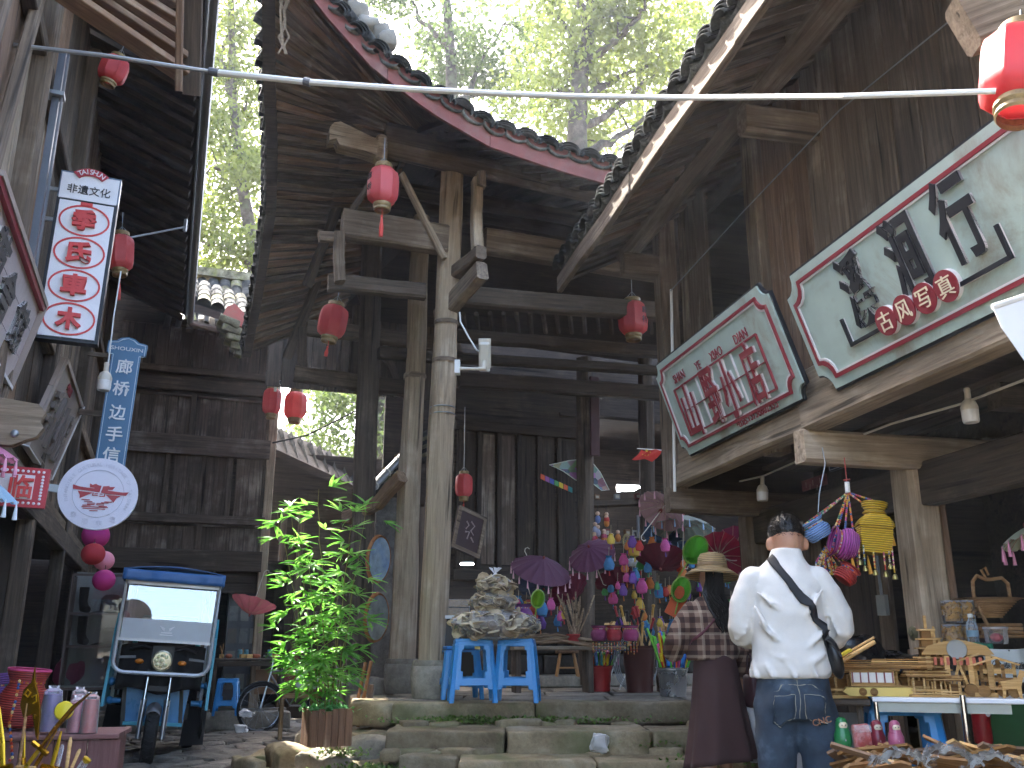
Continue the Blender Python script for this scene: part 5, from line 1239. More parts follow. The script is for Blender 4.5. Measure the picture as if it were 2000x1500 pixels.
# ================================================================== electric tricycle
BLUE = plain('trike_blue', '#2c7cb4', .3, .1, var=.1, spec=.6); CYAN = plain('trike_cyan', '#3fa0b4', .4); RUB = plain('rubber', '#1b1b1c', .75, bs=.3, scale=30); CLOTH_K = plain('black_cloth', '#1a191b', .85, bs=.4, scale=5)
TARP = plain('tarp_blue', '#3f6ea8', .45, var=.2, bs=.25, scale=9); STEEL = plain('steel_fork', '#9b9fa4', .3, .85); WTUBE = plain('tube_white', '#cdcfd2', .35, .3)
q = FW.Z(290, 1494, 0)
tri = thing('electric_tricycle', 'blue electric passenger tricycle with canopy and windscreen parked facing the camera', 'tricycle', M=T(q+Vector((-.03, 0, 0)))@RZ(19)@RY(3.4)@SCL(.95, 1, .955))
def rrect(w, z0, z1, r, y=0, k=5, x0=0):
    p = []
    for cx, cz, a0 in ((w/2-r, z0+r, -90), (w/2-r, z1-.02, 0), (-w/2+r, z1-.02, 90), (-w/2+r, z0+r, 180)):
        if cz > (z0+z1)/2: p.append((x0+math.copysign(w/2, cx), y, z1))
        else:
            for i in range(k+1):
                a = R(a0+90*i/k); p.append((x0+cx+r*math.cos(a), y, cz+r*math.sin(a)))
    return p
# order: right-bottom arc (from bottom to right), up, left, arc
pp = rrect(.96, .9, 1.84, .12, -.12)
b = MB(); b.tube(pp, .021, 8, closed=True); b.ob('windscreen_frame', WTUBE, tri, smooth=True)
b = MB(); b.box((0, -.12, 1.23), (.93, .02, .03)); b.ob('frame_bar', WTUBE, tri)
b = MB(); b.box((0, -.12, 1.81), (.93, .025, .03)); b.ob('frame_bar', WTUBE, tri)
GLASS = pane('windscreen_glass', .9, .16)
b = MB(); b.box((0, 0, .285), (.9, .006, .57)); b.ob('windscreen', GLASS, tri, T((0, -.125, 1.235))@RX(-5))
b = MB(); b.box((0, -.134, 1.345), (.9, .004, .2)); b.ob('frosted_strip', plain('frosted', '#b9bfc6', .35, spec=.7), tri)
for sx in (-1, 1):
    for k in range(3):
        b = MB(); b.prism([(sx*.02, 1.36-.012*k), (sx*(.075-.012*k), 1.385-.014*k), (sx*(.07-.012*k), 1.372-.014*k), (sx*.02, 1.352-.012*k)][::sx], -.142, -.137); b.ob('wing_emblem', WSG, tri)
b = MB(); b.box((.0, -.138, 1.315), (.11, .003, .014)); b.box((0, -.138, 1.292), (.13, .003, .01)); b.ob('emblem_line', WSG, tri)
b = MB(); b.box((.13, -.135, 1.225), (.05, .01, .018)); b.box((.2, -.135, 1.225), (.05, .01, .018)); b.ob('latch', WHITE_M, tri)
# canopy: front valance with creases, top sheet
cn = grid_mesh(24, 3, lambda s, t: ((s-.5)*1.04, -.2-.012*math.sin(s*40)*(1-t)-.01*math.sin(s*13+2), 1.83+.115*t)); o = cn.ob('canopy_valance', TARP, tri, smooth=True); o.modifiers.new('s', 'SOLIDIFY').thickness = .006
cn = grid_mesh(10, 10, lambda s, t: ((s-.5)*1.04, -.2+1.9*t, 1.95+.05*math.sin(math.pi*s))); o = cn.ob('canopy_top', TARP, tri, smooth=True); o.modifiers.new('s', 'SOLIDIFY').thickness = .01
for sx in (-1, 1):
    cn = grid_mesh(10, 3, lambda s, t: (sx*.52, -.2+1.9*s, 1.84+.11*t)); o = cn.ob('canopy_side', TARP, tri, smooth=True); o.modifiers.new('s', 'SOLIDIFY').thickness = .006
    for y_ in (.35, 1.55): b = MB(); b.tube([(sx*.46, y_, .6), (sx*.46, y_, 1.94)], .018, 8); b.ob('canopy_post', WTUBE, tri)
    b = MB(); b.prism([(.0, .55), (.12, 1.3), (.3, 1.5), (1.4, 1.2), (1.5, .55)], -.015, .015, Matrix(((0, 1, 0, sx*.52), (1, 0, 0, .0), (0, 0, 1, 0), (0, 0, 0, 1)))); b.ob('side_panel', CYAN, tri)
    for k, z in enumerate((1.02,)):
        b = MB(); b.ball((sx*.215-.01, -.1, z-.005), (.045, .035, .026), 12, 8); b.ob('indicator', plain('amber', '#d07a23', .25, var=.3, scale=40), tri, smooth=True)
        b = MB(); b.box((sx*.28, -.06, 1.075), (.17, .02, .026), RY(sx*4)); b.ob('hand_guard', plain('guard_grey', '#6d6d6c', .6), tri)
    b = MB(); b.tube([(sx*.115, -.02, .93), (sx*.115, -.06, .62)], .018, 10); b.ob('fork_tube', CHROME, tri, smooth=True)
    b = MB(); b.tube([(sx*.115, -.058, .64), (sx*.115, -.075, .57), (sx*.118, -.08, .3), (sx*.118, -.08, .26)], [.034, .028, .026, .03], 10); b.ob('fork_leg', STEEL, tri, smooth=True)
    b = MB(); b.box((sx*.14, -.06, .5), (.012, .05, .26)); b.ob('fork_shield', STEEL, tri)
    # rear wheels
    b = MB(); b.lathe([(.17, -.055), (.25, -.06), (.275, -.035), (.28, 0), (.275, .035), (.25, .06), (.17, .055)], 28, T((sx*.4, 1.35, .28))@RY(90)); o = b.ob('rear_tyre', RUB, tri, smooth=True)
    b = MB(); b.lathe([(.02, -.03), (.17, -.04), (.17, .04), (.02, .03)], 20, T((sx*.4, 1.35, .28))@RY(90)); b.ob('rear_rim', STEEL, o)
    b = MB(); b.prism([(-.12, .0), (.14, .02), (.13, .4), (-.1, .42)], -.004, .004, T((sx*.43, .98, .1))); b.ob('mud_flap', CLOTH_K, tri)
    b = MB(); b.box((sx*.29+.03, .26, .62), (.04, .05, .62), RY(-6)); b.ob('upright', plain('dark_steel', '#4a4845', .6, .4), tri)
    b = MB(); b.tube([(sx*.36, .3, .6), (sx*.46, .3, .6)], .03, 10); b.ball((sx*.47, .3, .6), .04, 12, 8); b.ob('lower_bumper', BLUE, tri, smooth=True)
# headlight
b = MB(); b.lathe([(.001, -.01), (.09, -.008), (.094, 0), (.106, .005), (.108, .03), (.09, .08), (.04, .1)], 28, T((0, -.11, 1.03))@RX(-90)); b.ob('headlight', plain('lamp_ring', '#b9b39a', .25, .6), tri, smooth=True)
for i in range(8):
    a = i*.785; rr = .055 if i else .0; b = MB(); b.ball((rr*math.cos(a), -.122, 1.03+rr*math.sin(a)), (.02, .008, .02), 10, 6); b.ob('headlight_cell', plain('lamp_cell', '#e2dcae', .15, .2), tri, smooth=True)
b = MB(); b.tube([(-.34, .02, 1.13), (-.2, -.02, 1.17), (0, -.02, 1.12), (.2, -.02, 1.17), (.34, .02, 1.13)], .016, 8); b.box((0, .02, 1.12), (.22, .12, .12)); b.ob('handlebar', BLACK_P, tri, smooth=True)
cv = grid_mesh(20, 8, lambda s, t: ((s-.5)*.86, -.02+.18*abs(s-.5)+.03*math.sin(s*22)*(1-t), .72+.45*t+.03*math.sin(s*9))); o = cv.ob('hand_cover', CLOTH_K, tri, smooth=True); o.modifiers.new('s', 'SOLIDIFY').thickness = .01
b = MB(); b.box((0, -.01, .9), (.26, .08, .06)); b.box((0, -.03, .75), (.2, .06, .05)); b.ob('fork_yoke', BLACK_P, tri)
# front wheel with tread blocks
b = MB(); b.lathe([(.2, -.055), (.255, -.066), (.282, -.045), (.29, 0), (.282, .045), (.255, .066), (.2, .055)], 40, T((0, -.08, .29))@RY(90)); tyre = b.ob('front_tyre', RUB, tri, smooth=True)
b = MB()
for i in range(36):
    for sx in (-1, 1): b.box((sx*.028, 0, .2905), (.05, .018, .012), T((0, -.08, .29))@RX(i*10+sx*2)@RZ(sx*28))
b.ob('tread', RUB, tyre)
b = MB(); b.lathe([(.02, -.05), (.2, -.045), (.2, .045), (.02, .05)], 24, T((0, -.08, .29))@RY(90)); b.ob('front_rim', STEEL, tyre)
fd = grid_mesh(8, 6, lambda s, t: ((s-.5)*.16*(1-.2*t), -.08+.32*math.sin(R(-40+75*t)), .29+.33*math.cos(R(-40+75*t))-.05*(2*s-1)**2)); o = fd.ob('front_fender', plain('fender_grey', '#6c6d70', .4, .4), tri, smooth=True); o.modifiers.new('s', 'SOLIDIFY').thickness = .006
# blue front box and bumper
b = MB(); b.prism([(-.3, .36), (.3, .36), (.33, .8), (-.33, .8)], .26, .3); b.ob('front_box', BLUE, tri)
b = MB(); b.box((0, .25, .38), (.6, .04, .035)); b.ob('box_lip', CYAN, tri)
b = MB(); b.tube([(-.46, .24, .79), (.48, .24, .79)], .03, 12); b.ball((-.48, .24, .79), .045, 12, 8); b.ball((.5, .24, .79), .045, 12, 8); b.ob('bumper', BLUE, tri, smooth=True)
b = MB(); b.box((0, 1.0, .5), (.7, 1.1, .16)); b.ob('chassis', plain('dark_steel', '#4a4845'), tri)
b = MB(); b.box((0, 1.1, .75), (.84, .6, .4)); o = b.ob('seat', CLOTH_K, tri); o.modifiers.new('b', 'BEVEL').width = .05
b = MB(); b.tube([(-.36, 1.3, .9), (-.36, 1.3, 1.4), (-.3, 1.3, 1.5), (.3, 1.3, 1.5), (.36, 1.3, 1.4), (.36, 1.3, .9)], .03, 8); b.ob('seat_rail', plain('teal_tube', '#2f8f88', .4), tri, smooth=True)
cv = grid_mesh(6, 10, lambda s, t: (.5+.02*math.sin(t*14), .1+.9*s, .25+.85*t+.02*math.sin(s*9))); o = cv.ob('side_curtain', CLOTH_K, tri, smooth=True); o.modifiers.new('s', 'SOLIDIFY').thickness = .008

# ================================================================== paper ball lanterns
def paper_ball(label, u, v, Y, r, col):
    t = thing('paper_lantern', label, 'lantern', lpos(u, v, Y), group='paper ball lanterns on a string')
    b = MB(); n, m = 24, 32; prof = [(math.cos(a)*r*(1+.012*(i % 2)), math.sin(a)*r*.95) for i, a in enumerate(np.linspace(-1.45, 1.45, m))]; b.lathe(prof, n, capb=True, capt=True); b.ob('shade', translucent('paper_'+col, *{'magenta': ('#b02c78', '#c43f8c'), 'red': ('#b53440', '#c8434c'), 'pink': ('#d97f9c', '#e79bb2')}[col], .3, .8, 3), t, smooth=True)
    b = MB(); b.lathe([(r*.13, r*.92), (r*.14, r*.98)], 10); b.ob('ring', METAL, t)
    b = MB(); b.tube([(0, 0, r*.9), (0, 0, r+.03)], .003, 4); b.ob('string', BLACK_P, t)
Yp = 7.6
paper_ball('magenta and red paper ball just below the round white sign', 187, 1046, Yp+.12, .11, 'magenta')
paper_ball('red paper ball in the middle of the hanging string', 182, 1082, Yp, .092, 'red')
paper_ball('pale pink paper ball behind the red one', 203, 1095, Yp+.18, .083, 'pink')
paper_ball('lowest magenta paper ball beside the tricycle canopy', 203, 1133, Yp, .088, 'magenta')
# ================================================================== oiled paper umbrellas with tassels
def umbrella(label, M, r=.34, col='#6d3f5a', tcol='#d9a5b0', depth=.5, tassels=18, ribs=16, handle='J', stick=.55, name='paper_umbrella', rimcol=None, group='decorated paper umbrellas', inside=None):
    t = thing(name, label, 'umbrella', M=M, group=group)
    b = MB(); n = ribs*3; vs = [(0, 0, 0)]; rings = 5
    for j in range(1, rings+1):
        f = j/rings
        for k in range(n):
            a = 2*math.pi*k/n; sc = 1-.05*f*(1 if k % 3 else 0)*.6
            vs.append((r*f*math.cos(a)*sc, r*f*math.sin(a)*sc, -depth*r*f**1.5-.012*f*(1 if k % 3 else 0)))
    fs = [(0, 1+k, 1+(k+1) % n) for k in range(n)]+[(1+(j-1)*n+k, 1+j*n+k, 1+j*n+(k+1) % n, 1+(j-1)*n+(k+1) % n) for j in range(1, rings) for k in range(n)]
    b.add(vs, fs); b.ob('canopy', translucent('umb_'+col, col, rimcol or col, .3, .7, 9), t)
    b = MB()
    for k in range(ribs):
        a = 2*math.pi*k/ribs; e = Vector((r*math.cos(a), r*math.sin(a), -depth*r)); m = Vector((r*.5*math.cos(a), r*.5*math.sin(a), -depth*r*.354))
        b.tube([(0, 0, -.008), m-Vector((0, 0, .008)), e-Vector((0, 0, .006))], .003, 4, cap=False); b.tube([(0, 0, -depth*r*.9), m-Vector((0, 0, .01))], .0028, 4, cap=False)
    b.ob('ribs', plain('bamboo_rib', '#a8917a', .6), t)
    b = MB(); b.lathe([(.001, .03), (.012, .02), (.016, -.015), (.012, -.02)], 8); b.lathe([(.018, -depth*r*.9-.03), (.02, -depth*r*.9), (.012, -depth*r*.9+.02)], 8); b.ob('hub', plain('hub_red', '#8a3b33', .5), t)
    b = MB(); pts = [(0, 0, 0), (0, 0, -stick)]
    if handle == 'J': pts += [(0, 0, -stick-.02), (.02, 0, -stick-.05), (.05, 0, -stick-.05), (.06, 0, -stick-.02)]
    b.tube(pts, .0055, 6); b.ob('stick', plain('umb_stick', '#c6bfae', .5), t)
    if tassels:
        up = (M.to_3x3().inverted() @ Vector((0, 0, 1))).normalized(); dn = -up
        for k in range(tassels):
            a = 2*math.pi*(k+.5)/tassels; e = Vector((r*.98*math.cos(a), r*.98*math.sin(a), -depth*r)); b = MB()
            b.tube([e, e+dn*.02, e+dn*.03, e+dn*.085], [.0015, .004, .006, .011], 6); b.ob('tassel', plain('tas_'+tcol, tcol, .8), t)
    return t
def uM(u, v, Y, rx=0, ry=0, rz=0): return T(lpos(u, v, Y))@RZ(rz)@RY(ry)@RX(rx)
umbrella('small pink cloth parasol with pink tassels at the left edge', uM(-40, 855, 4.6, 0, 6), .2, '#d98aa8', '#e7a3bb', .4, 12)
umbrella('small pale blue cloth parasol with white tassels in front of the welcome board', uM(-35, 925, 4.4, 0, 14), .2, '#8fb3cc', '#dfe7ee', .45, 12)
umbrella('green and pink paper umbrella hanging open upside down over the tool table', uM(488, 1200, 12.2, 168, 12), .3, '#77805f', '#c98a8a', .55, 0, 12, rimcol='#a55a64')
# ================================================================== left stall with gilt swords, cups and woven bags
stall = thing('stall_table', 'reddish wooden stall counter in the lower left corner', 'table', M=FW.M@T(tuple(FW.S(60, 1640, 5.3)))@RZ(14))
zt = FW.S(100, 1432, 5.3).z-FW.S(60, 1640, 5.3).z; xr = .385
PLUM = wood('stall_wood', '#6a4a47', '#8a6461', '#9a7a76', var=.2)
beam(stall, 'table_top', (-.6, .1, zt-.012), (xr+.01, .1, zt-.012), .5, .025, PLUM, ch=.004)
for i in range(6): beam(stall, 'front_board', (-.5+.165*i, -.12, 0), (-.5+.165*i, -.12, zt-.03), .16, .02, PLUM, up=(0, 1, 0), ch=.003)
beam(stall, 'side_board', (xr-.02, .1, 0), (xr-.02, .1, zt-.03), .42, .02, PLUM, up=(1, 0, 0), ch=.003)
zT = FW.S(100, 1432, 5.3).z
GOLD = plain('gilt', '#c79226', .22, .85, var=.35, scale=25, bs=.4); GOLD2 = plain('gilt_bright', '#e0b62e', .3, .6, var=.2, scale=25)
def bagM(u, v, Y, **k): return T(lpos(u, v, Y))
WEAVES = {}
def weave(col):
    if col in WEAVES: return WEAVES[col]
    g = NT('weave_'+col); co = g.coord((1, 1, 1), jitter=False); w1 = g.n('ShaderNodeTexWave'); w1.inputs['Scale'].default_value = 26; w1.bands_direction = 'Z'; w1.inputs['Distortion'].default_value = 1.0; g.l(co, w1.inputs[0])
    c = g.mix(1.0, lin(col), g.ramp(w1.outputs[1], [(.15, .45), (.6, 1.0)]), 'MULTIPLY'); g.bsdf(c, .5, bump=w1.outputs[1], bs=.8, bd=.006); WEAVES[col] = g.m; return g.m
BEADC = ['#b8412f', '#c9a23a', '#3c7a5a', '#b04a7a', '#d9c07a', '#3a5c94', '#c8c2b0', '#d06a2e']
def beads(parent, pts, r=.006, seed=0, name='bead_string', every=1.7):
    rnd = random.Random(seed); P = [Vector(p) for p in pts]; L = sum((b-a).length for a, b in zip(P, P[1:])); n = max(3, int(L/(r*every)))
    groups = {}
    for i in range(n):
        x = L*i/n
        for a, b_ in zip(P, P[1:]):
            d = (b_-a).length
            if x <= d: p = a.lerp(b_, x/d); break
            x -= d
        groups.setdefault(rnd.randrange(4), []).append(p)
    cols = rnd.sample(BEADC, 4)
    first = None
    for k, ps in groups.items():
        m = MB()
        for p in ps: m.ball(p, r, 6, 4)
        tag(m.ob(name, plain('bead_'+cols[k], cols[k], .3, var=.05), parent, smooth=True), kind='stuff')
def woven_bag(label, M, r, h, col, belly=1.25, lid=True, beadseed=1, hang=None, group='woven beaded bags', trim='#3b2b3b'):
    t = thing('woven_bag', label, 'bag', M=M, group=group)
    n = 30; b = MB(); prof = [(.72, 0), (.92, .05), (belly, .35), (belly*.97, .55), (.82, .78), (.86, .82), (1.08, 1.0)]
    vs = [(p*r*math.cos(6.2832*k/n)*(1+.018*(k % 2)), p*r*math.sin(6.2832*k/n)*(1+.018*(k % 2)), z*h) for p, z in prof for k in range(n)]
    b.add(vs, [(j*n+k, j*n+(k+1) % n, (j+1)*n+(k+1) % n, (j+1)*n+k) for j in range(len(prof)-1) for k in range(n)]+[tuple(range(n-1, -1, -1))]); b.ob('body', weave(col), t, smooth=True)
    b = MB(); b.lathe([(1.06*r, h), (1.1*r, h*1.01), (1.08*r, h*1.04), (1.0*r, h*1.03)], n); b.ob('rim', plain('rim_'+trim, trim, .6), t)
    beads(t, [(.84*r*math.cos(a), .84*r*math.sin(a), h*.8) for a in np.linspace(0, 6.28, 26)], .0055, beadseed, 'bead_band')
    if hang is not None:
        for sx in (-1, 1): beads(t, [(sx*r*1.0, 0, h), Vector(hang)], .0065, beadseed+sx, 'bead_strap')
    return t
woven_bag('big red woven bag with a pink rim on the left stall', T(FW.S(34, 1420, 5.45))@RY(5), .105, .3, '#b5413a', 1.2, trim='#c9487a', beadseed=3)
woven_bag('purple woven bag half outside the left edge', T(FW.S(-8, 1420, 5.6))@RY(-6), .085, .28, '#7b4a96', 1.2, trim='#6a3a80', beadseed=5)
woven_bag('small navy and pink woven basket beside the red bag', T(FW.S(80, 1420, 5.75)), .06, .2, '#4a5a8a', 1.05, trim='#c04a72', beadseed=7)
def cup(label, u, v, Y, r, h, col, wrap=True):
    t = thing('plastic_cup', label, 'cup', lpos(u, v, Y), group='wrapped plastic cups on the left stall')
    b = MB(); b.lathe([(r, 0), (r*1.02, .005), (r*.98, h*.3), (r*.92, h), (r*.8, h*1.02), (.001, h*1.02)], 22); b.ob('cup', plain('cup_'+col, col, .35, var=.35, scale=18), t, smooth=True)
    b = MB(); b.lathe([(r*1.06, 0), (r*1.05, h*.7), (r*.9, h*1.1), (r*.5, h*1.18), (r*.6, h*1.25)], 14); o = b.ob('wrapper', film('cellophane', '#ffffff', .12, .12), t, smooth=True)
cup('purple wrapped plastic cup on the left stall', 95, 1428, 5.25, .05, .185, '#7a5fae'); cup('white and pink wrapped cup with a round badge', 146, 1430, 5.3, .044, .15, '#d07a8a'); cup('red wrapped plastic cup at the stall corner', 172, 1431, 5.25, .042, .165, '#c24a48'); cup('pale pink wrapped cup at the back of the stall', 148, 1418, 5.6, .045, .17, '#cf9aa0')
yb = thing('yellow_ball', 'bright yellow round toy drum between the wrapped cups', 'toy', lpos(125, 1388, 5.1)); b = MB(); b.lathe([(.001, -.02), (.042, -.018), (.048, 0), (.042, .014), (.001, .018)], 24, RX(80)@RY(15)); b.ob('drum', plain('toy_yellow', '#e8d21f', .4), yb, smooth=True)
# gilt swords standing in pots
def sword(label, pts, w, kind, Y, guard=True):
    P = [Vector(lpos(u, v, Y)) for u, v in pts]; o0 = P[0]
    t = thing('toy_sword', label, 'toy sword', tuple(o0), group='gilt toy swords')
    b = MB(); Q = [p-o0 for p in P]; n = len(Q)
    b.tube(Q, [w*(1 if i else .8) for i in range(n-1)]+[w*.35], 8, squash=.35); b.ob('blade', GOLD if kind else GOLD2, t, smooth=True)
    d = (Q[1]-Q[0]).normalized()
    b = MB(); b.tube([Q[0]-d*.12, Q[0]], .011, 8); b.ball(tuple(Q[0]-d*.125), .018, 8, 6); b.ob('hilt', GOLD2 if kind else GOLD, t, smooth=True)
    if guard: b = MB(); s_ = Vector((d.z, 0, -d.x)); b.tube([-s_*.05, s_*.05], .013, 6); b.ob('guard', GOLD, t)
    return t
sword('curved bronze toy sabre leaning across the yellow drum', [(78, 1462), (110, 1420), (145, 1380), (178, 1352)], .026, 1, 4.9)
sword('thin bright gilt toy sword leaning right', [(100, 1500), (110, 1465), (120, 1428)], .012, 0, 4.85)
sword('thin gilt toy sword under the sabre', [(85, 1470), (100, 1445), (112, 1425)], .008, 0, 4.95, False)
sword('gilt sword hilt rising at the left edge', [(4, 1500), (2, 1450), (-2, 1380)], .02, 0, 4.8)
sword('gilt spiral toy wand behind the halberd', [(46, 1480), (46, 1440), (48, 1410)], .01, 0, 4.92, False)
t = thing('toy_halberd', 'bronze toy halberd with a broad swirled blade on the left stall', 'toy weapon', lpos(38, 1490, 4.75), group='gilt toy swords')
b = MB(); b.tube([(0, 0, -.1), (.0, 0, .27)], .0075, 8); b.ob('shaft', W_WARM, t)
b = MB(); b.prism([(-.01, .2), (.03, .22), (.06, .12), (.075, .1), (.072, .22), (.05, .31), (.025, .37), (.012, .45), (.004, .37), (-.03, .33), (-.035, .26)], -.006, .006); o = b.ob('blade', GOLD, t); o.modifiers.new('b', 'BEVEL').width = .004
b = MB(); b.tube([(-.02, -.006, .31), (-.005, -.008, .335), (.012, -.008, .32), (.0, -.008, .3), (-.012, -.008, .31)], .004, 6); b.tube([(.02, -.006, .3), (.04, -.008, .31), (.045, -.008, .28), (.03, -.008, .27)], .004, 6); b.ob('scroll', GOLD2, t)
for i, (u, v) in enumerate(((38, 1492), (62, 1494))):
    t = thing('bamboo_pot', ('pale bamboo pot holding the halberd shaft', 'pale bamboo pot right of the halberd')[i], 'pot', lpos(u, v+8, 4.72), group='bamboo pots on the stall front'); b = MB(); b.lathe([(.016, -.08), (.017, 0), (.02, .008), (.016, .012), (.012, .012), (.011, -.02)], 12); b.ob('pot', W_NEW, t)
for i, (u0, v0, u1, v1, lab) in enumerate(((130, 1500, 138, 1440, 'wooden back scratcher in the stall bin'), (140, 1500, 156, 1463, 'wooden ladle handle in the stall bin'), (112, 1498, 122, 1455, 'clear wrapped stick in the stall bin'))):
    a = Vector(lpos(u0, v0, 4.9)); b_ = Vector(lpos(u1, v1, 4.95)); t = MB(); t.tube([(0, 0, 0), (b_-a)*.85, (b_-a)], [.009, .011, .006], 8, squash=.5); tag(t.ob('wooden_stick', W_NEW if i < 2 else film('cellophane', '#ffffff', .12, .12), None, T(a), smooth=True), lab, 'stick', 'sticks in the stall bin')
t = thing('toy_wand', 'gilt and clear wrapped toy bundle at the bottom edge', 'toy', lpos(165, 1490, 4.9)); b = MB(); b.tube([(-.06, 0, -.1), (0, 0, 0)], .02, 8); b.ob('wrap', film('cellophane', '#ffffff', .12, .12), t); b = MB(); b.lathe([(.008, 0), (.02, .01), (.022, .025), (.001, .03)], 10, RY(35)); b.ob('cap', GOLD2, t)
bs_ = thing('bead_necklace', 'string of coloured wooden beads hanging on the red bag', 'beads', lpos(38, 1360, 5.0)); o0 = Vector(lpos(38, 1360, 5.0)); beads(bs_, [Vector(lpos(u, v, 5.0))-o0 for u, v in ((38, 1330), (30, 1370), (18, 1410), (22, 1450), (24, 1480), (14, 1490))], .0085, 12, every=2.0)
# ================================================================== inside the open ground floor behind the tricycle
cab = thing('display_cabinet', 'glass display cabinet with dark hats and boots in the left shop', 'cabinet', M=FS.M@T(tuple(FS.S(180, 1345, 10.9)))@RZ(0))
w_ = .62
b = MB()
for x, z0, z1 in ((-w_/2, 0, 1.15), (w_/2, 0, 1.15)): b.box((x, 0, (z0+z1)/2), (.025, .025, z1-z0)); b.box((x, .35, (z0+z1)/2), (.025, .025, z1-z0))
for z in (0, .42, .75, 1.15): b.box((0, 0, z), (w_, .02, .025))
b.ob('frame', plain('cab_frame', '#5a4a44', .5), cab)
b = MB(); b.box((0, .37, .6), (w_, .02, 1.2)); b.ob('back_panel', plain('cab_back', '#8a8a88', .6), cab)
for z in (.02, .42, .75): b = MB(); b.box((0, .18, z+.005), (w_-.02, .34, .012)); b.ob('shelf', plain('cab_back', '#8a8a88', .6), cab)
b = MB(); b.box((0, -.01, .6), (w_, .005, 1.15)); b.ob('glass', pane('cab_glass', .9, .03), cab)
for i, (x, z, s) in enumerate(((-.2, .76, 1.0), (.08, .76, 1.3), (-.18, .43, 1.1), (.1, .43, 1.2))):
    t = thing('dark_boot' if i % 2 == 0 else 'dark_hat', ('dark boot on the upper cabinet shelf', 'dark round hat on the upper cabinet shelf', 'dark boot on the lower cabinet shelf', 'dark hat on the lower cabinet shelf')[i], 'boot' if i % 2 == 0 else 'hat', M=FS.M@T(tuple(FS.S(180, 1345, 10.9)))@T((x, .17, z)))
    b = MB()
    if i % 2 == 0: b.tube([(0, 0, .3*s*.9), (0, 0, .12), (.02, -.02, .05), (.06, -.08, .035)], [.05, .045, .05, .035], 10)
    else: b.lathe([(.15*s, .0), (.14*s, .015), (.085*s, .03), (.08*s, .12*s), (.05*s, .15*s), (.001, .155*s)], 20)
    b.ob('body', CLOTH_K, t, smooth=True)
t = thing('pink_bag', 'large pink plastic bag slumped on the cabinet base', 'bag', tuple(FW.S(142, 1325, 10.4))); rock('bag', (.34, .25, .34), translucent('pink_film', '#8d3f5a', '#a8506c', .3), t, T((0, 0, .1)), seed=5, amp=.05, sub=6, rnd=.8, fr=5)
def plastic_stool(label, M, col=BLUE, s=1.0, h=.47, w=.3, group='blue plastic stools'):
    """moulded stool: tapered sides with a window, arched feet, rimmed seat"""
    t = thing('plastic_stool', label, 'stool', M=M@SCL(s), group=group)
    def pan(ang, nm):
        def P(a, z): k = (.77+.23*(1-z/h)); return Vector((a*w/2*k*1.12, -w/2*k*1.12, z))
        bm = MB(); us = [-1, -.8, -.6, -.5, .5, .6, .8, 1]; zs_ = [0, .06, .1, .13, .19, .24, .4, .43, h]
        zs_ = [z*h/.47 for z in zs_]; idx = {}
        for j, z in enumerate(zs_):
            for i, u_ in enumerate(us):
                uu = u_
                if abs(u_) < .79 and j in (0, 1): uu = u_*(1.0)
                idx[i, j] = len(bm.v); q = P(uu, z); q.y -= .008 if 0 < i < 7 and j not in (0, 8) else 0; bm.v.append(tuple(q))
        for j in range(len(zs_)-1):
            for i in range(len(us)-1):
                mid = i in (1, 2, 3, 4, 5); 
                if j < 2 and i in (1, 2, 3, 4, 5): continue
                if j == 2 and i in (2, 3, 4): continue
                if j in (5,) and i in (2, 3, 4): continue
                if j == 4 and i == 3: continue
                if j == 6 and i == 3: continue
                bm.f.append((idx[i, j], idx[i+1, j], idx[i+1, j+1], idx[i, j+1]))
        bm.v = [tuple(RZ(ang)@Vector(v)) for v in bm.v]
        o = bm.ob(nm, col, t, smooth=False); m = o.modifiers.new('s', 'SOLIDIFY'); m.thickness = .012; m.offset = -1; o.modifiers.new('b', 'BEVEL').width = .004; return o
    for k in range(4): pan(90*k, 'side_panel')
    sw_ = w*.77*1.15; b = MB(); b.box((0, 0, h-.004), (sw_, sw_, .03)); o = b.ob('seat', col, t); m = o.modifiers.new('b', 'BEVEL'); m.width = .012; m.segments = 3
    b = MB(); b.box((0, 0, h-.03), (sw_*1.03, sw_*1.03, .012)); b.ob('seat_rim', col, t)
    return t
STB = plain('stool_blue', '#2b86c8', .35, var=.06)
plastic_stool('blue plastic stool standing alone behind the tricycle', T(FW.S(441, 1397, 13.4))@RZ(10), STB, 1.0)
def plain_table(name, label, M, w, d, h, mat, leg=.045, things=None, cat='table'):
    t = thing(name, label, cat, M=M); beam(t, 'table_top', (-w/2, 0, h-.015), (w/2, 0, h-.015), d, .03, mat)
    for sx in (-1, 1):
        for sy in (-1, 1): beam(t, 'leg', (sx*(w/2-.04), sy*(d/2-.04), 0), (sx*(w/2-.04), sy*(d/2-.04), h-.03), leg, leg, mat, up=(1, 0, 0))
        beam(t, 'stretcher', (sx*(w/2-.04), -d/2+.05, h*.35), (sx*(w/2-.04), d/2-.05, h*.35), leg*.7, leg*.7, mat)
    beam(t, 'apron', (-w/2+.04, -d/2+.035, h-.07), (w/2-.04, -d/2+.035, h-.07), .02, .07, mat); return t
tt = plain_table('tool_table', 'rough wooden table crowded with small carving tools behind the stool', FS.M@T(tuple(FS.S(478, 1390, 14.2))), 1.0, .5, .72, W_DARK)
rnd = random.Random(9); base = FS.M@T(tuple(FS.S(478, 1390, 14.2)))
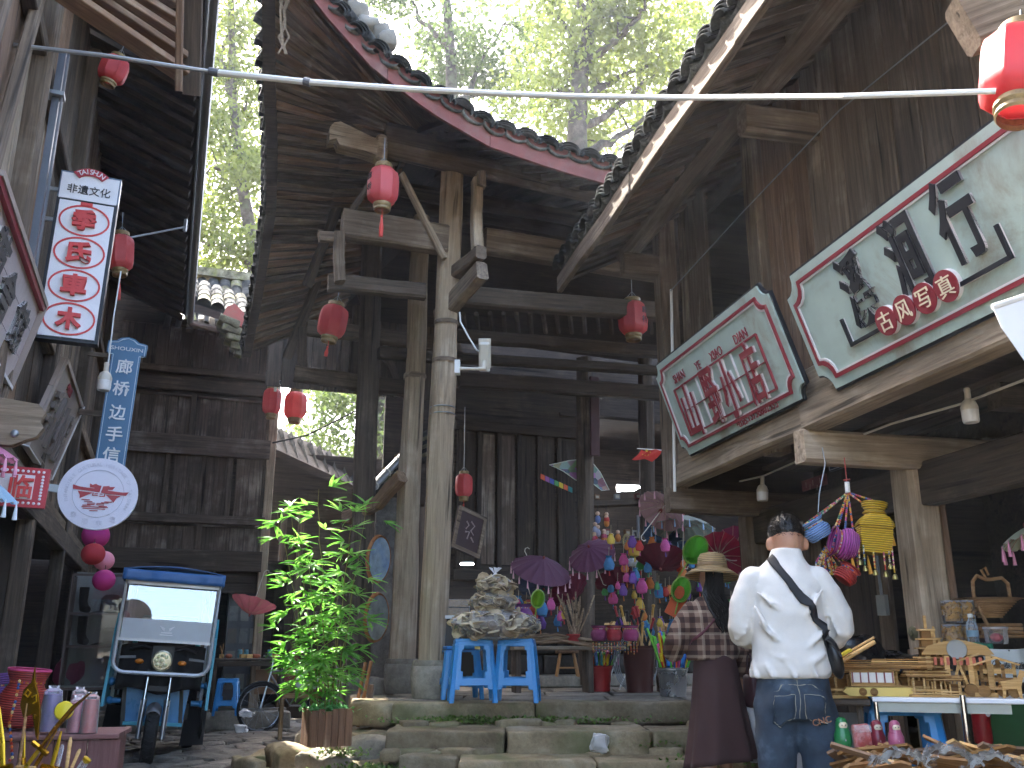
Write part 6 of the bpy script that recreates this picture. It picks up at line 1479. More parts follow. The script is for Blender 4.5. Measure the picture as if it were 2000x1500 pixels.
for i in range(16):
    x, y_ = rnd.uniform(-.48, .45), rnd.uniform(-.2, .1)
    b = MB(); k = i % 4
    if k == 0: b.lathe([(.03, 0), (.035, .1), (.03, .12)], 10); m = plain('jar_teal', '#5a8a94', .3)
    elif k == 1: b.tube([(0, 0, 0), (rnd.uniform(-.05, .05), 0, rnd.uniform(.1, .24))], .009, 6); m = W_WARM
    elif k == 2: b.box((0, 0, .03), (.1, .06, .05), RZ(rnd.uniform(0, 90))); m = W_NEW
    else: b.ball((0, 0, .03), (.05, .03, .03), 8, 6); m = plain('clay_red', '#a85a3c', .7)
    nm = ('tool_jar', 'chisel', 'wood_block', 'carved_piece')[k]
    tag(b.ob(nm, m, None, base@T((x, y_, .722))), ('small jar', 'upright wooden tool handle', 'small wooden block', 'reddish carved piece')[k]+' on the crowded tool table', ('jar', 'tool', 'block', 'carving')[k], 'small things on the tool table')
gl = thing('glass_case', 'tall dim glass case behind the tool table', 'cabinet', M=FS.M@T(tuple(FS.S(462, 1385, 15.2)))); b = MB(); b.box((0, 0, .85), (.5, .3, 1.7)); b.ob('case', plain('case_dim', '#3d4146', .4), gl)
for i in range(4):
    for j in range(3): b = MB(); b.box((-.16+.16*j, -.16, .4+.33*i), (.12, .02, .22)); b.ob('pane', plain('pane_dim%d' % ((i+j) % 3), ('#565c60', '#6f6f6a', '#4a4640')[(i+j) % 3], .3), gl)
bx = thing('cardboard_box', 'brown cardboard box beside a red crate behind the bamboo', 'box', M=FS.M@T(tuple(FS.S(520, 1345, 14.6)))); b = MB(); b.box((0, 0, .1), (.36, .3, .34)); b.ob('carton', plain('carton', '#8a6a4e', .8), bx); b = MB(); b.box((0, -.152, .1), (.37, .004, .03)); b.ob('tape', plain('tape', '#b59a72', .4), bx)
bx = thing('red_crate', 'dull red crate behind the bamboo leaves', 'crate', M=FS.M@T(tuple(FS.S(560, 1320, 14.9)))); b = MB(); b.box((0, 0, .1), (.3, .3, .36)); b.ob('crate', plain('crate_red', '#7a2f34', .6), bx); b = MB(); b.box((0, -.155, .22), (.32, .02, .04)); b.ob('rim', plain('crate_red', '#7a2f34'), bx)
# bicycle part hidden by the bench
bike = thing('bicycle', 'old dark bicycle leaning behind the wooden bench', 'bicycle', M=FW.M@T(tuple(FW.Z(505, 1432, 0)))@RZ(35)); DKM = plain('bike_dark', '#232426', .4, .4)
for x in (0, 1.0):
    b = MB(); b.tube([(x+.31*math.cos(a), 0, .32+.31*math.sin(a)) for a in np.linspace(0, 6.283, 33)[:-1]], .022, 8, closed=True); o = b.ob('tyre', RUB, bike, smooth=True)
    b = MB(); b.tube([(x+.285*math.cos(a), 0, .32+.285*math.sin(a)) for a in np.linspace(0, 6.283, 33)[:-1]], .01, 6, closed=True); b.ob('rim', STEEL, o, smooth=True)
    b = MB()
    for k in range(14): a = k*.4488; b.tube([(x, 0, .32), (x+.28*math.cos(a), 0, .32+.28*math.sin(a))], .0018, 4, cap=False)
    b.ob('spokes', STEEL, o)
b = MB(); b.tube([(0, 0, .32), (.12, 0, .8), (.14, 0, .95)], .016, 8); b.tube([(.11, 0, .76), (.42, 0, .34), (.66, 0, .8), (.12, 0, .8)], .016, 8); b.tube([(.42, 0, .34), (1.0, 0, .32), (.66, 0, .78)], .012, 8); b.ob('frame', STEEL, bike, smooth=True)
b = MB(); b.tube([(.1, -.28, 1.0), (.14, -.2, .99), (.15, 0, .96), (.14, .2, .99), (.1, .28, 1.0)], .012, 8); b.ob('handlebar', STEEL, bike, smooth=True)
b = MB(); b.ball((.7, 0, .9), (.13, .07, .04), 10, 6); b.tube([(.66, 0, .8), (.69, 0, .9)], .012, 6); b.ob('saddle', BLACK_P, bike, smooth=True)
b = MB(); b.tube([(.34*math.cos(a), 0, .32+.34*math.sin(a)) for a in np.linspace(.6, 2.6, 10)], .02, 8); b.ob('mudguard', DKM, bike)
bn = plain_table('wooden_bench', 'warm brown wooden table standing behind the bamboo planter', FW.M@T(tuple(FW.Z(598, 1449, 0)))@RZ(14), .72, .42, .62, wood('bench_wood', '#6d5238', '#94744f', '#a58a66', var=.2), .05, cat='table')
bxw = thing('white_box', 'grey white box on the wooden table behind the bamboo', 'box', M=FW.M@T(tuple(FW.Z(598, 1449, 0)))@RZ(14)@T((-.02, 0, .622))); b = MB(); b.box((0, 0, .11), (.3, .24, .22)); b.ob('box', plain('box_grey', '#a9aaad', .6), bxw); b = MB(); b.box((-.05, -.122, .12), (.012, .004, .1)); b.ob('mark', SG_BLK, bxw)
fch = thing('folded_chairs', 'two folded wooden chair frames leaning by the stone plinth', 'chair', M=FW.M@T(tuple(FW.S(690, 1432, 9.0)))); CH = wood('chair_wood', '#7a4f30', '#a5713f', '#b58a5a', var=.2)
beam(fch, 'chair_leg', (-.02, 0, 0), (.07, .1, .62), .03, .04, CH, up=(0, 1, 0)); beam(fch, 'chair_leg', (.03, .05, .05), (.115, .15, .63), .03, .04, CH, up=(0, 1, 0)); beam(fch, 'chair_rail', (-.06, .03, .2), (.06, .03, .2), .03, .03, CH); beam(fch, 'chair_leg', (.1, .12, -.05), (.13, .12, .42), .05, .05, W_BROWN, up=(0, 1, 0))
for i, (u, v) in enumerate(((471, 1420), (432, 1390))):
    t = tag(rock('crumpled_bag', (.16, .12, .09), film('litter_film', '#ffffff', .3, .2), None, T(FW.S(u+i*50, v+3, 12.9-i*.4)), seed=14+i, amp=.04, sub=5, rnd=.7, fr=14), ('white crumpled plastic on the cobbles behind the tricycle', 'clear crumpled plastic beside the tool table leg')[i], 'litter')
# ================================================================== bamboo in a slatted planter
zq = FW.S(636, 1452, 7.55); PLB = thing('bamboo_plant', 'bright green potted bamboo in a rough wooden planter at the foot of the steps', 'plant', M=T(zq)@RZ(24))
WPL = wood('planter_wood', '#5c4230', '#846046', '#a08568', wornamt=.3, var=.3)
ph, pw = .24, .31
for k in range(4):
    for i in range(6):
        w = pw/6; x = -pw/2+w*(i+.5); M = RZ(90*k)@T((x, -pw/2, 0)); beam(PLB, 'planter_slat', M@Vector((0, 0, -.01)), M@Vector((0, 0, ph+random.uniform(-.015, .02))), w-.003, .016, WPL, up=(RZ(90*k)@Vector((0, 1, 0))), ch=.003)
b = MB(); b.box((0, 0, ph-.05), (pw-.03, pw-.03, .02)); b.ob('soil', EARTH, PLB)
tag(weeds('moss_cover', None, [(0, 0, ph-.03, .07, .07, 420)], 4, translucent('planter_moss', '#3f8a3a', '#8fc98a', .3), .05), kind='stuff')
mo = bpy.data.objects['moss_cover']; mo.parent = PLB; KIDS.setdefault(PLB.name, []).append(mo)
LFM = translucent('bamboo_leaf', '#5a9a34', '#97c95c', .5, .45, 5); STEMM = plain('bamboo_stem', '#6f6a2c', .5, var=.3)
lf = MB(); n = 7
for i in range(n+1):
    t = i/n; w = .5*math.sin(math.pi*min(1, t**.75))*.16+.003; lf.v += [(t, -w, -.35*t*t*.5+.03*(1)), (t, 0, -.35*t*t*.5), (t, w, -.35*t*t*.5+.03)]
lf.f = [(3*i+k, 3*i+3+k, 3*i+4+k, 3*i+1+k) for i in range(n) for k in range(2)]
LEAF = lf.mesh('leaf'); LEAF.materials.append(LFM)
rnd = random.Random(31); LV = []
inv = (T(zq)@RZ(24)).inverted()
for (u1, v1, u0, n_) in ((620, 955, 625, 13), (565, 990, 615, 11), (540, 1000, 610, 11), (690, 1010, 640, 10), (715, 990, 650, 11), (600, 1080, 620, 9), (660, 1120, 640, 9), (560, 1150, 615, 9), (690, 1160, 645, 8), (560, 1240, 612, 8), (640, 1220, 636, 8), (590, 1290, 620, 7)):
    tip = inv@FW.S(u1, v1, 7.55+rnd.uniform(-.22, .2)); b0 = Vector(((u0-632)*.004, rnd.uniform(-.08, .08), ph-.05))
    pts = []
    for i in range(n_+1):
        t = i/n_; p = b0.lerp(tip, t); p += Vector(((tip.x-b0.x)*.35*(t*t-t), 0, 0))+Vector((rnd.gauss(0, .006), rnd.gauss(0, .006), 0)); pts.append(p)
    b = MB(); b.tube(pts, [.0065*(1-.7*i/n_) for i in range(n_+1)], 6); b.ob('culm', STEMM, PLB, smooth=True)
    for i in range(2, n_+1):
        for _ in range(2):
            a = rnd.uniform(0, 6.283); ln = rnd.uniform(.05, .17); e = pts[i]+Vector((math.cos(a)*ln, math.sin(a)*ln*.8, rnd.uniform(-.02, .07)))
            m = rnd.choice((5, 6, 6, 7)); base_a = a
            for k in range(m):
                az = base_a+(k-(m-1)/2)*.42+rnd.gauss(0, .12); el = rnd.uniform(-.45, .5)+(.35 if i == n_ else 0)
                LV.append((e, az, el, rnd.uniform(.1, .185), rnd.uniform(-.6, .6)))
cam_l = inv@Vector((0, 0, CZ)); LV.sort(key=lambda q: (q[0]-cam_l).length)
rest = MB()
for i, (e, az, el, L, roll) in enumerate(LV):
    M = T(e)@Matrix.Rotation(az, 4, 'Z')@Matrix.Rotation(-el, 4, 'Y')@Matrix.Rotation(roll, 4, 'X')@SCL(L)
    if i < 300: ob('leaf', LEAF, LFM, PLB, M)
    else: rest.add([v.co for v in LEAF.vertices], [tuple(p.vertices) for p in LEAF.polygons], M)
tag(rest.ob('leaf_mass', LFM, PLB), kind='stuff')
# ================================================================== stools, mushroom bags and boxes on the platform
s1_ = plastic_stool('left blue plastic stool carrying the mushroom bags', T(FW.Z(922, 1371, ZP+.012))@RZ(6), STB, 1.0, .49, .36)
s2_ = plastic_stool('right blue plastic stool carrying the mushroom bags', T(FW.Z(1010, 1371, ZP+.012))@RZ(-5), STB, 1.0, .49, .34)
b = MB(); b.box((0, 0, 0), (.045, .002, .03)); b.ob('sticker', plain('sticker', '#c9b96a', .5), s1_, T((.03, -.152, .44)))
plastic_stool('third blue plastic stool nested behind the left one', T(FW.Z(905, 1366, ZP+.012)+Vector((-.04, .12, 0)))@RZ(12), STB, 1.0, .44, .34)
MUSH = plain('mushroom', '#c4ae8c', .85, var=.4, scale=20); MUSH2 = plain('mushroom_pale', '#dccaa6', .85, var=.3, scale=20); MUSHD = plain('mushroom_dark', '#97826a', .9, var=.4, scale=20)
def mush_bag(label, pos, rx, ry, rz, n, knot, seed):
    t = thing('mushroom_bag', label, 'bag', M=T(pos), group='clear bags of dried mushrooms'); rr = random.Random(seed)
    parts = [MB(), MB(), MB()]
    for i in range(n):
        th, ph_ = rr.uniform(0, 6.283), math.asin(rr.uniform(-.75, 1)); f = rr.uniform(.86, 1.0); p = Vector((rx*f*math.cos(th)*math.cos(ph_), ry*f*math.sin(th)*math.cos(ph_), rz*f*math.sin(ph_)+rz))
        s = rr.uniform(.03, .065); M = T(p)@Matrix.Rotation(rr.uniform(0, 6.28), 4, 'Z')@Matrix.Rotation(rr.uniform(0, 3), 4, 'X')
        parts[rr.choice((0, 0, 1, 2))].lathe([(s*.9, -.12*s), (s, -.02*s), (s*.85, .08*s), (s*.4, .12*s), (.001, .1*s)], 9, M, sx=1, sy=rr.uniform(.6, 1))
    for q, m in zip(parts, (MUSH, MUSH2, MUSHD)): tag(q.ob('dried_mushrooms', m, t, smooth=True), kind='stuff')
    b = MB(); b.ball((0, 0, rz), (rx*.8, ry*.8, rz*.8), 14, 8); b.ob('filling', MUSHD, t, smooth=True)
    bm = grid_mesh(40, 18, lambda s, u: (0, 0, 0)); vs = []
    for j in range(19):
        ph_ = -math.pi/2+math.pi*j/18
        for i in range(41):
            th = 2*math.pi*(i % 40)/40; d = Vector((math.cos(th)*math.cos(ph_), math.sin(th)*math.cos(ph_), math.sin(ph_))); k = 1.02+.09*noise.noise(d*3+Vector((seed, 0, 0)))+.05*noise.noise(d*9+Vector((0, seed, 0)))
            vs.append((rx*k*d.x, ry*k*d.y, max(0.0, rz*k*d.z+rz)))
    bm.v = vs; bm.ob('bag_film', film('bag_film', '#ffffff', .1, .18), t, smooth=True)
    if knot:
        b = MB(); b.tube([(0, 0, 2*rz*.97), (.01, 0, 2*rz+.03)], [.03, .012], 8)
        for a in (-40, 5, 45): b.add([(0, 0, 2*rz+.02), (.06*math.sin(R(a))-.015, -.01, 2*rz+.08), (.06*math.sin(R(a))+.02, .01, 2*rz+.075)], [(0, 1, 2)])
        b.ob('knot', plain('knot_white', '#d5d5d8', .5), t)
    return t
zs_ = ZP+.012+.49
pb = FW.S(968, 1264, 8.05)
mush_bag('large clear bag of dried sliced mushrooms lying across both blue stools', (pb.x, pb.y, zs_+.005), .37, .24, .125, 230, False, 2)
p2 = FW.S(965, 1215, 8.1); mush_bag('middle clear bag of mushrooms in the pile', (p2.x, p2.y, zs_+.235), .19, .17, .085, 110, False, 5)
p3 = FW.S(966, 1180, 8.1); mush_bag('top knotted clear bag of mushrooms', (p3.x, p3.y, zs_+.385), .155, .14, .075, 90, True, 8)
shl = thing('display_box', 'pale display case holding two flat clear boxes behind the front pillar', 'display', M=T(FW.S(900, 1290, 8.9))); b = MB(); b.box((0, 0, .12), (.34, .3, .5)); b.ob('case', plain('case_dark', '#39342f', .6), shl); b = MB(); b.box((0, -.03, .385), (.36, .3, .03)); b.ob('case_top', plain('case_white', '#c9c7c2', .5), shl)
for i in range(2):
    t = thing('snack_box', ('lower clear box of dried food on the display case', 'upper clear box of dried food on the display case')[i], 'box', M=T(FW.S(892, 1290, 8.88)+Vector((0, 0, .402+.075*i)))); b = MB(); b.box((0, 0, .034), (.22, .16, .066)); b.ob('contents', plain('dried_food', '#b08a55', .8, var=.5, scale=30), t); b = MB(); b.box((0, 0, .036), (.225, .165, .07)); b.ob('clear_box', film('clear_box', '#ffffff', .12, .1), t)
# round framed plates on the rough wall
for i, (u, v) in enumerate(((742, 1092), (738, 1206))):
    t = thing('framed_plate', ('upper oval framed picture with a blue and white painting', 'lower oval framed picture beside the pillars')[i], 'picture', M=T(FW.S(u, v, 9.6))@RZ(62)@RX(4))
    b = MB(); b.lathe([(.24, .0), (.25, -.03), (.225, -.04), (.215, -.01)], 32, RX(90)@SCL(.8, 1, 1)); b.ob('frame', wood('frame_wood', '#7a4a2c', '#a06a40', var=.1), t, smooth=True)
    b = MB(); b.lathe([(.22, 0), (.001, 0)], 32, RX(90)@SCL(.8, 1, 1)); b.ob('painting', plain('plate_paint%d' % i, ('#8fa3ad', '#7f827c')[i], .35, var=.7, scale=9, dirt='#2f5c94' if i == 0 else '#4d4a42'), t)
# sloping carved panel deep inside
t = thing('leaning_sign', 'dark framed sign leaning inside beside the dim lantern', 'sign', M=FS.M@T(tuple(FS.S(885, 1070, 11.4)))@RZ(25)@RY(14)); b = MB(); b.box((.2, 0, .28), (.5, .03, .56)); b.ob('panel', plain('panel_maroon', '#3b2526', .5), t); b = MB(); b.ring([(-.05, 0), (.45, 0), (.45, .56), (-.05, .56)], [(-.0, .05), (.4, .05), (.4, .51), (0, .51)], -.03, -.014); b.ob('frame', W_MID, t)
for k, pts in enumerate(([(.12, .4), (.17, .36), (.13, .3)], [(.2, .42), (.27, .38), (.22, .3), (.28, .26)], [(.13, .26), (.2, .28), (.18, .18)], [(.24, .22), (.3, .17)])): b = MB(); b.tube([(x, -.018, z) for x, z in pts], [.012, .009, .011, .006][:len(pts)], 6); b.ob('brush_stroke', plain('char_pale', '#a08f8a', .6), t, smooth=True)
# lit lamps inside: panels and a small round lamp
LAMP = emit('lamp_light', '#f3f6ff', 14.0)
def panel_lamp(label, fr, pts, s):
    P = [fr.S(u, v, s) for u, v in pts]; o = P[0]; t = thing('lamp_panel', label, 'lamp', tuple(o), fr); b = MB(); b.add(P, [(0, 1, 2, 3)]); ob_ = b.ob('diffuser', LAMP, t)
    b = MB(); n_ = Vector((0, .02, .03)); b.add([p+n_ for p in P], [(0, 1, 2, 3)]); b.ob('housing', WHITE_M, t)
panel_lamp('small square bright light high in the dark shop', FS, ((1110, 874), (1128, 874), (1128, 890), (1110, 890)), 13.2)
panel_lamp('long bright ceiling light panel above the shop shelf', FS, ((1205, 949), (1252, 951), (1238, 959), (1205, 960)), 12.8)
t = thing('ceiling_lamp', 'small lit round lamp under the beam right of the pillar', 'lamp', tuple(FS.M@FS.S(912, 1101, 10.6))); b = MB(); b.lathe([(.001, -.012), (.075, -.01), (.08, 0)], 20); b.ob('diffuser', LAMP, t); b = MB(); b.lathe([(.082, 0), (.08, .02), (.001, .025)], 20); b.ob('housing', WHITE_M, t)
# ================================================================== souvenirs in the pavilion
UM = [('purple paper umbrella with pink tassels open over the mushroom bags', (1062, 1090, 10.2, 30, 14, 0), .34, '#6a4257', '#d6a3ab', 18), ('purple tasselled umbrella tilted towards the post', (1150, 1068, 10.3, 42, -26, 0), .27, '#6d3b57', '#d6a3ab', 16),
      ('dark blue umbrella hanging open above the canes', (1062, 1150, 10.6, 150, -25, 0), .26, '#2f3d52', '#8a8a9a', 0), ('maroon umbrella hanging open below the purple pair', (1120, 1168, 10.5, 150, -35, 0), .26, '#6b2438', '#8a8a9a', 0), ('violet umbrella hanging lowest by the cane pot', (1050, 1212, 10.4, 155, -15, 0), .24, '#4d2f52', '#8a8a9a', 0),
      ('green and grey umbrella with pale blue tassels seen from below', (1335, 1008, 10.3, -12, 6, 0), .36, '#7d877a', '#9fbede', 14), ('pinkish fan umbrella tucked under the jetty corner', (1300, 985, 10.0, -30, 40, 0), .27, '#9b7a78', '#d3a0a8', 12), ('slate blue umbrella hanging behind the nets', (1300, 1060, 10.6, 140, 20, 0), .28, '#33475c', '#9a9aa8', 0),
      ('maroon umbrella hanging open under the slate blue one', (1290, 1110, 10.4, 155, 10, 0), .3, '#6a2030', '#8a8a9a', 0), ('dark red umbrella above the toy barrel', (1210, 1150, 10.7, 150, -10, 0), .26, '#5a1f2c', '#8a8a9a', 0), ('crimson umbrella hanging behind the straw hat', (1400, 1085, 9.4, -80, 0, 0), .25, '#8a1f35', '#8a8a9a', 0), ('plum umbrella beside the shop corner post', (1432, 1075, 9.6, -80, -20, 0), .26, '#6f2340', '#8a8a9a', 0)]
for lab, a, r, c, tc, n in UM: umbrella(lab, uM(*a), r, c, tc, .45, n, 14)
umbrella('pale parasol with pink tassels cut by the right edge', uM(2005, 1030, 5.0, -15, -10), .16, '#b9c0a8', '#d98fae', .4, 12)
# kite and flag
kt = thing('kite', 'delta kite with patchwork print and white rim hanging inside', 'kite', tuple(FS.M@FS.S(1125, 925, 11.3)), None); o0 = FS.M@FS.S(1125, 925, 11.3)
def kp(u, v, Y=None): return FS.M@FS.S(u, v, 11.3)-o0
out = [(1073, 908), (1100, 920), (1125, 938), (1155, 942), (1175, 958), (1190, 957), (1172, 922), (1150, 895), (1110, 900)]
b = MB(); c_ = kp(1140, 920)+Vector((0, .08, 0)); b.v = [tuple(c_)]+[tuple(kp(*p)) for p in out]; b.f = [(0, i+1, (i+1) % 9+1) for i in range(9)]
g = NT('kite_print'); co = g.coord(jitter=False); vr = g.n('ShaderNodeTexVoronoi'); vr.inputs['Scale'].default_value = 9; g.l(co, vr.inputs[0]); hs = g.n('ShaderNodeHueSaturation'); hs.inputs['Saturation'].default_value = .65; hs.inputs['Value'].default_value = .4; g.l(vr.outputs['Color'], hs.inputs['Color']); g.bsdf(hs.outputs[0], .6); b.ob('sail', g.m, kt)
b = MB(); b.tube([kp(*p) for p in out], .006, 5, closed=True); b.ob('rim', plain('kite_rim', '#cfd6c9', .6), kt)
for i, c in enumerate(('#c9572f', '#8a4a8a', '#3a4f9a', '#3f8a4a', '#c9b02f', '#c9572f', '#3f8a8a')):
    u = 1056+9*i; v = 925+4*i; b = MB(); b.v = [tuple(kp(*p)) for p in ((u, v), (u+8, v+4), (u+8, v+14), (u, v+10))]; b.f = [(0, 1, 2, 3)]; o = b.ob('tail_patch', plain('tail_'+c, c, .7), kt)
fl_ = thing('flag', 'small red flag with yellow stars on a white stick', 'flag', tuple(FS.M@FS.S(1318, 880, 9.0))); o0 = FS.M@FS.S(1318, 880, 9.0)
def fp(u, v): return FS.M@FS.S(u, v, 9.0)-o0
b = MB(); b.tube([fp(1318, 881), fp(1244, 876)], .005, 6); b.ob('stick', WHITE_M, fl_)
fg = grid_mesh(12, 6, lambda s, t: tuple(fp(1252+40*s-16*t+2*math.sin(t*4), 878+3*s+19*t+1.5*math.sin(s*7))+Vector((0, .03*math.sin(s*6+t*2), 0)))); fg.ob('cloth', plain('flag_red', '#c03328', .7), fl_, smooth=True)
for (u, v, s) in ((1262, 882, .022), (1254, 889, .008), (1259, 891, .008), (1265, 890, .008), (1269, 885, .008)):
    c = fp(u, v)+Vector((0, -.045, 0)); b = MB(); b.prism([(c.x+s*(1 if k % 2 == 0 else .4)*math.sin(k*.6283), c.z+s*(1 if k % 2 == 0 else .4)*math.cos(k*.6283)) for k in range(10)][::-1], c.y-.001, c.y+.001); b.ob('star', plain('star_yellow', '#d9b62f', .6), fl_)
# hand nets
def net(label, u0, v0, u1, v1, Y, r, col, hang=0):
    a, e = Vector(lpos(u0, v0, Y)), Vector(lpos(u1, v1, Y)); t = thing('hand_net', label, 'net', tuple(a), group='green fishing nets'); d = (e-a); L = d.length; d.normalize(); s_ = Vector((d.z, 0, -d.x)); c = d*(L+r)
    b = MB(); b.tube([(0, 0, 0), d*L], .007, 6); b.ob('pole', plain('net_pole', '#8aa83a', .5), t)
    b = MB(); b.tube([c+d*r*1.15*math.cos(k)+s_*r*.85*math.sin(k) for k in np.linspace(0, 6.283, 25)[:-1]], .008, 6, closed=True); b.ob('hoop', plain('net_hoop', col, .4), t)
    g_ = grid_mesh(12, 5, lambda s, q: tuple(c+(d*1.15*math.cos(s*6.2832)+s_*.85*math.sin(s*6.2832))*r*(1-q)+Vector((0, .14*math.sin(q*1.57), -.05*q)))); g_.ob('mesh', translucent('netting'+col, col, col, .5), t); return t
net('green hand net standing by the mushroom pile', 1040, 1235, 1048, 1185, 9.3, .075, '#6f9c2c'); net('green hand net behind the straw hat', 1320, 1135, 1345, 1095, 8.6, .12, '#4d9a2e'); net('lower green hand net above the toy bucket', 1318, 1200, 1325, 1172, 8.7, .1, '#4d9a2e')
# buckets
def bucket(label, u, v, r, h, mat, name='bucket', rim=None, z=None, Y=None, group='buckets of toys on the platform'):
    q = FW.Z(u, v, ZP+.01) if Y is None else Vector(lpos(u, v, Y)); t = thing(name, label, 'bucket', tuple(q), group=group)
    b = MB(); b.lathe([(.001, .01), (r*.76, .01), (r*.76, 0), (r*.8, .0), (r*.8, .03), (r*.95, h*.86), (r*.98, h*.88), (r, h*.97), (r*1.05, h), (r*1.0, h), (r*.92, h*.9), (r*.75, .03)], 32); b.ob('body', mat, t, smooth=True)
    b = MB(); b.tube([(r*.97*math.cos(a), r*.97*math.sin(a), h*.93) for a in np.linspace(0, 6.28, 25)[:-1]], .008, 6, closed=True); b.ob('rolled_rim', rim or mat, t, smooth=True)
    return t, q
REDB = plain('bucket_red', '#a8312f', .45); BRN = plain('barrel_brown', '#4a2722', .35)
tb, qr = bucket('red plastic bucket filled with bright toys', 1172, 1350, .135, .26, REDB)
tb, qb = bucket('tall brown barrel full of wooden toy swords', 1250, 1352, .17, .46, BRN, 'barrel')
tb, qs = bucket('shiny steel bucket stuffed with colourful plastic toys', 1315, 1360, .15, .26, plain('bucket_steel', '#b8babb', .28, .9, var=.15)); b = MB(); b.tube([(-.02, -.15, .22), (0, -.165, .2), (.02, -.15, .22)], .005, 6); b.ob('ear', STEEL, tb)
bucket('small red bucket of sticks behind the right blue stool', 978, 1330, .1, .3, REDB)
TC = ['#2f7fd0', '#52b82f', '#e0602f', '#2fa0a8', '#e0559a', '#e8c52f', '#3a5fc0', '#7fd04a', '#d8402f']
def toys(q, h, n, spread, lean, seed, lab, lo, hi, kinds, grp):
    rr = random.Random(seed)
    for i in range(n):
        a = rr.uniform(0, 6.283); rad = spread*math.sqrt(rr.random()); d = Vector((math.cos(a)*lean*rr.random(), math.sin(a)*lean*.6*rr.random(), 1)).normalized(); L = rr.uniform(lo, hi)
        k = rr.choice(kinds); c = TC[(i*5+seed) % len(TC)]; m = plain('toy_'+c, c, .35, var=.05); base = q+Vector((rad*math.cos(a), rad*math.sin(a), h-.12)); M = aim(base, base+d, (0, 1, 0)); nm, cat = ('toy_shovel', 'toy shovel')
        t = thing({'gun': 'toy_gun', 'sword': 'toy_sword', 'stick': 'toy_stick', 'wand': 'bubble_wand'}[k], None, 'toy', M=M, group=grp); t['label'] = {'gun': 'plastic toy gun', 'sword': 'plastic toy sword', 'stick': 'plastic toy stick', 'wand': 'plastic toy wand'}[k]+' of '+{'#2f7fd0': 'blue', '#52b82f': 'green', '#e0602f': 'orange', '#2fa0a8': 'teal', '#e0559a': 'pink', '#e8c52f': 'yellow', '#3a5fc0': 'dark blue', '#7fd04a': 'lime', '#d8402f': 'red'}[c]+' colour '+lab
        b = MB(); b.tube([(0, 0, 0), (L*.7, 0, 0)], .009, 6); b.ob('shaft', m, t)
        b = MB(); x = L*.7
        if k == 'gun': b.prism([(x, -.03), (x+.14, -.02), (x+.16, .02), (x+.1, .05), (x+.02, .04), (x-.03, .08), (x-.06, .06), (x-.02, .0)], -.014, .014)
        elif k == 'sword': b.prism([(x, -.02), (x+.16, -.028), (x+.2, 0), (x+.16, .028), (x, .02)], -.008, .008)
        elif k == 'wand': b.tube([(x+.05+.05*math.cos(s), 0, .04*math.sin(s)) for s in np.linspace(0, 6.28, 13)[:-1]], .01, 6, closed=True)
        else: b.tube([(x, 0, 0), (x+.08, 0, .0)], .014, 8)
        b.ob('head', m if k != 'stick' else plain('toy_'+TC[(i*3+2) % 9], TC[(i*3+2) % 9], .35), t)
toys(qs, .26, 34, .1, .45, 3, 'in the steel bucket', .2, .46, ('gun', 'gun', 'sword', 'stick', 'wand'), 'plastic toys in the steel bucket')
toys(qr, .26, 24, .09, .6, 5, 'in the red bucket', .1, .22, ('wand', 'stick', 'gun'), 'plastic toys in the red bucket')
rr = random.Random(17)
for i in range(16):
    a = rr.uniform(0, 6.28); base = qb+Vector((.11*math.cos(a), .1*math.sin(a), .36)); d = Vector((rr.uniform(-.5, .35), rr.uniform(-.2, .2), 1)).normalized(); t = thing('wooden_sword', 'wooden toy sword with painted grip in the brown barrel', 'toy sword', M=aim(base, base+d, (0, 1, 0)), group='wooden swords in the brown barrel'); L = rr.uniform(.2, .42)
    b = MB(); b.tube([(0, 0, 0), (L, 0, 0)], [.012, .016], 6, squash=.5); b.ob('blade', W_NEW if i % 3 else BLACK_P, t); b = MB(); b.tube([(L, 0, 0), (L+.09, 0, 0)], .014, 6); b.ball((L+.1, 0, 0), .02, 8, 5); b.ob('grip', plain('grip%d' % (i % 3), ('#a8322f', '#b98a3a', '#2b2422')[i % 3], .5), t)
# cable coil and white canes leaning on the barrel
t = thing('cable_coil', 'coil of thin grey tubing leaning on the brown barrel', 'coil', tuple(FW.Z(1238, 1352, ZP)+Vector((0, -.22, 0))))
for k in range(4): b = MB(); b.tube([((.3-.012*k)*math.cos(a)*.75+.01*k, .02*math.sin(a*2)+.01*k, .31+(.3-.012*k)*math.sin(a)) for a in np.linspace(0, 6.28, 41)[:-1]], .006, 6, closed=True); b.ob('turn', plain('tubing', '#8d9296', .4), t, smooth=True)
for i, (u0, v0, u1, v1) in enumerate(((1182, 1348, 1208, 1278), (1209, 1348, 1232, 1292))):
    a, e = FW.Z(u0, v0, ZP+.005), None; e = FW.S(u1, v1, a.y+.1); o = MB(); o.tube([(0, 0, 0), e-a], .009, 6); tag(o.ob('white_cane', WHITE_M, None, T(a)), ('white stick leaning left of the coil', 'white stick leaning inside the coil')[i], 'stick')
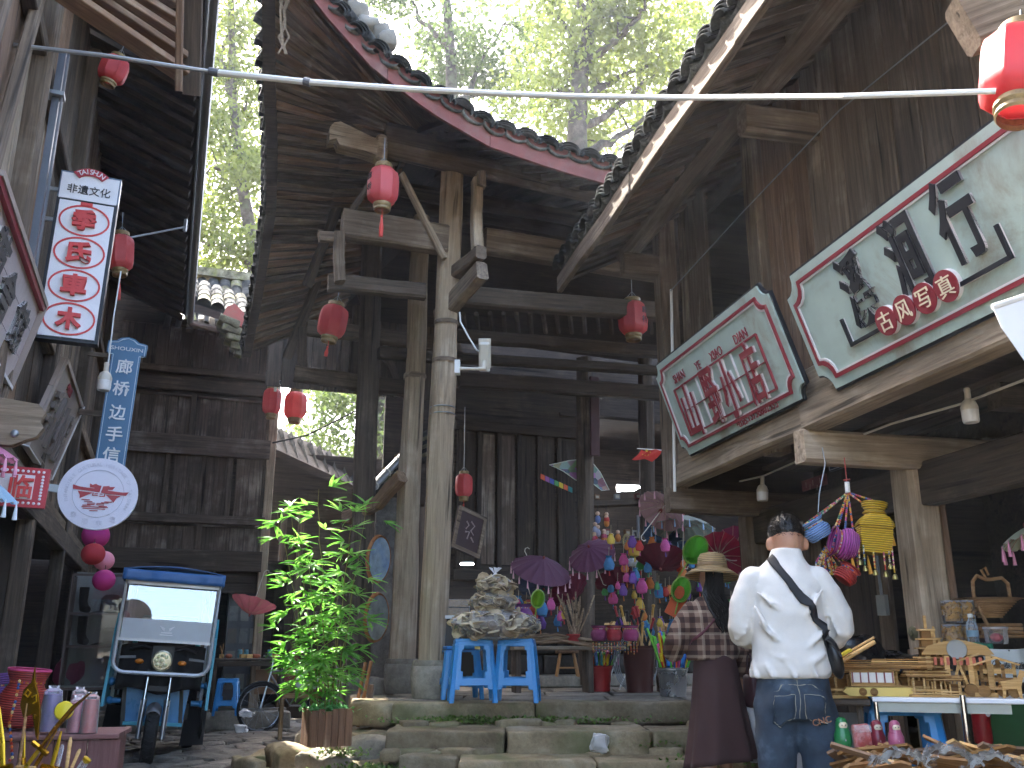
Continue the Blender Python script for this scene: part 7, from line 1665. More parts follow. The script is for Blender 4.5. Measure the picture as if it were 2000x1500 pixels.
# bench with bundles of canes, cane pot, small wooden stool, woven bags row
bq = FW.S(1110, 1262, 10.0)
bench = thing('plank_bench', 'long plank bench holding bundles of canes', 'bench', M=T((bq.x, bq.y, ZP))@RZ(8)); hB = bq.z-ZP
beam(bench, 'plank', (-.6, 0, hB-.02), (1.1, 0, hB-.02), .4, .04, W_GREY); 
for x in (-.55, .2, 1.0): beam(bench, 'leg', (x, 0, 0), (x, 0, hB-.04), .06, .3, W_DARK, up=(0, 1, 0))
CANE = wood('cane', '#6d5642', '#9a8268', '#b7a283', var=.5)
rr = random.Random(3)
for i in range(18):
    a = Vector((bq.x-.5+rr.uniform(0, .2), bq.y-.15+rr.uniform(0, .25), bq.z+.02+.012*(i//3))); L = rr.uniform(.5, .75); pts = [(0, 0, 0), (L*.5, .02, .03+.02*math.sin(i)), (L, rr.uniform(-.06, .06), -.03+.03*rr.random()), (L+.04, 0, -.08)]
    m = MB(); m.tube(pts, .012, 6); tag(m.ob('walking_cane', CANE, None, T(a)), 'knobbly wooden cane lying in the bundle on the plank bench', 'cane', 'canes lying on the bench')
pt, qp = bucket('small red pot of upright canes on the plank bench', 1120, 1258, .07, .1, REDB, Y=9.95)
for i in range(20):
    a = qp+Vector((rr.uniform(-.04, .04), rr.uniform(-.04, .04), .05)); d = Vector((rr.uniform(-.45, .45), rr.uniform(-.2, .3), 1)).normalized()*rr.uniform(.3, .5); m = MB(); m.tube([(0, 0, 0), d*.6+Vector((.01, 0, 0)), d], .009, 6); tag(m.ob('walking_cane', CANE, None, T(a)), 'thin wooden cane standing in the red pot', 'cane', 'canes standing in the red pot')
ws = thing('wooden_stool', 'small round wooden stool under the plank bench', 'stool', tuple(FW.Z(1108, 1321, .78)-Vector((0, 0, .0)))); hS = .3
b = MB(); b.lathe([(.001, hS), (.14, hS), (.145, hS-.015), (.14, hS-.035), (.001, hS-.035)], 24); b.ob('seat', W_BROWN, ws)
for sx in (-1, 1):
    for sy in (-1, 1): beam(ws, 'leg', (sx*.13, sy*.13, 0), (sx*.08, sy*.08, hS-.03), .03, .03, W_WARM, up=(0, 1, 0))
beam(ws, 'stretcher', (-.11, -.11, .1), (.11, -.11, .1), .022, .022, W_WARM)
for i, (u, c, lab) in enumerate(((1170, '#9a3f6a', 'purple and yellow woven bag on the bench'), (1200, '#c23f45', 'red woven bag with a yellow patch on the bench'), (1232, '#b8457a', 'pink woven bag on the bench by the barrel'))):
    woven_bag(lab, T(FW.S(u, 1252, 9.75)), .075, .15, c, 1.1, beadseed=20+i, group='woven bags on the bench')
    fr_ = thing('bead_fringe', ('bead fringe below the purple bag', 'bead fringe below the red bag', 'bead fringe below the pink bag')[i], 'beads', tuple(FW.S(u, 1255, 9.6)), group='bead fringes')
    for k in range(5): beads(fr_, [(-.06+.03*k, 0, 0), (-.06+.03*k, 0, -.1-.02*(k % 2))], .006, 30+i*5+k)
woven_bag('magenta woven bag right of the mushroom pile', T(FW.S(1022, 1215, 9.5)), .08, .17, '#8a4a8f', 1.2, beadseed=41); woven_bag('red woven bag behind the magenta one', T(FW.S(1040, 1200, 10.0)), .07, .15, '#b8402f', 1.1, beadseed=42); woven_bag('yellow woven bag behind the top mushroom bag', T(FW.S(992, 1165, 10.2)), .06, .12, '#c9a23a', 1.1, beadseed=44)
# dark shop shelf: framed cards, red doll bundle, hanging toys, little wooden houses
for i, (u, v) in enumerate(((1240, 1052), (1255, 1052))):
    t = thing('framed_card', ('left small framed card on the back shelf', 'right small framed card on the back shelf')[i], 'card', tuple(FS.M@FS.S(u, v, 11.75)), rz=ST); b = MB(); b.box((0, 0, .06), (.075, .02, .12)); b.ob('frame', plain('card_white', '#b5b5ae', .6), t); b = MB(); b.box((0, -.011, .06), (.045, .004, .06)); b.ob('print', plain('card_grey', '#5d6166', .6), t)
pw_ = thing('pale_wall_panel', 'dim grey panel at the back of the shop shelf', 'panel', tuple(FS.M@FS.S(1310, 1075, 12.3)), rz=ST); b = MB(); b.box((0, 0, .25), (1.1, .04, .5)); b.ob('panel', plain('dim_panel', '#6a6d72', .7), pw_)
rr = random.Random(77)
for i in range(10):
    t = thing('toy_house', 'tiny wooden toy house on the counter plank', 'toy', tuple(FS.M@FS.S(1186+i*12+(10 if i > 4 else 0), 1233, 11.55)), rz=rr.uniform(0, 90), group='tiny wooden houses on the counter'); s = rr.uniform(.7, 1.1); b = MB(); b.box((0, 0, .04*s), (.09*s, .06*s, .08*s)); b.ob('walls', W_WARM, t); b = MB(); b.prism([(-.06*s, .08*s), (.06*s, .08*s), (0, .13*s)], -.04*s, .04*s); b.ob('roof', W_NEW, t)
for i in range(12):
    u = 1158+rr.uniform(0, 50); v = 1010+rr.uniform(0, 55); c = ('#a8342f', '#b8702f', '#5a6a94', '#8a8a9a', '#a83f5a')[i % 5]; t = thing('hanging_doll', 'little cloth doll in the cluster hanging by the post, '+('red', 'orange', 'blue', 'grey', 'rose')[i % 5], 'doll', lpos(u, v, 11.0), group='cloth dolls hanging by the post'); b = MB(); b.ball((0, 0, 0), (.035, .03, .05), 8, 6); b.ob('body', plain('doll_'+c, c, .7), t, smooth=True); b = MB(); b.ball((0, 0, .07), .026, 8, 6); b.ob('head', plain('doll_face', '#c9a58a', .7), t, smooth=True); b = MB(); b.tube([(0, 0, .09), (0, 0, .2)], .003, 4); b.ob('string', BLACK_P, t)
for i in range(9):
    u = 1205+13*i; t = thing('tassel_ornament', 'long thin '+('pink', 'brown')[i % 2]+' tassel ornament hanging under the counter plank', 'ornament', lpos(u, 1245, 10.9), group='tassel ornaments under the counter'); b = MB(); b.tube([(0, 0, 0), (rr.uniform(-.05, .05) if i > 3 else 0, 0, -.22), (0, 0, -.3)], [.002, .006, .012], 6); b.ob('strand', plain('strand%d' % (i % 2), ('#b0407a', '#6d4432')[i % 2], .8), t)
t = thing('plush_toy', 'black and white spotted plush animal hanging in the dark opening', 'toy', lpos(1236, 1098, 11.2)); b = MB(); b.ball((0, 0, 0), (.09, .05, .05), 10, 8); b.ball((.1, 0, .04), .04, 8, 6); 
for x in (-.06, .05): b.tube([(x, 0, -.02), (x-.02, 0, -.11)], .016, 6)
b.ob('body', plain('plush', '#c9c9c4', .9, var=.1, dirt='#2a2a2a', scale=18), t, smooth=True)
b = MB(); b.tube([(-.04, 0, .03), (-.05, 0, .3)], .004, 5); b.ob('string', W_WARM, t)
for i, (u, v, c, lab) in enumerate(((1272, 1085, '#8a7458', 'carved wooden hand hanging below the shelf'), (1225, 1058, '#8f8152', 'loop of plaited straw hanging from the shelf'), (1318, 1180, '#cf5a2a', 'orange plastic toy racket behind the nets'))):
    t = thing(('carved_hand', 'straw_loop', 'toy_racket')[i], lab, 'ornament', lpos(u, v, (11.2, 11.3, 8.8)[i])); b = MB()
    if i == 0:
        b.ball((0, 0, 0), (.04, .02, .05), 10, 6)
        for k in range(4): b.tube([(-.028+.019*k, 0, .03), (-.036+.024*k, 0, .12-.01*abs(k-1.5))], .009, 6)
        b.tube([(.03, 0, 0), (.06, 0, .05)], .009, 6)
    elif i == 1: b.tube([(.05*math.cos(a), 0, .09*math.sin(a)) for a in np.linspace(0, 6.28, 17)[:-1]], .014, 6, closed=True)
    else: b.prism([(-.07, -.1), (.05, -.12), (.1, .1), (.06, .2), (-.02, .18), (-.05, .05)], -.01, .01, RY(20))
    b.ob('body', plain('orn_'+c, c, .6), t, smooth=(i < 2))
o = rock('litter_bag', (.11, .08, .12), film('litter_film', '#ffffff', .3, .2), None, T(FW.S(1171, 1452, 7.25)), seed=44, amp=.035, sub=5, rnd=.6, fr=16); tag(o, 'crumpled clear plastic cup lying on the lower step', 'litter')
sh = thing('pale_partition', 'dark red hanging plank in the pavilion shade', 'plank', M=FS.M@T(tuple(FS.S(1162, 890, 11.0)))); beam(sh, 'plank', (0, 0, 0), (.02, 0, 1.1), .14, .04, plain('maroon_plank', '#3d1d1d', .7), up=(0, 1, 0))

# hanging pouches, fans and small packets filling the dark shop front
rr = random.Random(55); NC = (('#c03a34', 'red'), ('#cf5590', 'pink'), ('#d9803a', 'orange'), ('#d9b548', 'yellow'), ('#7a4fa0', 'violet'), ('#4a86b5', 'blue'), ('#4a9a58', 'green'))
for i in range(112):
    row = i % 4; u = (1165+rr.uniform(0, 270), 1180+rr.uniform(0, 250), 1200+rr.uniform(0, 230), 985+rr.uniform(0, 120))[row]; v = (1080, 1140, 1205, 1195)[row]+rr.uniform(-28, 28); c, cn_ = NC[rr.randrange(7)]
    t = thing('souvenir_pouch', cn_+' cloth souvenir pouch hanging in the crowded shop front', 'pouch', M=T(lpos(u, v, rr.uniform(9.9, 10.9)))@RZ(rr.uniform(-40, 40)), group='small pouches hanging in the shop front'); s = rr.uniform(.035, .07)
    b = MB(); b.lathe([(.001, -s*1.3), (s*.8, -s*1.1), (s, -s*.3), (s*.6, s*.6), (s*.4, s*.8), (s*.62, s*1.1)], 12, SCL(1, .6, 1)); b.ob('pouch', plain('pouch_'+c, c, .7, var=.3, scale=30), t, smooth=True)
    b = MB(); b.tube([(0, 0, s), (.005, 0, s+.1)], .003, 4); b.ob('loop', plain('loop_pale', '#b5a58a', .7), t)
    b = MB(); b.tube([(0, 0, -s*1.3), (.004, 0, -s*1.3-.05)], [.004, .009], 6); b.ob('tassel', plain('pouch_'+NC[(i*3) % 7][0], NC[(i*3) % 7][0], .7), t)
for i in range(14):
    u = 1165+20*i; t = thing('gift_box', 'small '+('brown', 'dark red', 'grey')[i % 3]+' gift box standing on the back shelf', 'box', M=FS.M@T(tuple(FS.S(u, 1052 if i % 2 else 978, 11.85)))@RZ(rr.uniform(-12, 12)), group='gift boxes on the back shelves'); h = rr.uniform(.06, .13); b = MB(); b.box((0, 0, h/2+.02), (.08, .06, h)); b.ob('box', plain('gift%d' % (i % 3), ('#7a5a3f', '#6a2a2a', '#6d6f70')[i % 3], .6), t); b = MB(); b.box((0, -.031, h/2+.02), (.05, .003, h*.5)); b.ob('print', plain('gift_print', '#a8a08c', .6), t)
# ================================================================== right stall: table, models, jars, baskets
ZT = .88
A_, B_ = FW.S(1703, 1360, 4.62), FW.S(2085, 1372, 4.35); B_.z = A_.z; dx = (B_-A_); LT = dx.length; dx.normalize(); dy = Vector((-dx.y, dx.x, 0))
MT = basis(dx, dy, Vector((0, 0, 1)), (A_.x, A_.y, 0))
tb = thing('white_table', 'white topped folding table with chrome legs covered in wooden models', 'table', M=MT)
b = MB(); b.box((LT/2, .3, ZT-.012), (LT, .6, .022)); o = b.ob('table_top', plain('top_white', '#d7dade', .35), tb); o.modifiers.new('b', 'BEVEL').width = .004
b = MB(); b.box((LT/2-.1, .03, ZT-.045), (LT-.25, .02, .045)); b.ob('apron', plain('apron_grey', '#8f948f', .35, .4), tb)
def tx(u, y_=0.15):
    P = A_+dy*y_; k = (u-1000)/F; z = (ZT-CZ)*_s
    return (k*(P.y*_c+z)-P.x)/(dx.x-k*dx.y*_c)
xk = tx(1880, -.022)
for x, y_ in ((.015, .02), (xk, -.022), (LT-.03, .02), (.02, .55), (.05, .3), (LT-.03, .55), (xk-.1, .5)):
    b = MB(); b.tube([(x, y_, 0), (x, y_, ZT+(.015 if x == xk else -.02))], .015 if x == xk else .011, 12); b.ob('leg', CHROME, tb, smooth=True)
lt = thing('side_board', 'dark board table left of the white table with more wooden models', 'table', M=MT); beam(lt, 'table_top', (-.42, .3, ZT-.03), (-.01, .3, ZT-.03), .55, .03, W_DARK)
for x in (-.4, -.06): beam(lt, 'leg', (x, .1, 0), (x, .1, ZT-.045), .03, .03, W_DARK, up=(1, 0, 0))
RUST = wood('model_wood', '#9c7444', '#cfa86c', '#dcbf90', var=.5, fine=2); RUSTD = wood('model_wood_dark', '#6d4a2c', '#96703f', '#a88558', var=.4, fine=2)
def model(kind, label, x, y_, rz, s=1.0, z=ZT):
    t = thing({'boat': 'model_boat', 'house': 'model_house', 'tower': 'model_pagoda', 'gate': 'model_gate', 'cart': 'model_cart', 'bridge': 'model_bridge', 'horse': 'model_horse'}[kind], label, 'wooden model', M=MT@T((x, y_, z))@RZ(rz)@SCL(s), group='laser cut wooden models')
    def bx(nm, c, d, m=RUST, M=None): q = MB(); q.box(c, d, M); return q.ob(nm, m, t)
    if kind == 'boat':
        b = MB(); b.prism([(-.16, .02), (-.13, 0), (.13, 0), (.18, .035), (.14, .04), (-.14, .04)], -.045, .045); b.ob('hull', plain('hull_yellow', '#d2b45f', .6, var=.2), t)
        for xx in (-.07, -.02): q = MB(); q.lathe([(.001, 0), (.018, 0), (.018, .006)], 12, T((xx, -.046, .02))@RX(90)); q.ob('port_hole', RUSTD, t)
        bx('cabin', (-.02, 0, .08), (.2, .07, .07)); bx('cabin_face', (-.02, -.037, .085), (.19, .004, .045), plain('model_white', '#cfc9c0', .6))
        for k in range(6): bx('mullion', (-.11+.036*k, -.041, .085), (.006, .006, .05), plain('model_red', '#7a3530', .6))
        for k in range(5): bx('roof_slat', (-.02, -.04+.02*k, .12+.012*(2-abs(k-2))), (.25, .019, .006), RUSTD)
    elif kind in ('house', 'bridge'):
        bx('base', (0, 0, .008), (.26, .14, .016))
        for xx in (-.1, -.03, .04, .11):
            for yy in (-.05, .05): bx('post', (xx, yy, .07), (.012, .012, .11))
        for k in range(9): bx('roof_slat', (0, -.08+.02*k, .135+.01*(4-abs(k-4))), (.29, .021, .006), RUST if k % 2 else RUSTD, )
        bx('wall', (.0, .03, .06), (.2, .01, .09), RUSTD); bx('rail', (0, -.06, .045), (.24, .006, .012)); bx('rail', (0, -.06, .025), (.24, .006, .006))
        if kind == 'bridge': q = MB(); q.lathe([(.035, -.05), (.045, -.05), (.045, .05), (.035, .05)], 16, T((-.06, 0, .05))@RX(90)); q.ob('wheel', RUSTD, t)
    elif kind == 'tower':
        for k in range(7):
            w = .17-.016*k; bx('tier', (0, 0, .02+.042*k), (w*.7, w*.5, .036), RUSTD); bx('tier_roof', (0, 0, .042+.042*k), (w, w*.75, .007))
            bx('tier_slat', (w*.3, -w*.2, .024+.042*k), (.012, .012, .036))
        bx('spire', (0, 0, .33), (.012, .012, .06))
    elif kind == 'gate':
        bx('base', (0, 0, .01), (.3, .12, .02))
        for xx in (-.13, -.05, .05, .13): bx('pillar', (xx, 0, .1), (.022, .05, .17))
        q = MB(); q.prism([(-.16, .19), (.16, .19), (.13, .23), (.06, .25), (0, .262), (-.06, .25), (-.13, .23)], -.02, .02); q.ob('pediment', RUST, t)
        q = MB(); q.lathe([(.001, 0), (.045, 0), (.045, .01)], 20, T((0, -.022, .215))@RX(90)); q.ob('rose_window', plain('rose_grey', '#8a8a84', .5), t)
        for k in range(8): bx('red_paling', (-.1+.028*k, -.028, .16), (.014, .006, .035), plain('model_redorange', '#b0553a', .6))
        for xx in (-.09, .09): bx('arch_strut', (xx*.5, -.02, .09), (.012, .012, .13), RUST, RY(18 if xx < 0 else -18))
        for k in range(3): q = MB(); q.ball((-.11+.02*k, -.032, .06), (.008, .006, .03), 8, 6); q.ob('bottle_slot', RUSTD, t)
    elif kind == 'cart':
        bx('deck', (0, 0, .05), (.22, .1, .012))
        for k in range(4): bx('tall_board', (-.09+.06*k, .03, .12), (.02, .014, .14), RUST if k % 2 else RUSTD)
        bx('cross_board', (0, .03, .15), (.2, .012, .03)); bx('cross_board', (0, .03, .1), (.2, .012, .025), RUSTD); q = MB(); q.prism([(-.13, .19), (0, .235), (.13, .19), (.12, .183), (0, .222), (-.12, .183)], -.03, .05); q.ob('gable', RUST, t)
        for xx in (-.08, .08): q = MB(); q.lathe([(.001, 0), (.035, 0), (.035, .012), (.001, .012)], 14, T((xx, -.055, .035))@RX(90)); q.ob('wheel', RUSTD, t)
    else:
        q = MB(); q.prism([(-.07, .1), (-.06, .06), (-.065, 0), (-.05, 0), (-.04, .055), (.02, .055), (.03, 0), (.045, 0), (.045, .07), (.065, .13), (.095, .12), (.1, .135), (.07, .165), (.05, .17), (.03, .12), (-.03, .105)], -.012, .012); q.ob('horse', RUST, t)
    return t
MODELS = [('boat', 'wooden toy boat with a yellow hull and white cabin', 1745-30, .1, 4, 1.1), ('bridge', 'wooden water mill with a broad slatted roof', 1770, .16, -8, 1.05), ('tower', 'tall wooden model pagoda of stacked tiers', 1823, .28, 10, 1.15), ('house', 'wooden model house with jumbled slats beside the pagoda', 1812, .1, 14, .75), ('gate', 'wooden music gate with a rose window and red palings', 1880, .2, -4, 1.1), ('cart', 'wooden model shed with a gabled roof', 1925, .2, 6, .95), ('cart', 'wooden model wagon at the right end of the table', 1955, .16, -10, .85), ('horse', 'small pale wooden horse at the right end of the table', 1982, .08, -5, .8),
          ('tower', 'short wooden pagoda behind the boat', 1838, .45, 0, 1.0), ('house', 'low wooden house model at the front by the chrome leg', 1850, .1, -12, .6)]
for k, lab, u, y_, rz, s in MODELS: model(k, lab, tx(u, y_), y_, rz, s*.92)
for i, (k, x, y_, rz, s, lab) in enumerate((('house', -.15, .15, 20, .9, 'wooden house model beside the man at the left end'), ('bridge', -.28, .3, -15, .9, 'wooden mill model behind the left end of the boards'), ('cart', -.33, .12, 30, .7, 'small wooden cart model next to the white sweatshirt'), ('house', -.05, .42, 5, 1.0, 'wooden house model at the back by the black bags'))): model(k, lab, x, y_, rz, s, ZT-.014)
t = thing('toy_crossbow', 'pale wooden toy crossbow lying across the models', 'toy', M=MT@T((-.12, .3, ZT+.16))@RZ(20)@RY(-28)); beam(t, 'stock', (-.15, 0, 0), (.2, 0, 0), .03, .02, W_NEW); beam(t, 'rail', (-.1, .03, .015), (.22, .03, .015), .012, .012, W_NEW); b = MB(); b.box((-.03, -.02, .03), (.18, .04, .012)); b.ob('yellow_slide', plain('toy_yellow2', '#d9c52f', .5), t)
# under the table
plastic_stool('blue plastic stool under the white table', MT@T((tx(1756, .35), .35, .33))@RZ(4), STB, 1.0, .5, .36)
low = thing('low_platform', 'low board platform under the white table', 'platform', M=MT); beam(low, 'boards', (-.35, .25, .3), (LT, .25, .3), .9, .04, W_GREY); beam(low, 'support', (-.3, .25, 0), (-.3, .25, .28), .1, .6, W_DARK, up=(0, 1, 0)); beam(low, 'support', (LT-.2, .25, 0), (LT-.2, .25, .28), .1, .6, W_DARK, up=(0, 1, 0))
def doll(label, u, v, Y, h, c1, c2):
    t = thing('nesting_doll', label, 'doll', lpos(u, v, Y), group='painted nesting dolls'); r = h*.3
    b = MB(); b.lathe([(.001, 0), (r*.8, 0), (r, h*.2), (r*.98, h*.42), (r*.72, h*.62), (r*.7, h*.75), (r*.6, h*.92), (r*.3, h), (.001, h*1.01)], 22); b.ob('body', plain('doll'+c1, c1, .3, var=.3, scale=25), t, smooth=True)
    b = MB(); b.ball((0, -r*.5, h*.74), (r*.5, r*.25, h*.14), 14, 8); b.ob('face', plain('doll_cream', '#d9c7a8', .4), t, smooth=True)
    for sx in (-1, 1): b = MB(); b.ball((sx*r*.2, -r*.74, h*.76), (r*.07, r*.04, h*.025), 8, 5); b.ob('eye', BLACK_P, t)
    b = MB(); b.ball((0, -r*.78, h*.28), (r*.4, r*.22, h*.14), 8, 6); b.ob('flower', plain('doll'+c2, c2, .4), t, smooth=True)
doll('green painted nesting doll by the jeans', 1648, 1462, 4.5, .135, '#2f7a44', '#c9b0b8'); doll('pink painted nesting doll under the white table', 1752, 1462, 4.45, .12, '#b5607a', '#d9a0ae'); doll('red painted nesting doll half behind the chrome legs', 1716, 1462, 4.6, .125, '#8a2f3a', '#c9a0a0')
t = thing('snack_packet', 'clear packet of red candies beside the green doll', 'packet', lpos(1686, 1464, 4.45)); rock('packet', (.075, .04, .11), plain('candy_mix', '#b8514a', .4, var=.5, scale=30, dirt='#d9b8b8'), t, T((0, 0, .055)), seed=3, amp=.01, sub=4, rnd=.5, fr=8); b = MB(); b.box((0, -.022, .09), (.075, .004, .03)); b.ob('label_band', film('cellophane', '#ffffff', .12, .12), t)
rr = random.Random(8)
for i in range(46):   # bundles of wooden knives under film
    u, v = rr.uniform(1645, 1990), rr.uniform(1462, 1500); a = FW.S(u, v, 4.15+rr.uniform(0, .3)); L = rr.uniform(.18, .34)
    M = T(a)@RZ(rr.uniform(-70, 60))@RY(rr.uniform(-20, 20)); b = MB(); b.prism([(-L/2, -.018), (L*.1, -.02), (L*.42, -.032), (L*.5, .0), (L*.4, .03), (L*.1, .022), (-L/2, .018)], -.006, .006, RX(60)); tag(b.ob('wooden_knife', W_NEW if rr.random() < .15 else (W_WARM, RUSTD, W_BROWN, RUSTD)[i % 4], None, M), 'wooden toy knife in the heap on the low platform', 'toy', 'wooden knives heaped at the lower right')
for i, (u, v) in enumerate(((1760, 1478), (1850, 1470), (1940, 1482))):
    M = T(FW.S(u, v, 4.05)); g_ = grid_mesh(16, 10, lambda s, q: ((s-.5)*.24, (q-.5)*.12, .05*noise.noise((s*6+i*3, q*6, 0))-.06*(2*s-1)**2+.02)); tag(g_.ob('plastic_wrap', film('wrap_film', '#b9b9b9', .0, .12), None, M, smooth=True), ('left', 'middle', 'right')[i]+' sheet of clear wrap over the wooden knives', 'wrap', 'clear wraps over the knives')
ex = thing('fire_extinguisher', 'red fire extinguisher standing behind the white table', 'extinguisher', M=T(FW.S(1922, 1452, 5.25))@SCL(.62)); b = MB(); b.lathe([(.001, 0), (.07, 0), (.075, .02), (.075, .36), (.06, .41), (.025, .44), (.02, .47), (.001, .47)], 24); b.ob('cylinder', plain('ext_red', '#a8232a', .3), ex, smooth=True); b = MB(); b.lathe([(.001, 0), (.02, 0)], 14, T((.03, -.076, .24))@RX(90)); b.ob('gauge_label', WSG, ex); b = MB(); b.tube([(0, 0, .47), (.05, 0, .5), (.09, 0, .42), (.085, 0, .2)], .01, 6); b.ob('hose', BLACK_P, ex)
gp_ = thing('grey_panel', 'pale grey sheet standing behind the green doll', 'panel', M=MT@T((-.25, .45, .34))); b = MB(); b.box((0, 0, .22), (.36, .015, .44)); b.ob('sheet', plain('sheet_grey', '#a3a8b0', .5), gp_)
gc = thing('green_crate', 'dark green plastic crate at the right behind the table', 'crate', tuple(FW.S(1975, 1455, 5.4))); b = MB(); b.box((0, 0, .1), (.34, .25, .24)); b.ob('crate', plain('crate_green', '#1f5a2c', .5), gc); b = MB(); b.box((0, -.002, .225), (.36, .27, .025)); b.ob('crate_rim', plain('crate_green', '#1f5a2c'), gc)
for i in range(4): q = FW.S(1815+22*i, 1460, 5.15+.02*i); beam(None, 'loose_plank', (q.x, q.y, .3), (q.x+.01, q.y+.05, .98), .08, .02, (W_GREY, W_MID, W_DARK, W_GREY)[i], up=(0, 1, 0))
for k, o in enumerate([o for o in COL.objects if o.name.startswith('loose_plank')]): tag(o, ('first', 'second', 'third', 'fourth')[k]+' grey plank from the left leaning behind the white table', 'plank', 'planks leaning behind the table')
# back shelf with jars
q = FW.S(1915, 1268, 5.55); sh_ = thing('goods_counter', 'dark counter behind the table holding jars and a basket', 'counter', M=T((q.x, q.y, 0))@RZ(-4)); beam(sh_, 'counter_top', (-.28, .15, q.z-.02), (.9, .15, q.z-.02), .5, .04, W_BROWN); beam(sh_, 'counter_front', (.3, -.08, 0), (.3, -.08, q.z-.05), 1.1, .03, W_BLACK, up=(0, 1, 0))
PUFF = plain('puff_snack', '#b98a45', .8, var=.45, scale=40)
def jar(label, u, v, Y, r, h):
    t = thing('snack_jar', label, 'jar', lpos(u, v, Y), group='clear jars of puffed snacks'); rr = random.Random(int(u*7+v)); b = MB()
    for i in range(46): a = rr.uniform(0, 6.28); b.tube([(r*.82*math.cos(a), r*.82*math.sin(a), z_ := rr.uniform(.02, h*.86)), (r*.86*math.cos(a+.25), r*.86*math.sin(a+.25), z_+.012), (r*.82*math.cos(a+.45), r*.82*math.sin(a+.45), z_)], .011, 5)
    b.lathe([(.001, .01), (r*.75, .01), (r*.75, h*.85), (.001, h*.87)], 14); tag(b.ob('puffed_snacks', PUFF, t, smooth=True), kind='stuff')
    b = MB(); b.lathe([(.001, 0), (r*.96, 0), (r, .01), (r, h*.9), (r*.96, h*.93)], 20); b.ob('jar', film('jar_clear', '#ffffff', .05, .08), t, smooth=True)
    b = MB(); b.lathe([(r*.98, h*.93), (r*.99, h), (.001, h)], 20); b.ob('lid', film('lid_clear', '#e8e8ee', .3, .2), t)
jar('lower left jar of puffed snacks beside the post', 1864, 1264, 5.45, .055, .125); jar('lower right jar of puffed snacks', 1889, 1264, 5.5, .05, .125); jar('upper left jar of puffed snacks beside the post', 1862, 1217, 5.45, .055, .125); jar('upper right jar of puffed snacks below the apple basket', 1888, 1216, 5.5, .052, .125)
t = thing('water_bottle', 'clear plastic water bottle with a white cap by the jars', 'bottle', lpos(1903, 1262, 5.35)); b = MB(); b.lathe([(.001, 0), (.03, 0), (.032, .02), (.03, .06), (.032, .1), (.026, .13), (.012, .15), (.012, .155)], 18); b.ob('bottle', film('bottle_clear', '#dfe8f0', .12, .08), t, smooth=True); b = MB(); b.lathe([(.014, .155), (.014, .175), (.001, .176)], 14); b.ob('cap', WHITE_M, t); b = MB(); b.lathe([(.0325, .05), (.0325, .085)], 18); b.ob('label_band', plain('bottle_label', '#7f9aa8', .4), t)
t = thing('candy_jar', 'low clear tub with red sweets near the banner', 'jar', lpos(1948, 1258, 5.3)); b = MB(); b.lathe([(.001, 0), (.055, 0), (.06, .02), (.06, .07), (.064, .08)], 20); b.ob('tub', film('jar_clear', '#ffffff', .05, .08), t, smooth=True); b = MB(); b.ball((0, 0, .035), (.035, .035, .025), 8, 6); b.ob('sweets', plain('sweets_red', '#b8303a', .4), t, smooth=True); b = MB(); b.lathe([(.066, .08), (.066, .092), (.001, .093)], 20); b.ob('lid', film('lid_clear', '#e8e8ee', .3, .2), t)
t = thing('candy_packets', 'green foil sweet packets lying at the foot of the bottle', 'packets', lpos(1915, 1266, 5.25)); rock('foil', (.12, .07, .03), plain('foil_green', '#3f9a78', .25, .4, var=.5, scale=30), t, T((0, 0, .015)), seed=2, amp=.012, sub=4, rnd=.6, fr=14)
t = thing('wood_trays', 'stack of flat wooden boards wrapped beside the basket', 'boards', lpos(1945, 1250, 5.7)); 
for k in range(4): beam(t, 'board', (-.12, 0, .02+.022*k), (.13, 0, .02+.022*k), .16, .018, W_WARM)
ab = thing('apple_basket', 'folding wooden spiral basket with an apple shaped handle', 'basket', M=T(lpos(1934, 1205, 5.6))@RZ(10))
for k in range(9): r = .055+.01*k; b = MB(); b.tube([(r*1.25*math.cos(a), r*math.sin(a), .012*k) for a in np.linspace(0, 6.28, 25)[:-1]], .0055, 5, closed=True); b.ob('spiral_ring', W_WARM, ab, smooth=True)
b = MB(); b.tube([(-.17, 0, .1), (.17, 0, .1)], .006, 5); b.lathe([(.15, .1), (.17, .104), (.15, .108)], 24, SCL(1.25, 1, 1)); b.ob('rim', W_WARM, ab)
b = MB(); b.tube([(-.03, -.03, -.09), (-.09, -.05, .02), (-.125, -.05, .12), (-.12, -.05, .2), (-.08, -.04, .235), (-.02, -.03, .215), (.02, -.03, .215), (.08, -.04, .225), (.11, -.05, .19), (.11, -.05, .11)], .011, 8); b.tube([(-.015, -.03, .22), (-.04, -.03, .27), (-.01, -.03, .285), (.005, -.03, .24)], .008, 6); b.ob('handle', W_WARM, ab, smooth=True)
# banner
a, e = FW.S(1917, 1266, 5.15), FW.S(2060, 1276, 5.15); hB_ = .17
bn_ = thing('cloth_banner', 'white cloth banner with black brush lettering below the counter', 'banner', tuple(a)); W_ = e.x-a.x
g_ = grid_mesh(24, 6, lambda s, q: (W_*s+.012*(1-q), .012*math.sin(s*11)*q+.006*math.sin(s*23), -hB_*(1-q)-.006*math.sin(s*5))); g_.ob('cloth', plain('banner_cloth', '#c4c8c4', .8), bn_, smooth=True)
for i, ch in enumerate('泰顺廊氣'): put_text(bn_, 'character', ch, .115+.04*i, -.09, .04, SG_BLK, -.016, .003, .002)
b = MB(); b.tube([(.06+.022*math.cos(k), -.018, -.085+.022*math.sin(k)) for k in np.linspace(.5, 6.0, 16)], .0022, 5); b.tube([(.045, -.018, -.09), (.06, -.018, -.08), (.085, -.018, -.078)], .003, 5); b.ob('brush_logo', SG_BLK, bn_)
for x in (.01, .14): b = MB(); b.ball((x, -.012, -.012), .005, 6, 4); b.ob('grommet', BLACK_P, bn_)
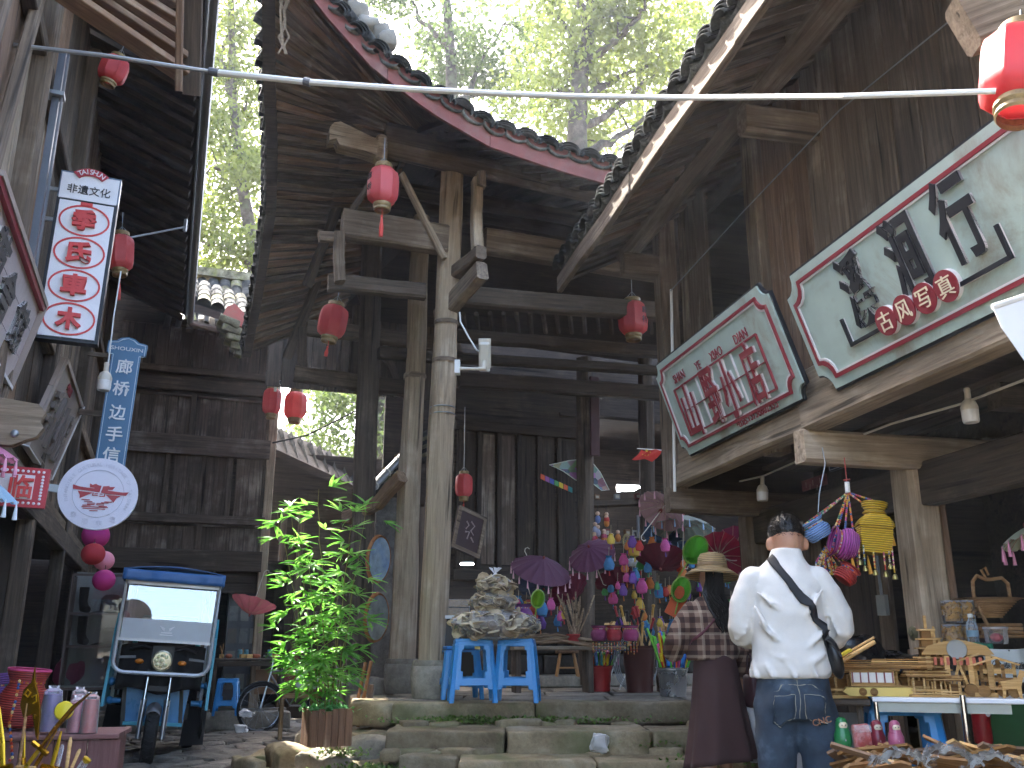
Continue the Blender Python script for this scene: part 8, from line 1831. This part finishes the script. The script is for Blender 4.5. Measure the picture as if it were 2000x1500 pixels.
for i, (u, v, d) in enumerate(((1672, 1290, (.3, .22, .26)), (1755, 1302, (.28, .2, .16)))):
    tag(rock('black_bag', d, plain('bin_bag', '#1f1e1f', .25, var=.3, bs=.5, scale=14), None, T(FW.S(u, v, 5.35)), seed=70+i, amp=.05, sub=7, rnd=.7, fr=7), ('larger dark plastic sack behind the man', 'smaller dark plastic sack beside the post')[i], 'sack')
t = thing('socket_box', 'grey electrical box on a conduit beside the post', 'socket', FR.M@FR.P(1724, 1182, PB+.05), rz=-70); b = MB(); b.box((0, 0, 0), (.08, .03, .13)); b.ob('box', plain('socket_grey', '#8f9088', .5), t); b = MB(); b.tube([(0, 0, .06), (-.01, 0, .42)], .01, 8); b.ob('conduit', METAL, t)
t = thing('door_knob', 'round brass plate on the right post', 'plate', FR.M@FR.P(1786, 1237, PB-.11), rz=-75); b = MB(); b.lathe([(.04, 0), (.042, .01), (.02, .02), (.018, .03), (.001, .032)], 16, RX(90)); b.ob('knob', plain('brass_dull', '#6f6a50', .5, .5), t, smooth=True)
# white awning corner at the right edge
aw = thing('white_awning', 'white awning corner hanging in at the right edge', 'awning', tuple(FW.S(1938, 600, 3.2))); o0 = FW.S(1938, 600, 3.2)
P_ = [FW.S(u, v, 3.2)-o0 for u, v in ((1938, 600), (2060, 560), (2060, 790), (1955, 640))]; ap = FW.S(2300, 480, 3.5)-o0; e2 = FW.S(2600, 600, 3.2)-o0; e3 = FW.S(2060, 560, 4.3)-o0
b = MB(); b.add([P_[0], P_[1], P_[2], P_[3]], [(0, 1, 2, 3)]); o = b.ob('valance', plain('awning_white', '#e8e8ea', .6), aw); o.modifiers.new('s', 'SOLIDIFY').thickness = .004
b = MB(); b.tube([P_[0], P_[1]], .012, 8); b.ob('edge_pole', WHITE_M, aw)
b = MB(); b.add([P_[0], P_[1], e2, ap], [(0, 1, 3), (1, 2, 3)]); o = b.ob('canopy_sheet', plain('awning_white', '#e8e8ea', .6), aw); o.modifiers.new('s', 'SOLIDIFY').thickness = .004
b = MB(); b.tube([ap, (ap.x, ap.y, -o0.z)], .02, 8); b.ob('pole', WHITE_M, aw)
# ---- hanging bag cluster under the jetty
Yh = 5.15
HK = Vector(lpos(1656, 962, Yh)); 
hk = thing('bag_hook', 'white hanger tag with red wire holding the beaded bags', 'hook', tuple(HK)); b = MB(); b.tube([(0, 0, .06), (0, 0, .2)], .003, 5); b.tube([(-.02, 0, .07), (.02, 0, .075)], .004, 5); b.ob('wire', plain('wire_red', '#b0413a', .5), hk); b = MB(); b.lathe([(.014, 0), (.014, .06), (.001, .06)], 10); b.ob('tag', WHITE_M, hk)
def hung(label, u, v, r, h, c, ry, seed, **k):
    p = Vector(lpos(u, v, Yh)); M = T(p)@RY(ry); return woven_bag(label, M, r, h, c, 1.15, beadseed=seed, hang=M.inverted()@HK, group='beaded bags hanging at the right stall', **k)
hung('pale blue woven bag hanging behind the head of the man', 1606, 1052, .065, .11, '#7fa3d8', -30, 51, trim='#7fa3d8'); hung('purple woven bag with a blue flower hanging in the middle', 1672, 1068, .078, .13, '#a8479a', -75, 52, trim='#7a2f70')
yb_ = thing('yellow_basket', 'yellow lidded wicker basket hanging on bead strings', 'basket', M=T(lpos(1708, 1082, Yh))@RY(6)@RZ(-8), group='beaded bags hanging at the right stall'); YW = weave('#d0a91f')
g_ = grid_mesh(10, 8, lambda s, q: (0, 0, 0)); b = MB()
for j in range(9):
    z = .16*j/8; w = .075+.012*math.sin(j*.3)
    for k in range(24): a = 6.2832*k/24; f = 1/max(abs(math.cos(a)), abs(math.sin(a)))**.75; b.v.append((w*f*math.cos(a)*1.05+.002*((j+k) % 2), w*.75*f*math.sin(a)-.002*((j+k) % 2), z))
b.f = [(j*24+k, j*24+(k+1) % 24, j*24+24+(k+1) % 24, j*24+24+k) for j in range(8) for k in range(24)]+[tuple(range(23, -1, -1))]; b.ob('basket', YW, yb_)
b = MB(); b.prism([(-.1, .13), (.1, .13), (.085, .19), (.04, .215), (-.04, .215), (-.085, .19)], -.085, .085); o = b.ob('lid', YW, yb_); o.modifiers.new('b', 'BEVEL').width = .02
b = MB(); b.lathe([(.05, .21), (.065, .225), (.05, .24), (.068, .26), (.072, .285), (.06, .29)], 20); b.ob('neck', YW, yb_, smooth=True)
for sx in (-1, 1): beads(yb_, [(sx*.065, 0, .28), yb_.matrix_basis.inverted()@HK], .0065, 60+sx, 'bead_strap')
hung('red woven pouch with a pale flower hanging lowest', 1644, 1135, .055, .09, '#b83a36', 40, 54, trim='#8a2430')
BRS = plain('bell_brass', '#a8975a', .3, .8)
for i, (u, v0, v1) in enumerate(((1676, 1062, 1092), (1686, 1066, 1104), (1706, 1080, 1112), (1726, 1080, 1115), (1735, 1070, 1100), (1742, 1070, 1120))):
    t = thing('bell_string', ('first', 'second', 'third', 'fourth', 'fifth', 'sixth')[i]+' bead string with a brass bell from the left below the baskets', 'bell', lpos(u, v0, Yh-.06), group='bead strings with brass bells'); L = (FW.S(u, v0, Yh).z-FW.S(u, v1, Yh).z); beads(t, [(0, 0, 0), (0, 0, -L)], .0055, 80+i); b = MB(); b.lathe([(.015, -L-.03), (.013, -L-.015), (.009, -L-.004), (.003, -L)], 12); b.ob('bell', BRS, t, smooth=True)
for i, (u, v) in enumerate(((1665, 1100), (1697, 1105), (1742, 1050))):
    t = thing('yellow_tassel', ('left', 'middle', 'right')[i]+' ochre silk tassel below the hanging bags', 'tassel', lpos(u, v, Yh-.03), group='ochre tassels'); b = MB(); b.tube([(0, 0, .06), (0, 0, .04), (0, 0, .03), (.006, 0, -.045)], [.001, .003, .006, .013], 8); b.ob('tassel', plain('tassel_ochre', '#c98f2f', .8), t)
bdl = thing('bead_bundle', 'thick bundle of mixed bead necklaces behind the ear of the man', 'beads', lpos(1612, 1075, Yh+.05))
for k in range(14): beads(bdl, [(0, 0, .02), (-.06+.012*k, .01*(k % 3), -.07-.01*(k % 4)), (-.05+.011*k, 0, -.14)], .006, 100+k)
# ================================================================== people
def skinmesh(name, shapes, mat, parent, vox=.011, smooth=4, noise_amt=0.0, nscale=.12, fold=None):
    b = MB()
    for s in shapes:
        if s[0] == 't':
            P = [Vector(q) for q in s[1]]; rr = s[2]; sq = s[3] if len(s) > 3 else 1.0
            b.tube(P, rr, 16, squash=sq)
            for q, r in zip(P, rr): b.ball(q, r*.97 if sq == 1 else (r*.9, r*.9*sq, r*.9), 12, 8)
        elif s[0] == 'b': b.ball(s[1], s[2], 18, 12)
        elif s[0] == 'l':    # stacked ellipses: (cx, cy, z, rx, ry)
            n = 28; E = s[1]; vs = [(cx+rx*math.cos(6.2832*k/n)*(abs(math.cos(6.2832*k/n))**-.12 if abs(math.cos(6.2832*k/n)) > .2 else 1), cy+ry*math.sin(6.2832*k/n), z) for cx, cy, z, rx, ry in E for k in range(n)]
            b.add(vs, [(j*n+k, j*n+(k+1) % n, j*n+n+(k+1) % n, j*n+n+k) for j in range(len(E)-1) for k in range(n)]+[tuple(range(n-1, -1, -1)), tuple(range((len(E)-1)*n, len(E)*n))])
    o = b.ob(name, mat, parent, smooth=True)
    m = o.modifiers.new('r', 'REMESH'); m.mode = 'VOXEL'; m.voxel_size = vox; m.use_smooth_shade = True
    m = o.modifiers.new('s', 'SMOOTH'); m.factor = .5; m.iterations = smooth
    if noise_amt:
        tx_ = bpy.data.textures.new(name+'_folds', 'CLOUDS'); tx_.noise_scale = nscale; tx_.noise_depth = 1
        m = o.modifiers.new('d', 'DISPLACE'); m.texture = tx_; m.strength = noise_amt; m.mid_level = .5; m.texture_coords = 'OBJECT' if fold is not None else 'LOCAL'
        if fold is not None: m.texture_coords_object = fold
        m = o.modifiers.new('s2', 'SMOOTH'); m.factor = .5; m.iterations = 2
    return o
SKIN = plain('skin', '#b98a70', .5, var=.12, scale=20, Subsurface_Weight=.08); HAIR = plain('hair_black', '#17130f', .45, bs=.3, scale=40)
FLEECE = plain('fleece_white', '#d3cfc8', .9, var=.06, scale=40, bs=.12)
g = NT('denim'); co = g.coord(jitter=False); n1 = g.noise(co, 5, 4, .6); n2 = g.noise(co, 220, 2, .5); c = g.ramp(n1, [(.35, lin('#212c39')), (.58, lin('#313f4e')), (.78, lin('#687786'))]); c = g.mix(.35, c, g.ramp(n2, [(.3, .5), (.7, 1.0)]), 'MULTIPLY'); g.bsdf(c, .85, bump=n2, bs=.2, bd=.002); DENIM = g.m
man = thing('person', 'person in white sweatshirt and blue jeans with black sling bag, head bowed', 'person', M=T((1.335, 4.6, 0))@RZ(-6))
def hand(shapes, w, d, side, s=1.0):
    w, d = Vector(w), Vector(d).normalized(); sd = d.cross(Vector((0, 0, 1))).normalized(); nz = sd.cross(d)
    shapes.append(('t', [w, w+d*.05*s, w+d*.085*s], [.024*s, .034*s, .032*s], .6))
    for k in range(4):
        r = w+d*.085*s+sd*(k-1.5)*.018*s; L = (.055, .068, .064, .05)[k]*s; shapes.append(('t', [r, r+d*L*.55-nz*.012*s, r+d*L*.75-nz*.035*s], [.0095*s, .009*s, .0075*s]))
    r = w+d*.03*s+sd*side*.03*s; shapes.append(('t', [r, r+d*.035*s+sd*side*.02*s, r+d*.062*s+sd*side*.012*s], [.012*s, .01*s, .008*s]))
sh_b = [('b', (.035, .055, 1.628), (.081, .1, .114)), ('b', (.035, .11, 1.585), (.055, .05, .06)), ('t', [(.01, .0, 1.47), (.03, .03, 1.58)], [.062, .058]), ('b', (-.055, .05, 1.6), (.016, .022, .034)), ('b', (.125, .05, 1.6), (.016, .022, .034)), ('b', (.035, .165, 1.585), (.014, .022, .02)), ('t', [(-.085, 0, .9), (-.1, 0, .5), (-.11, .0, .1)], [.05, .045, .04]), ('t', [(.085, 0, .9), (.1, 0, .5), (.11, .0, .1)], [.05, .045, .04]), ('l', [(0, 0, .88, .09, .06), (0, 0, 1.2, .11, .06), (0, 0, 1.45, .1, .06)]), ('t', [(-.16, 0, 1.42), (-.225, .03, 1.19), (-.13, .27, 1.12)], [.04, .035, .026]), ('t', [(.16, 0, 1.42), (.245, .03, 1.19), (.14, .27, 1.12)], [.04, .035, .026])]
hand(sh_b, (-.13, .27, 1.12), (.5, .8, .0), -1); hand(sh_b, (.14, .27, 1.12), (-.5, .8, .0), 1)
skinmesh('body', sh_b, SKIN, man, .009, 3)
sw_s = [('l', [(0, .0, .965, .168, .118), (0, 0, .985, .182, .132), (0, 0, 1.02, .187, .136), (0, 0, 1.12, .178, .13), (0, 0, 1.25, .176, .128), (0, .0, 1.36, .176, .12), (0, .005, 1.43, .162, .105), (.005, .01, 1.49, .12, .085), (.015, .015, 1.53, .085, .075), (.018, .02, 1.575, .074, .07)]),
        ('t', [(-.15, .0, 1.435), (-.19, -.005, 1.36), (-.218, .0, 1.27), (-.228, .015, 1.2), (-.215, .06, 1.165), (-.17, .16, 1.145), (-.13, .25, 1.13)], [.062, .063, .061, .06, .058, .05, .041]), ('t', [(.15, .0, 1.435), (.2, -.005, 1.36), (.24, .0, 1.26), (.252, .015, 1.19), (.232, .06, 1.155), (.18, .16, 1.145), (.14, .25, 1.13)], [.062, .063, .062, .061, .058, .05, .041])]
wr = random.Random(6)
for sx in (-1, 1):     # bunched folds at the elbows
    for k in range(6): z = 1.29-.028*k; sw_s.append(('t', [(sx*(.165+.01*k), -.045, z+.02), (sx*(.226+.003*k), -.05+.011*k, z), (sx*(.272-.003*k), .0, z-.006)], [.009, .017, .009]))
for k in range(5): a = -1.9+.55*k; sw_s.append(('t', [(.19*math.sin(a)*1.02, -.138*math.cos(a), 1.04), (.19*math.sin(a+.2), -.14*math.cos(a+.2), .975)], [.006, .014]))
for x0_, z0_, x1_, z1_ in ((-.15, 1.36, -.04, 1.27), (.15, 1.37, .06, 1.25), (-.16, 1.22, -.06, 1.13), (.16, 1.2, .05, 1.1), (-.12, 1.08, .0, 1.05), (.14, 1.08, .02, 1.02), (-.17, 1.3, -.1, 1.15)): sw_s.append(('t', [(x0_, -.1, z0_), ((x0_+x1_)/2, -.128, (z0_+z1_)/2-.008), (x1_, -.122, z1_)], [.008, .013, .006]))
SWT = skinmesh('sweatshirt', sw_s, FLEECE, man, .0085, 3, .018, .1)
JNS = skinmesh('jeans', [('l', [(0, .0, .78, .17, .112), (0, 0, .86, .178, .124), (0, 0, .95, .168, .117), (0, 0, 1.0, .158, .108)]), ('t', [(-.088, 0, .84), (-.098, .0, .68), (-.105, .01, .5), (-.11, .0, .28), (-.115, .0, .05)], [.102, .097, .083, .076, .074]), ('t', [(.088, 0, .84), (.1, .0, .68), (.108, .01, .5), (.112, .0, .28), (.118, .0, .05)], [.102, .097, .083, .076, .074]), ('b', (-.074, -.05, .86), (.08, .075, .1)), ('b', (.074, -.05, .86), (.08, .075, .1))], DENIM, man, .0105, 3, .02, .09)
b = MB()
for sx in (-1, 1): b.tube([(sx*.115, -.06, .035), (sx*.115, .12, .035)], [.045, .045], 10); b.ball((sx*.115, .14, .035), (.045, .07, .04), 10, 6)
b.ob('shoes', BLACK_P, man, smooth=True)
hr = random.Random(2); b = MB(); hc = Vector((.035, .05, 1.632)); b.ball(hc+Vector((0, .01, .032)), (.085, .103, .094), 18, 12)
for i in range(1500):
    th = hr.uniform(0, 6.283); ph_ = math.asin(hr.uniform(.02, 1)); d = Vector((math.cos(th)*math.cos(ph_), math.sin(th)*math.cos(ph_), math.sin(ph_))); p = hc+Vector((d.x*.083, d.y*.102, d.z*.116)); L = (.006+.022*max(0, d.z))*hr.uniform(.6, 1.2); s_ = d.orthogonal().normalized()*.0022; tip = p+d*L+Vector((hr.gauss(0, .005), hr.gauss(0, .005), 0)); b.add([p-s_, p+s_, tip], [(0, 1, 2)])
b.ob('hair', HAIR, man, smooth=False)
def wrap(o, tgt, off): m = o.modifiers.new('w', 'SHRINKWRAP'); m.target = tgt; m.offset = off; m.wrap_method = 'NEAREST_SURFACEPOINT'; m.wrap_mode = 'ABOVE_SURFACE'; return o
def ribbon(name, pts, w, mat, tgt, off, parent, n=30, th=.004):
    P = [Vector(q) for q in pts]; L = [0]
    for a, b_ in zip(P, P[1:]): L.append(L[-1]+(b_-a).length)
    def at_(t):
        x = t*L[-1]
        for i in range(len(P)-1):
            if x <= L[i+1] or i == len(P)-2: return P[i].lerp(P[i+1], (x-L[i])/(L[i+1]-L[i]))
    def fn(s, q):
        p = at_(s); d = (at_(min(1, s+.02))-at_(max(0, s-.02))).normalized(); sd = d.cross(Vector((0, -1, 0))).normalized(); return tuple(p+sd*(q-.5)*w)
    o = grid_mesh(n, 4, fn).ob(name, mat, parent, smooth=True); wrap(o, tgt, off); m = o.modifiers.new('t', 'SOLIDIFY'); m.thickness = th; return o
STRAP = plain('strap_black', '#1b1c20', .7, bs=.2, scale=60)
ribbon('bag_strap', [(-.07, -.03, 1.535), (-.055, -.09, 1.5), (.02, -.16, 1.38), (.1, -.17, 1.27), (.175, -.13, 1.15), (.2, -.08, 1.09)], .042, STRAP, SWT, .006, man)
sbg = thing('sling_bag', 'small black sling bag at the right hip of the person in white', 'bag', M=T((1.335, 4.6, 0))@RZ(-6)@T((.19, -.05, 1.06))@RY(-12)); b = MB(); b.ball((0, 0, 0), (.035, .06, .1), 14, 10); b.ob('pouch', plain('leather_black', '#16171a', .35, bs=.3), sbg, smooth=True); b = MB(); b.tube([(-.03, -.045, .1), (.0, -.055, .06), (.02, -.055, .0)], .006, 6); b.box((-.02, -.05, .1), (.03, .012, .025)); b.ob('buckle', BLACK_P, sbg)
ST_ = plain('jean_stitch', '#8e8a7a', .7)
for sx in (-1, 1):
    o = grid_mesh(6, 8, lambda s, q: (sx*.085+(s-.5)*.12*(1-.12*(1-q)), -.16, .9-.135*(1-q)-(.02*(1-abs(2*s-1)))*(1-q))).ob('back_pocket', DENIM, JNS, smooth=True); wrap(o, JNS, .004); o.modifiers.new('t', 'SOLIDIFY').thickness = .003
    pk = [(sx*.085+a*.06, -.17, z) for a, z in ((-1, .9), (-.88, .77), (0, .748), (.88, .77), (1, .9), (-1, .9))]
    for a, e in zip(pk, pk[1:]): o = grid_mesh(10, 1, lambda s, q: tuple(Vector(a).lerp(Vector(e), s)+Vector((0, 0, .003*q)) if abs(a[0]-e[0]) > .03 else Vector(a).lerp(Vector(e), s)+Vector((.003*q, 0, 0)))).ob('stitching', ST_, JNS); wrap(o, JNS, .009)
o = grid_mesh(2, 20, lambda s, q: (.003*(s-.5), -.17, .75+.22*q)).ob('seam', ST_, JNS); wrap(o, JNS, .004)
o = grid_mesh(30, 2, lambda s, q: (-.16+.32*s, -.17, .945+.003*q)).ob('waist_stitch', ST_, JNS); wrap(o, JNS, .004)
tb_, w_, h_ = text_mb('CNC', .04, .003, .004); o = tb_.ob('pocket_lettering', plain('brown_thread', '#8a5a3c', .7), JNS, T((.085, -.157, .785))@RY(-14)); 
# ---- woman in plaid with a straw hat
wx = FW.S(1392, 1300, 6.25); wom = thing('person', 'person in straw hat, plaid jacket and long brown skirt walking up the steps', 'person', M=T((wx.x, 6.25, .18))@RZ(14))
g = NT('plaid'); co = g.coord(jitter=False); sx_ = g.n('ShaderNodeSeparateXYZ'); g.l(co, sx_.inputs[0])
def band(ch, f, w, ph_=0): return g.math('GREATER_THAN', g.math('SINE', g.math('ADD', g.math('MULTIPLY', sx_.outputs[ch], f), ph_)), w)
v1 = g.math('ADD', g.math('MULTIPLY', band(0, 90, .1), .5), g.math('MULTIPLY', band(2, 90, .1), .5)); c = g.ramp(v1, [(0, lin('#3d2a24')), (.5, lin('#5f463b')), (1, lin('#8a7260'))]); c = g.mix(g.math('MULTIPLY', g.math('ADD', band(0, 45, .93), band(2, 45, .93)), .5), c, lin('#a89580')); n1 = g.noise(co, 60, 3, .6); g.bsdf(c, .95, bump=n1, bs=.3, bd=.004); PLAID = g.m
SKIRT = plain('skirt_brown', '#4a3330', .9, var=.15, scale=5, bs=.15); STRAW = weave('#b3966a')
ws_ = [('b', (.02, .0, 1.37), (.07, .085, .1)), ('b', (.02, .085, 1.35), (.013, .02, .018)), ('t', [(0, -.01, 1.2), (.01, 0, 1.33)], [.05, .046]), ('l', [(0, 0, .7, .12, .09), (0, 0, .95, .12, .08), (0, 0, 1.2, .12, .07)]), ('t', [(-.07, 0, .7), (-.1, -.08, .38), (-.13, -.16, .08)], [.07, .052, .036]), ('t', [(.07, 0, .7), (.08, .06, .4), (.08, .05, .07)], [.07, .052, .036]), ('t', [(-.13, -.16, .07), (-.13, -.06, .025)], [.036, .03]), ('t', [(.08, .05, .06), (.08, .15, .025)], [.036, .03]), ('t', [(.15, 0, 1.15), (.23, .02, .93), (.26, .1, .75)], [.036, .03, .024]), ('t', [(-.15, 0, 1.15), (-.22, .06, .95), (-.16, .2, .92)], [.036, .03, .024])]
hand(ws_, (.26, .1, .75), (.1, .15, -1), -1, .9); hand(ws_, (-.16, .2, .92), (.4, .8, .1), 1, .9); skinmesh('body', ws_, SKIN, wom, .009, 3)
JKT = skinmesh('jacket', [('l', [(0, .0, .85, .165, .125), (0, 0, .92, .17, .13), (0, 0, 1.05, .172, .125), (0, 0, 1.14, .17, .11), (0, 0, 1.2, .13, .09), (0, .0, 1.25, .075, .07)]), ('t', [(-.14, 0, 1.16), (-.2, .0, 1.06), (-.235, .02, .96), (-.24, .08, .9), (-.18, .17, .9)], [.062, .07, .074, .068, .05]), ('t', [(.14, 0, 1.16), (.19, .0, 1.05), (.225, .01, .93), (.255, .06, .83), (.265, .1, .77)], [.062, .068, .066, .058, .05])], PLAID, wom, .0105, 3, .018, .1)
sk = grid_mesh(72, 20, lambda s, q: (lambda a, r: (r*math.cos(a)*1.0+.015-.05*(1-q)**2*(1 if math.cos(a) < 0 else -.6), r*math.sin(a)*.9-.03*(1-q), .23+.66*q+.03*math.cos(a+.6)*(1-q)))(6.2832*s, (.132+.062*(1-q)**.85)*(1+(.07*math.sin(6.2832*s*9+.6*math.sin(6.2832*s*2))+.03*math.sin(6.2832*s*4+1))*(1-q)))); o = sk.ob('skirt', SKIRT, wom, smooth=True); o.modifiers.new('t', 'SOLIDIFY').thickness = .006
hx = T((.03, -.01, 1.41))@RY(6)@RX(-6)
b = MB(); b.lathe([(.178, -.035), (.175, -.02), (.125, .012), (.098, .022), (.1, .03), (.094, .09), (.08, .115), (.05, .125), (.001, .128)], 36, hx); o = b.ob('straw_hat', STRAW, wom, smooth=True); o.modifiers.new('t', 'SOLIDIFY').thickness = .006
b = MB(); b.lathe([(.1015, .03), (.1, .048)], 36, hx); b.ob('hat_band', plain('hat_band', '#8a7050', .8), wom)
b = MB(); hr = random.Random(12)
for i in range(110):
    a = hr.uniform(-2.5, -.65); r0 = Vector((.02+.075*math.cos(a), .0+.088*math.sin(a), 1.36+hr.uniform(-.03, .06))); x_ = .0+.075*math.cos(a)+hr.gauss(0, .01); L = hr.uniform(.1, .26)
    b.tube([r0, (x_, -.09+.02*hr.random(), 1.27), (x_*.8+.02+.02*math.sin(i), -.125+.02*hr.random(), 1.27-L*.45), (x_*.6+.04+.025*math.sin(i*1.7), -.135+.02*hr.random(), 1.27-L*.8), (x_*.5+.05+.01*math.cos(i), -.13, 1.27-L)], [.007, .0075, .007, .006, .002], 5)
b.ob('hair', HAIR, wom, smooth=True)
ribbon('bag_strap', [(-.14, -.02, .95), (-.05, -.13, 1.08), (.05, -.13, 1.2), (.08, -.06, 1.25)][::-1], .014, plain('strap_wine', '#5c2430', .6), JKT, .005, wom, th=.003)
sb_ = thing('shoulder_bag', 'dark wine red bag hanging by the long brown skirt', 'bag', M=T((wx.x, 6.25, .18))@RZ(14)@T((.235, -.06, .66))); rock('bag', (.06, .14, .2), plain('bag_wine', '#3a1a20', .5, bs=.3), sb_, T((0, 0, 0)), seed=1, amp=.01, sub=4, rnd=.7, fr=6); b = MB(); b.tube([(0, -.05, .09), (-.01, -.03, .22), (0, .03, .24), (0, .05, .09)], .006, 6); b.ob('handle', plain('bag_wine', '#3a1a20'), sb_)
cb = thing('carrier_bag', 'translucent white plastic carrier bag carried between the two people', 'bag', M=T((wx.x, 6.25, .18))@RZ(14)@T((.31, .0, .42))); rock('bag', (.2, .14, .38), film('carrier_film', '#f2f2f2', .35, .25), cb, T((0, 0, 0)), seed=12, amp=.035, sub=7, rnd=.6, fr=6); rock('contents', (.14, .1, .22), plain('bag_contents', '#8a7a62', .8, var=.4), cb, T((0, 0, -.05)), seed=13, amp=.02, sub=4, rnd=.6); b = MB(); b.tube([(0, 0, .17), (-.03, .05, .25), (-.05, .1, .27)], .008, 6); b.ob('handle', film('carrier_film', '#f2f2f2', .35, .25), cb)
# ================================================================== added volume that imitates lens glare and lifts the shadows
hz = MB(); hz.box((0, 20, 14), (120, 110, 31)); hm = bpy.data.materials.new('added_veil_air'); hm.use_nodes = True; ht = hm.node_tree; ht.nodes.clear()
ho = ht.nodes.new('ShaderNodeOutputMaterial'); hv = ht.nodes.new('ShaderNodeVolumePrincipled'); hv.inputs['Color'].default_value = (.85, .9, 1, 1); hv.inputs['Density'].default_value = .0011; hv.inputs['Anisotropy'].default_value = .3
ht.links.new(hv.outputs[0], ho.inputs['Volume']); tag(hz.ob('added_veil', hm), 'thin pale volume added over the lane to imitate lens glare', kind='stuff')['category'] = 'added_veil'
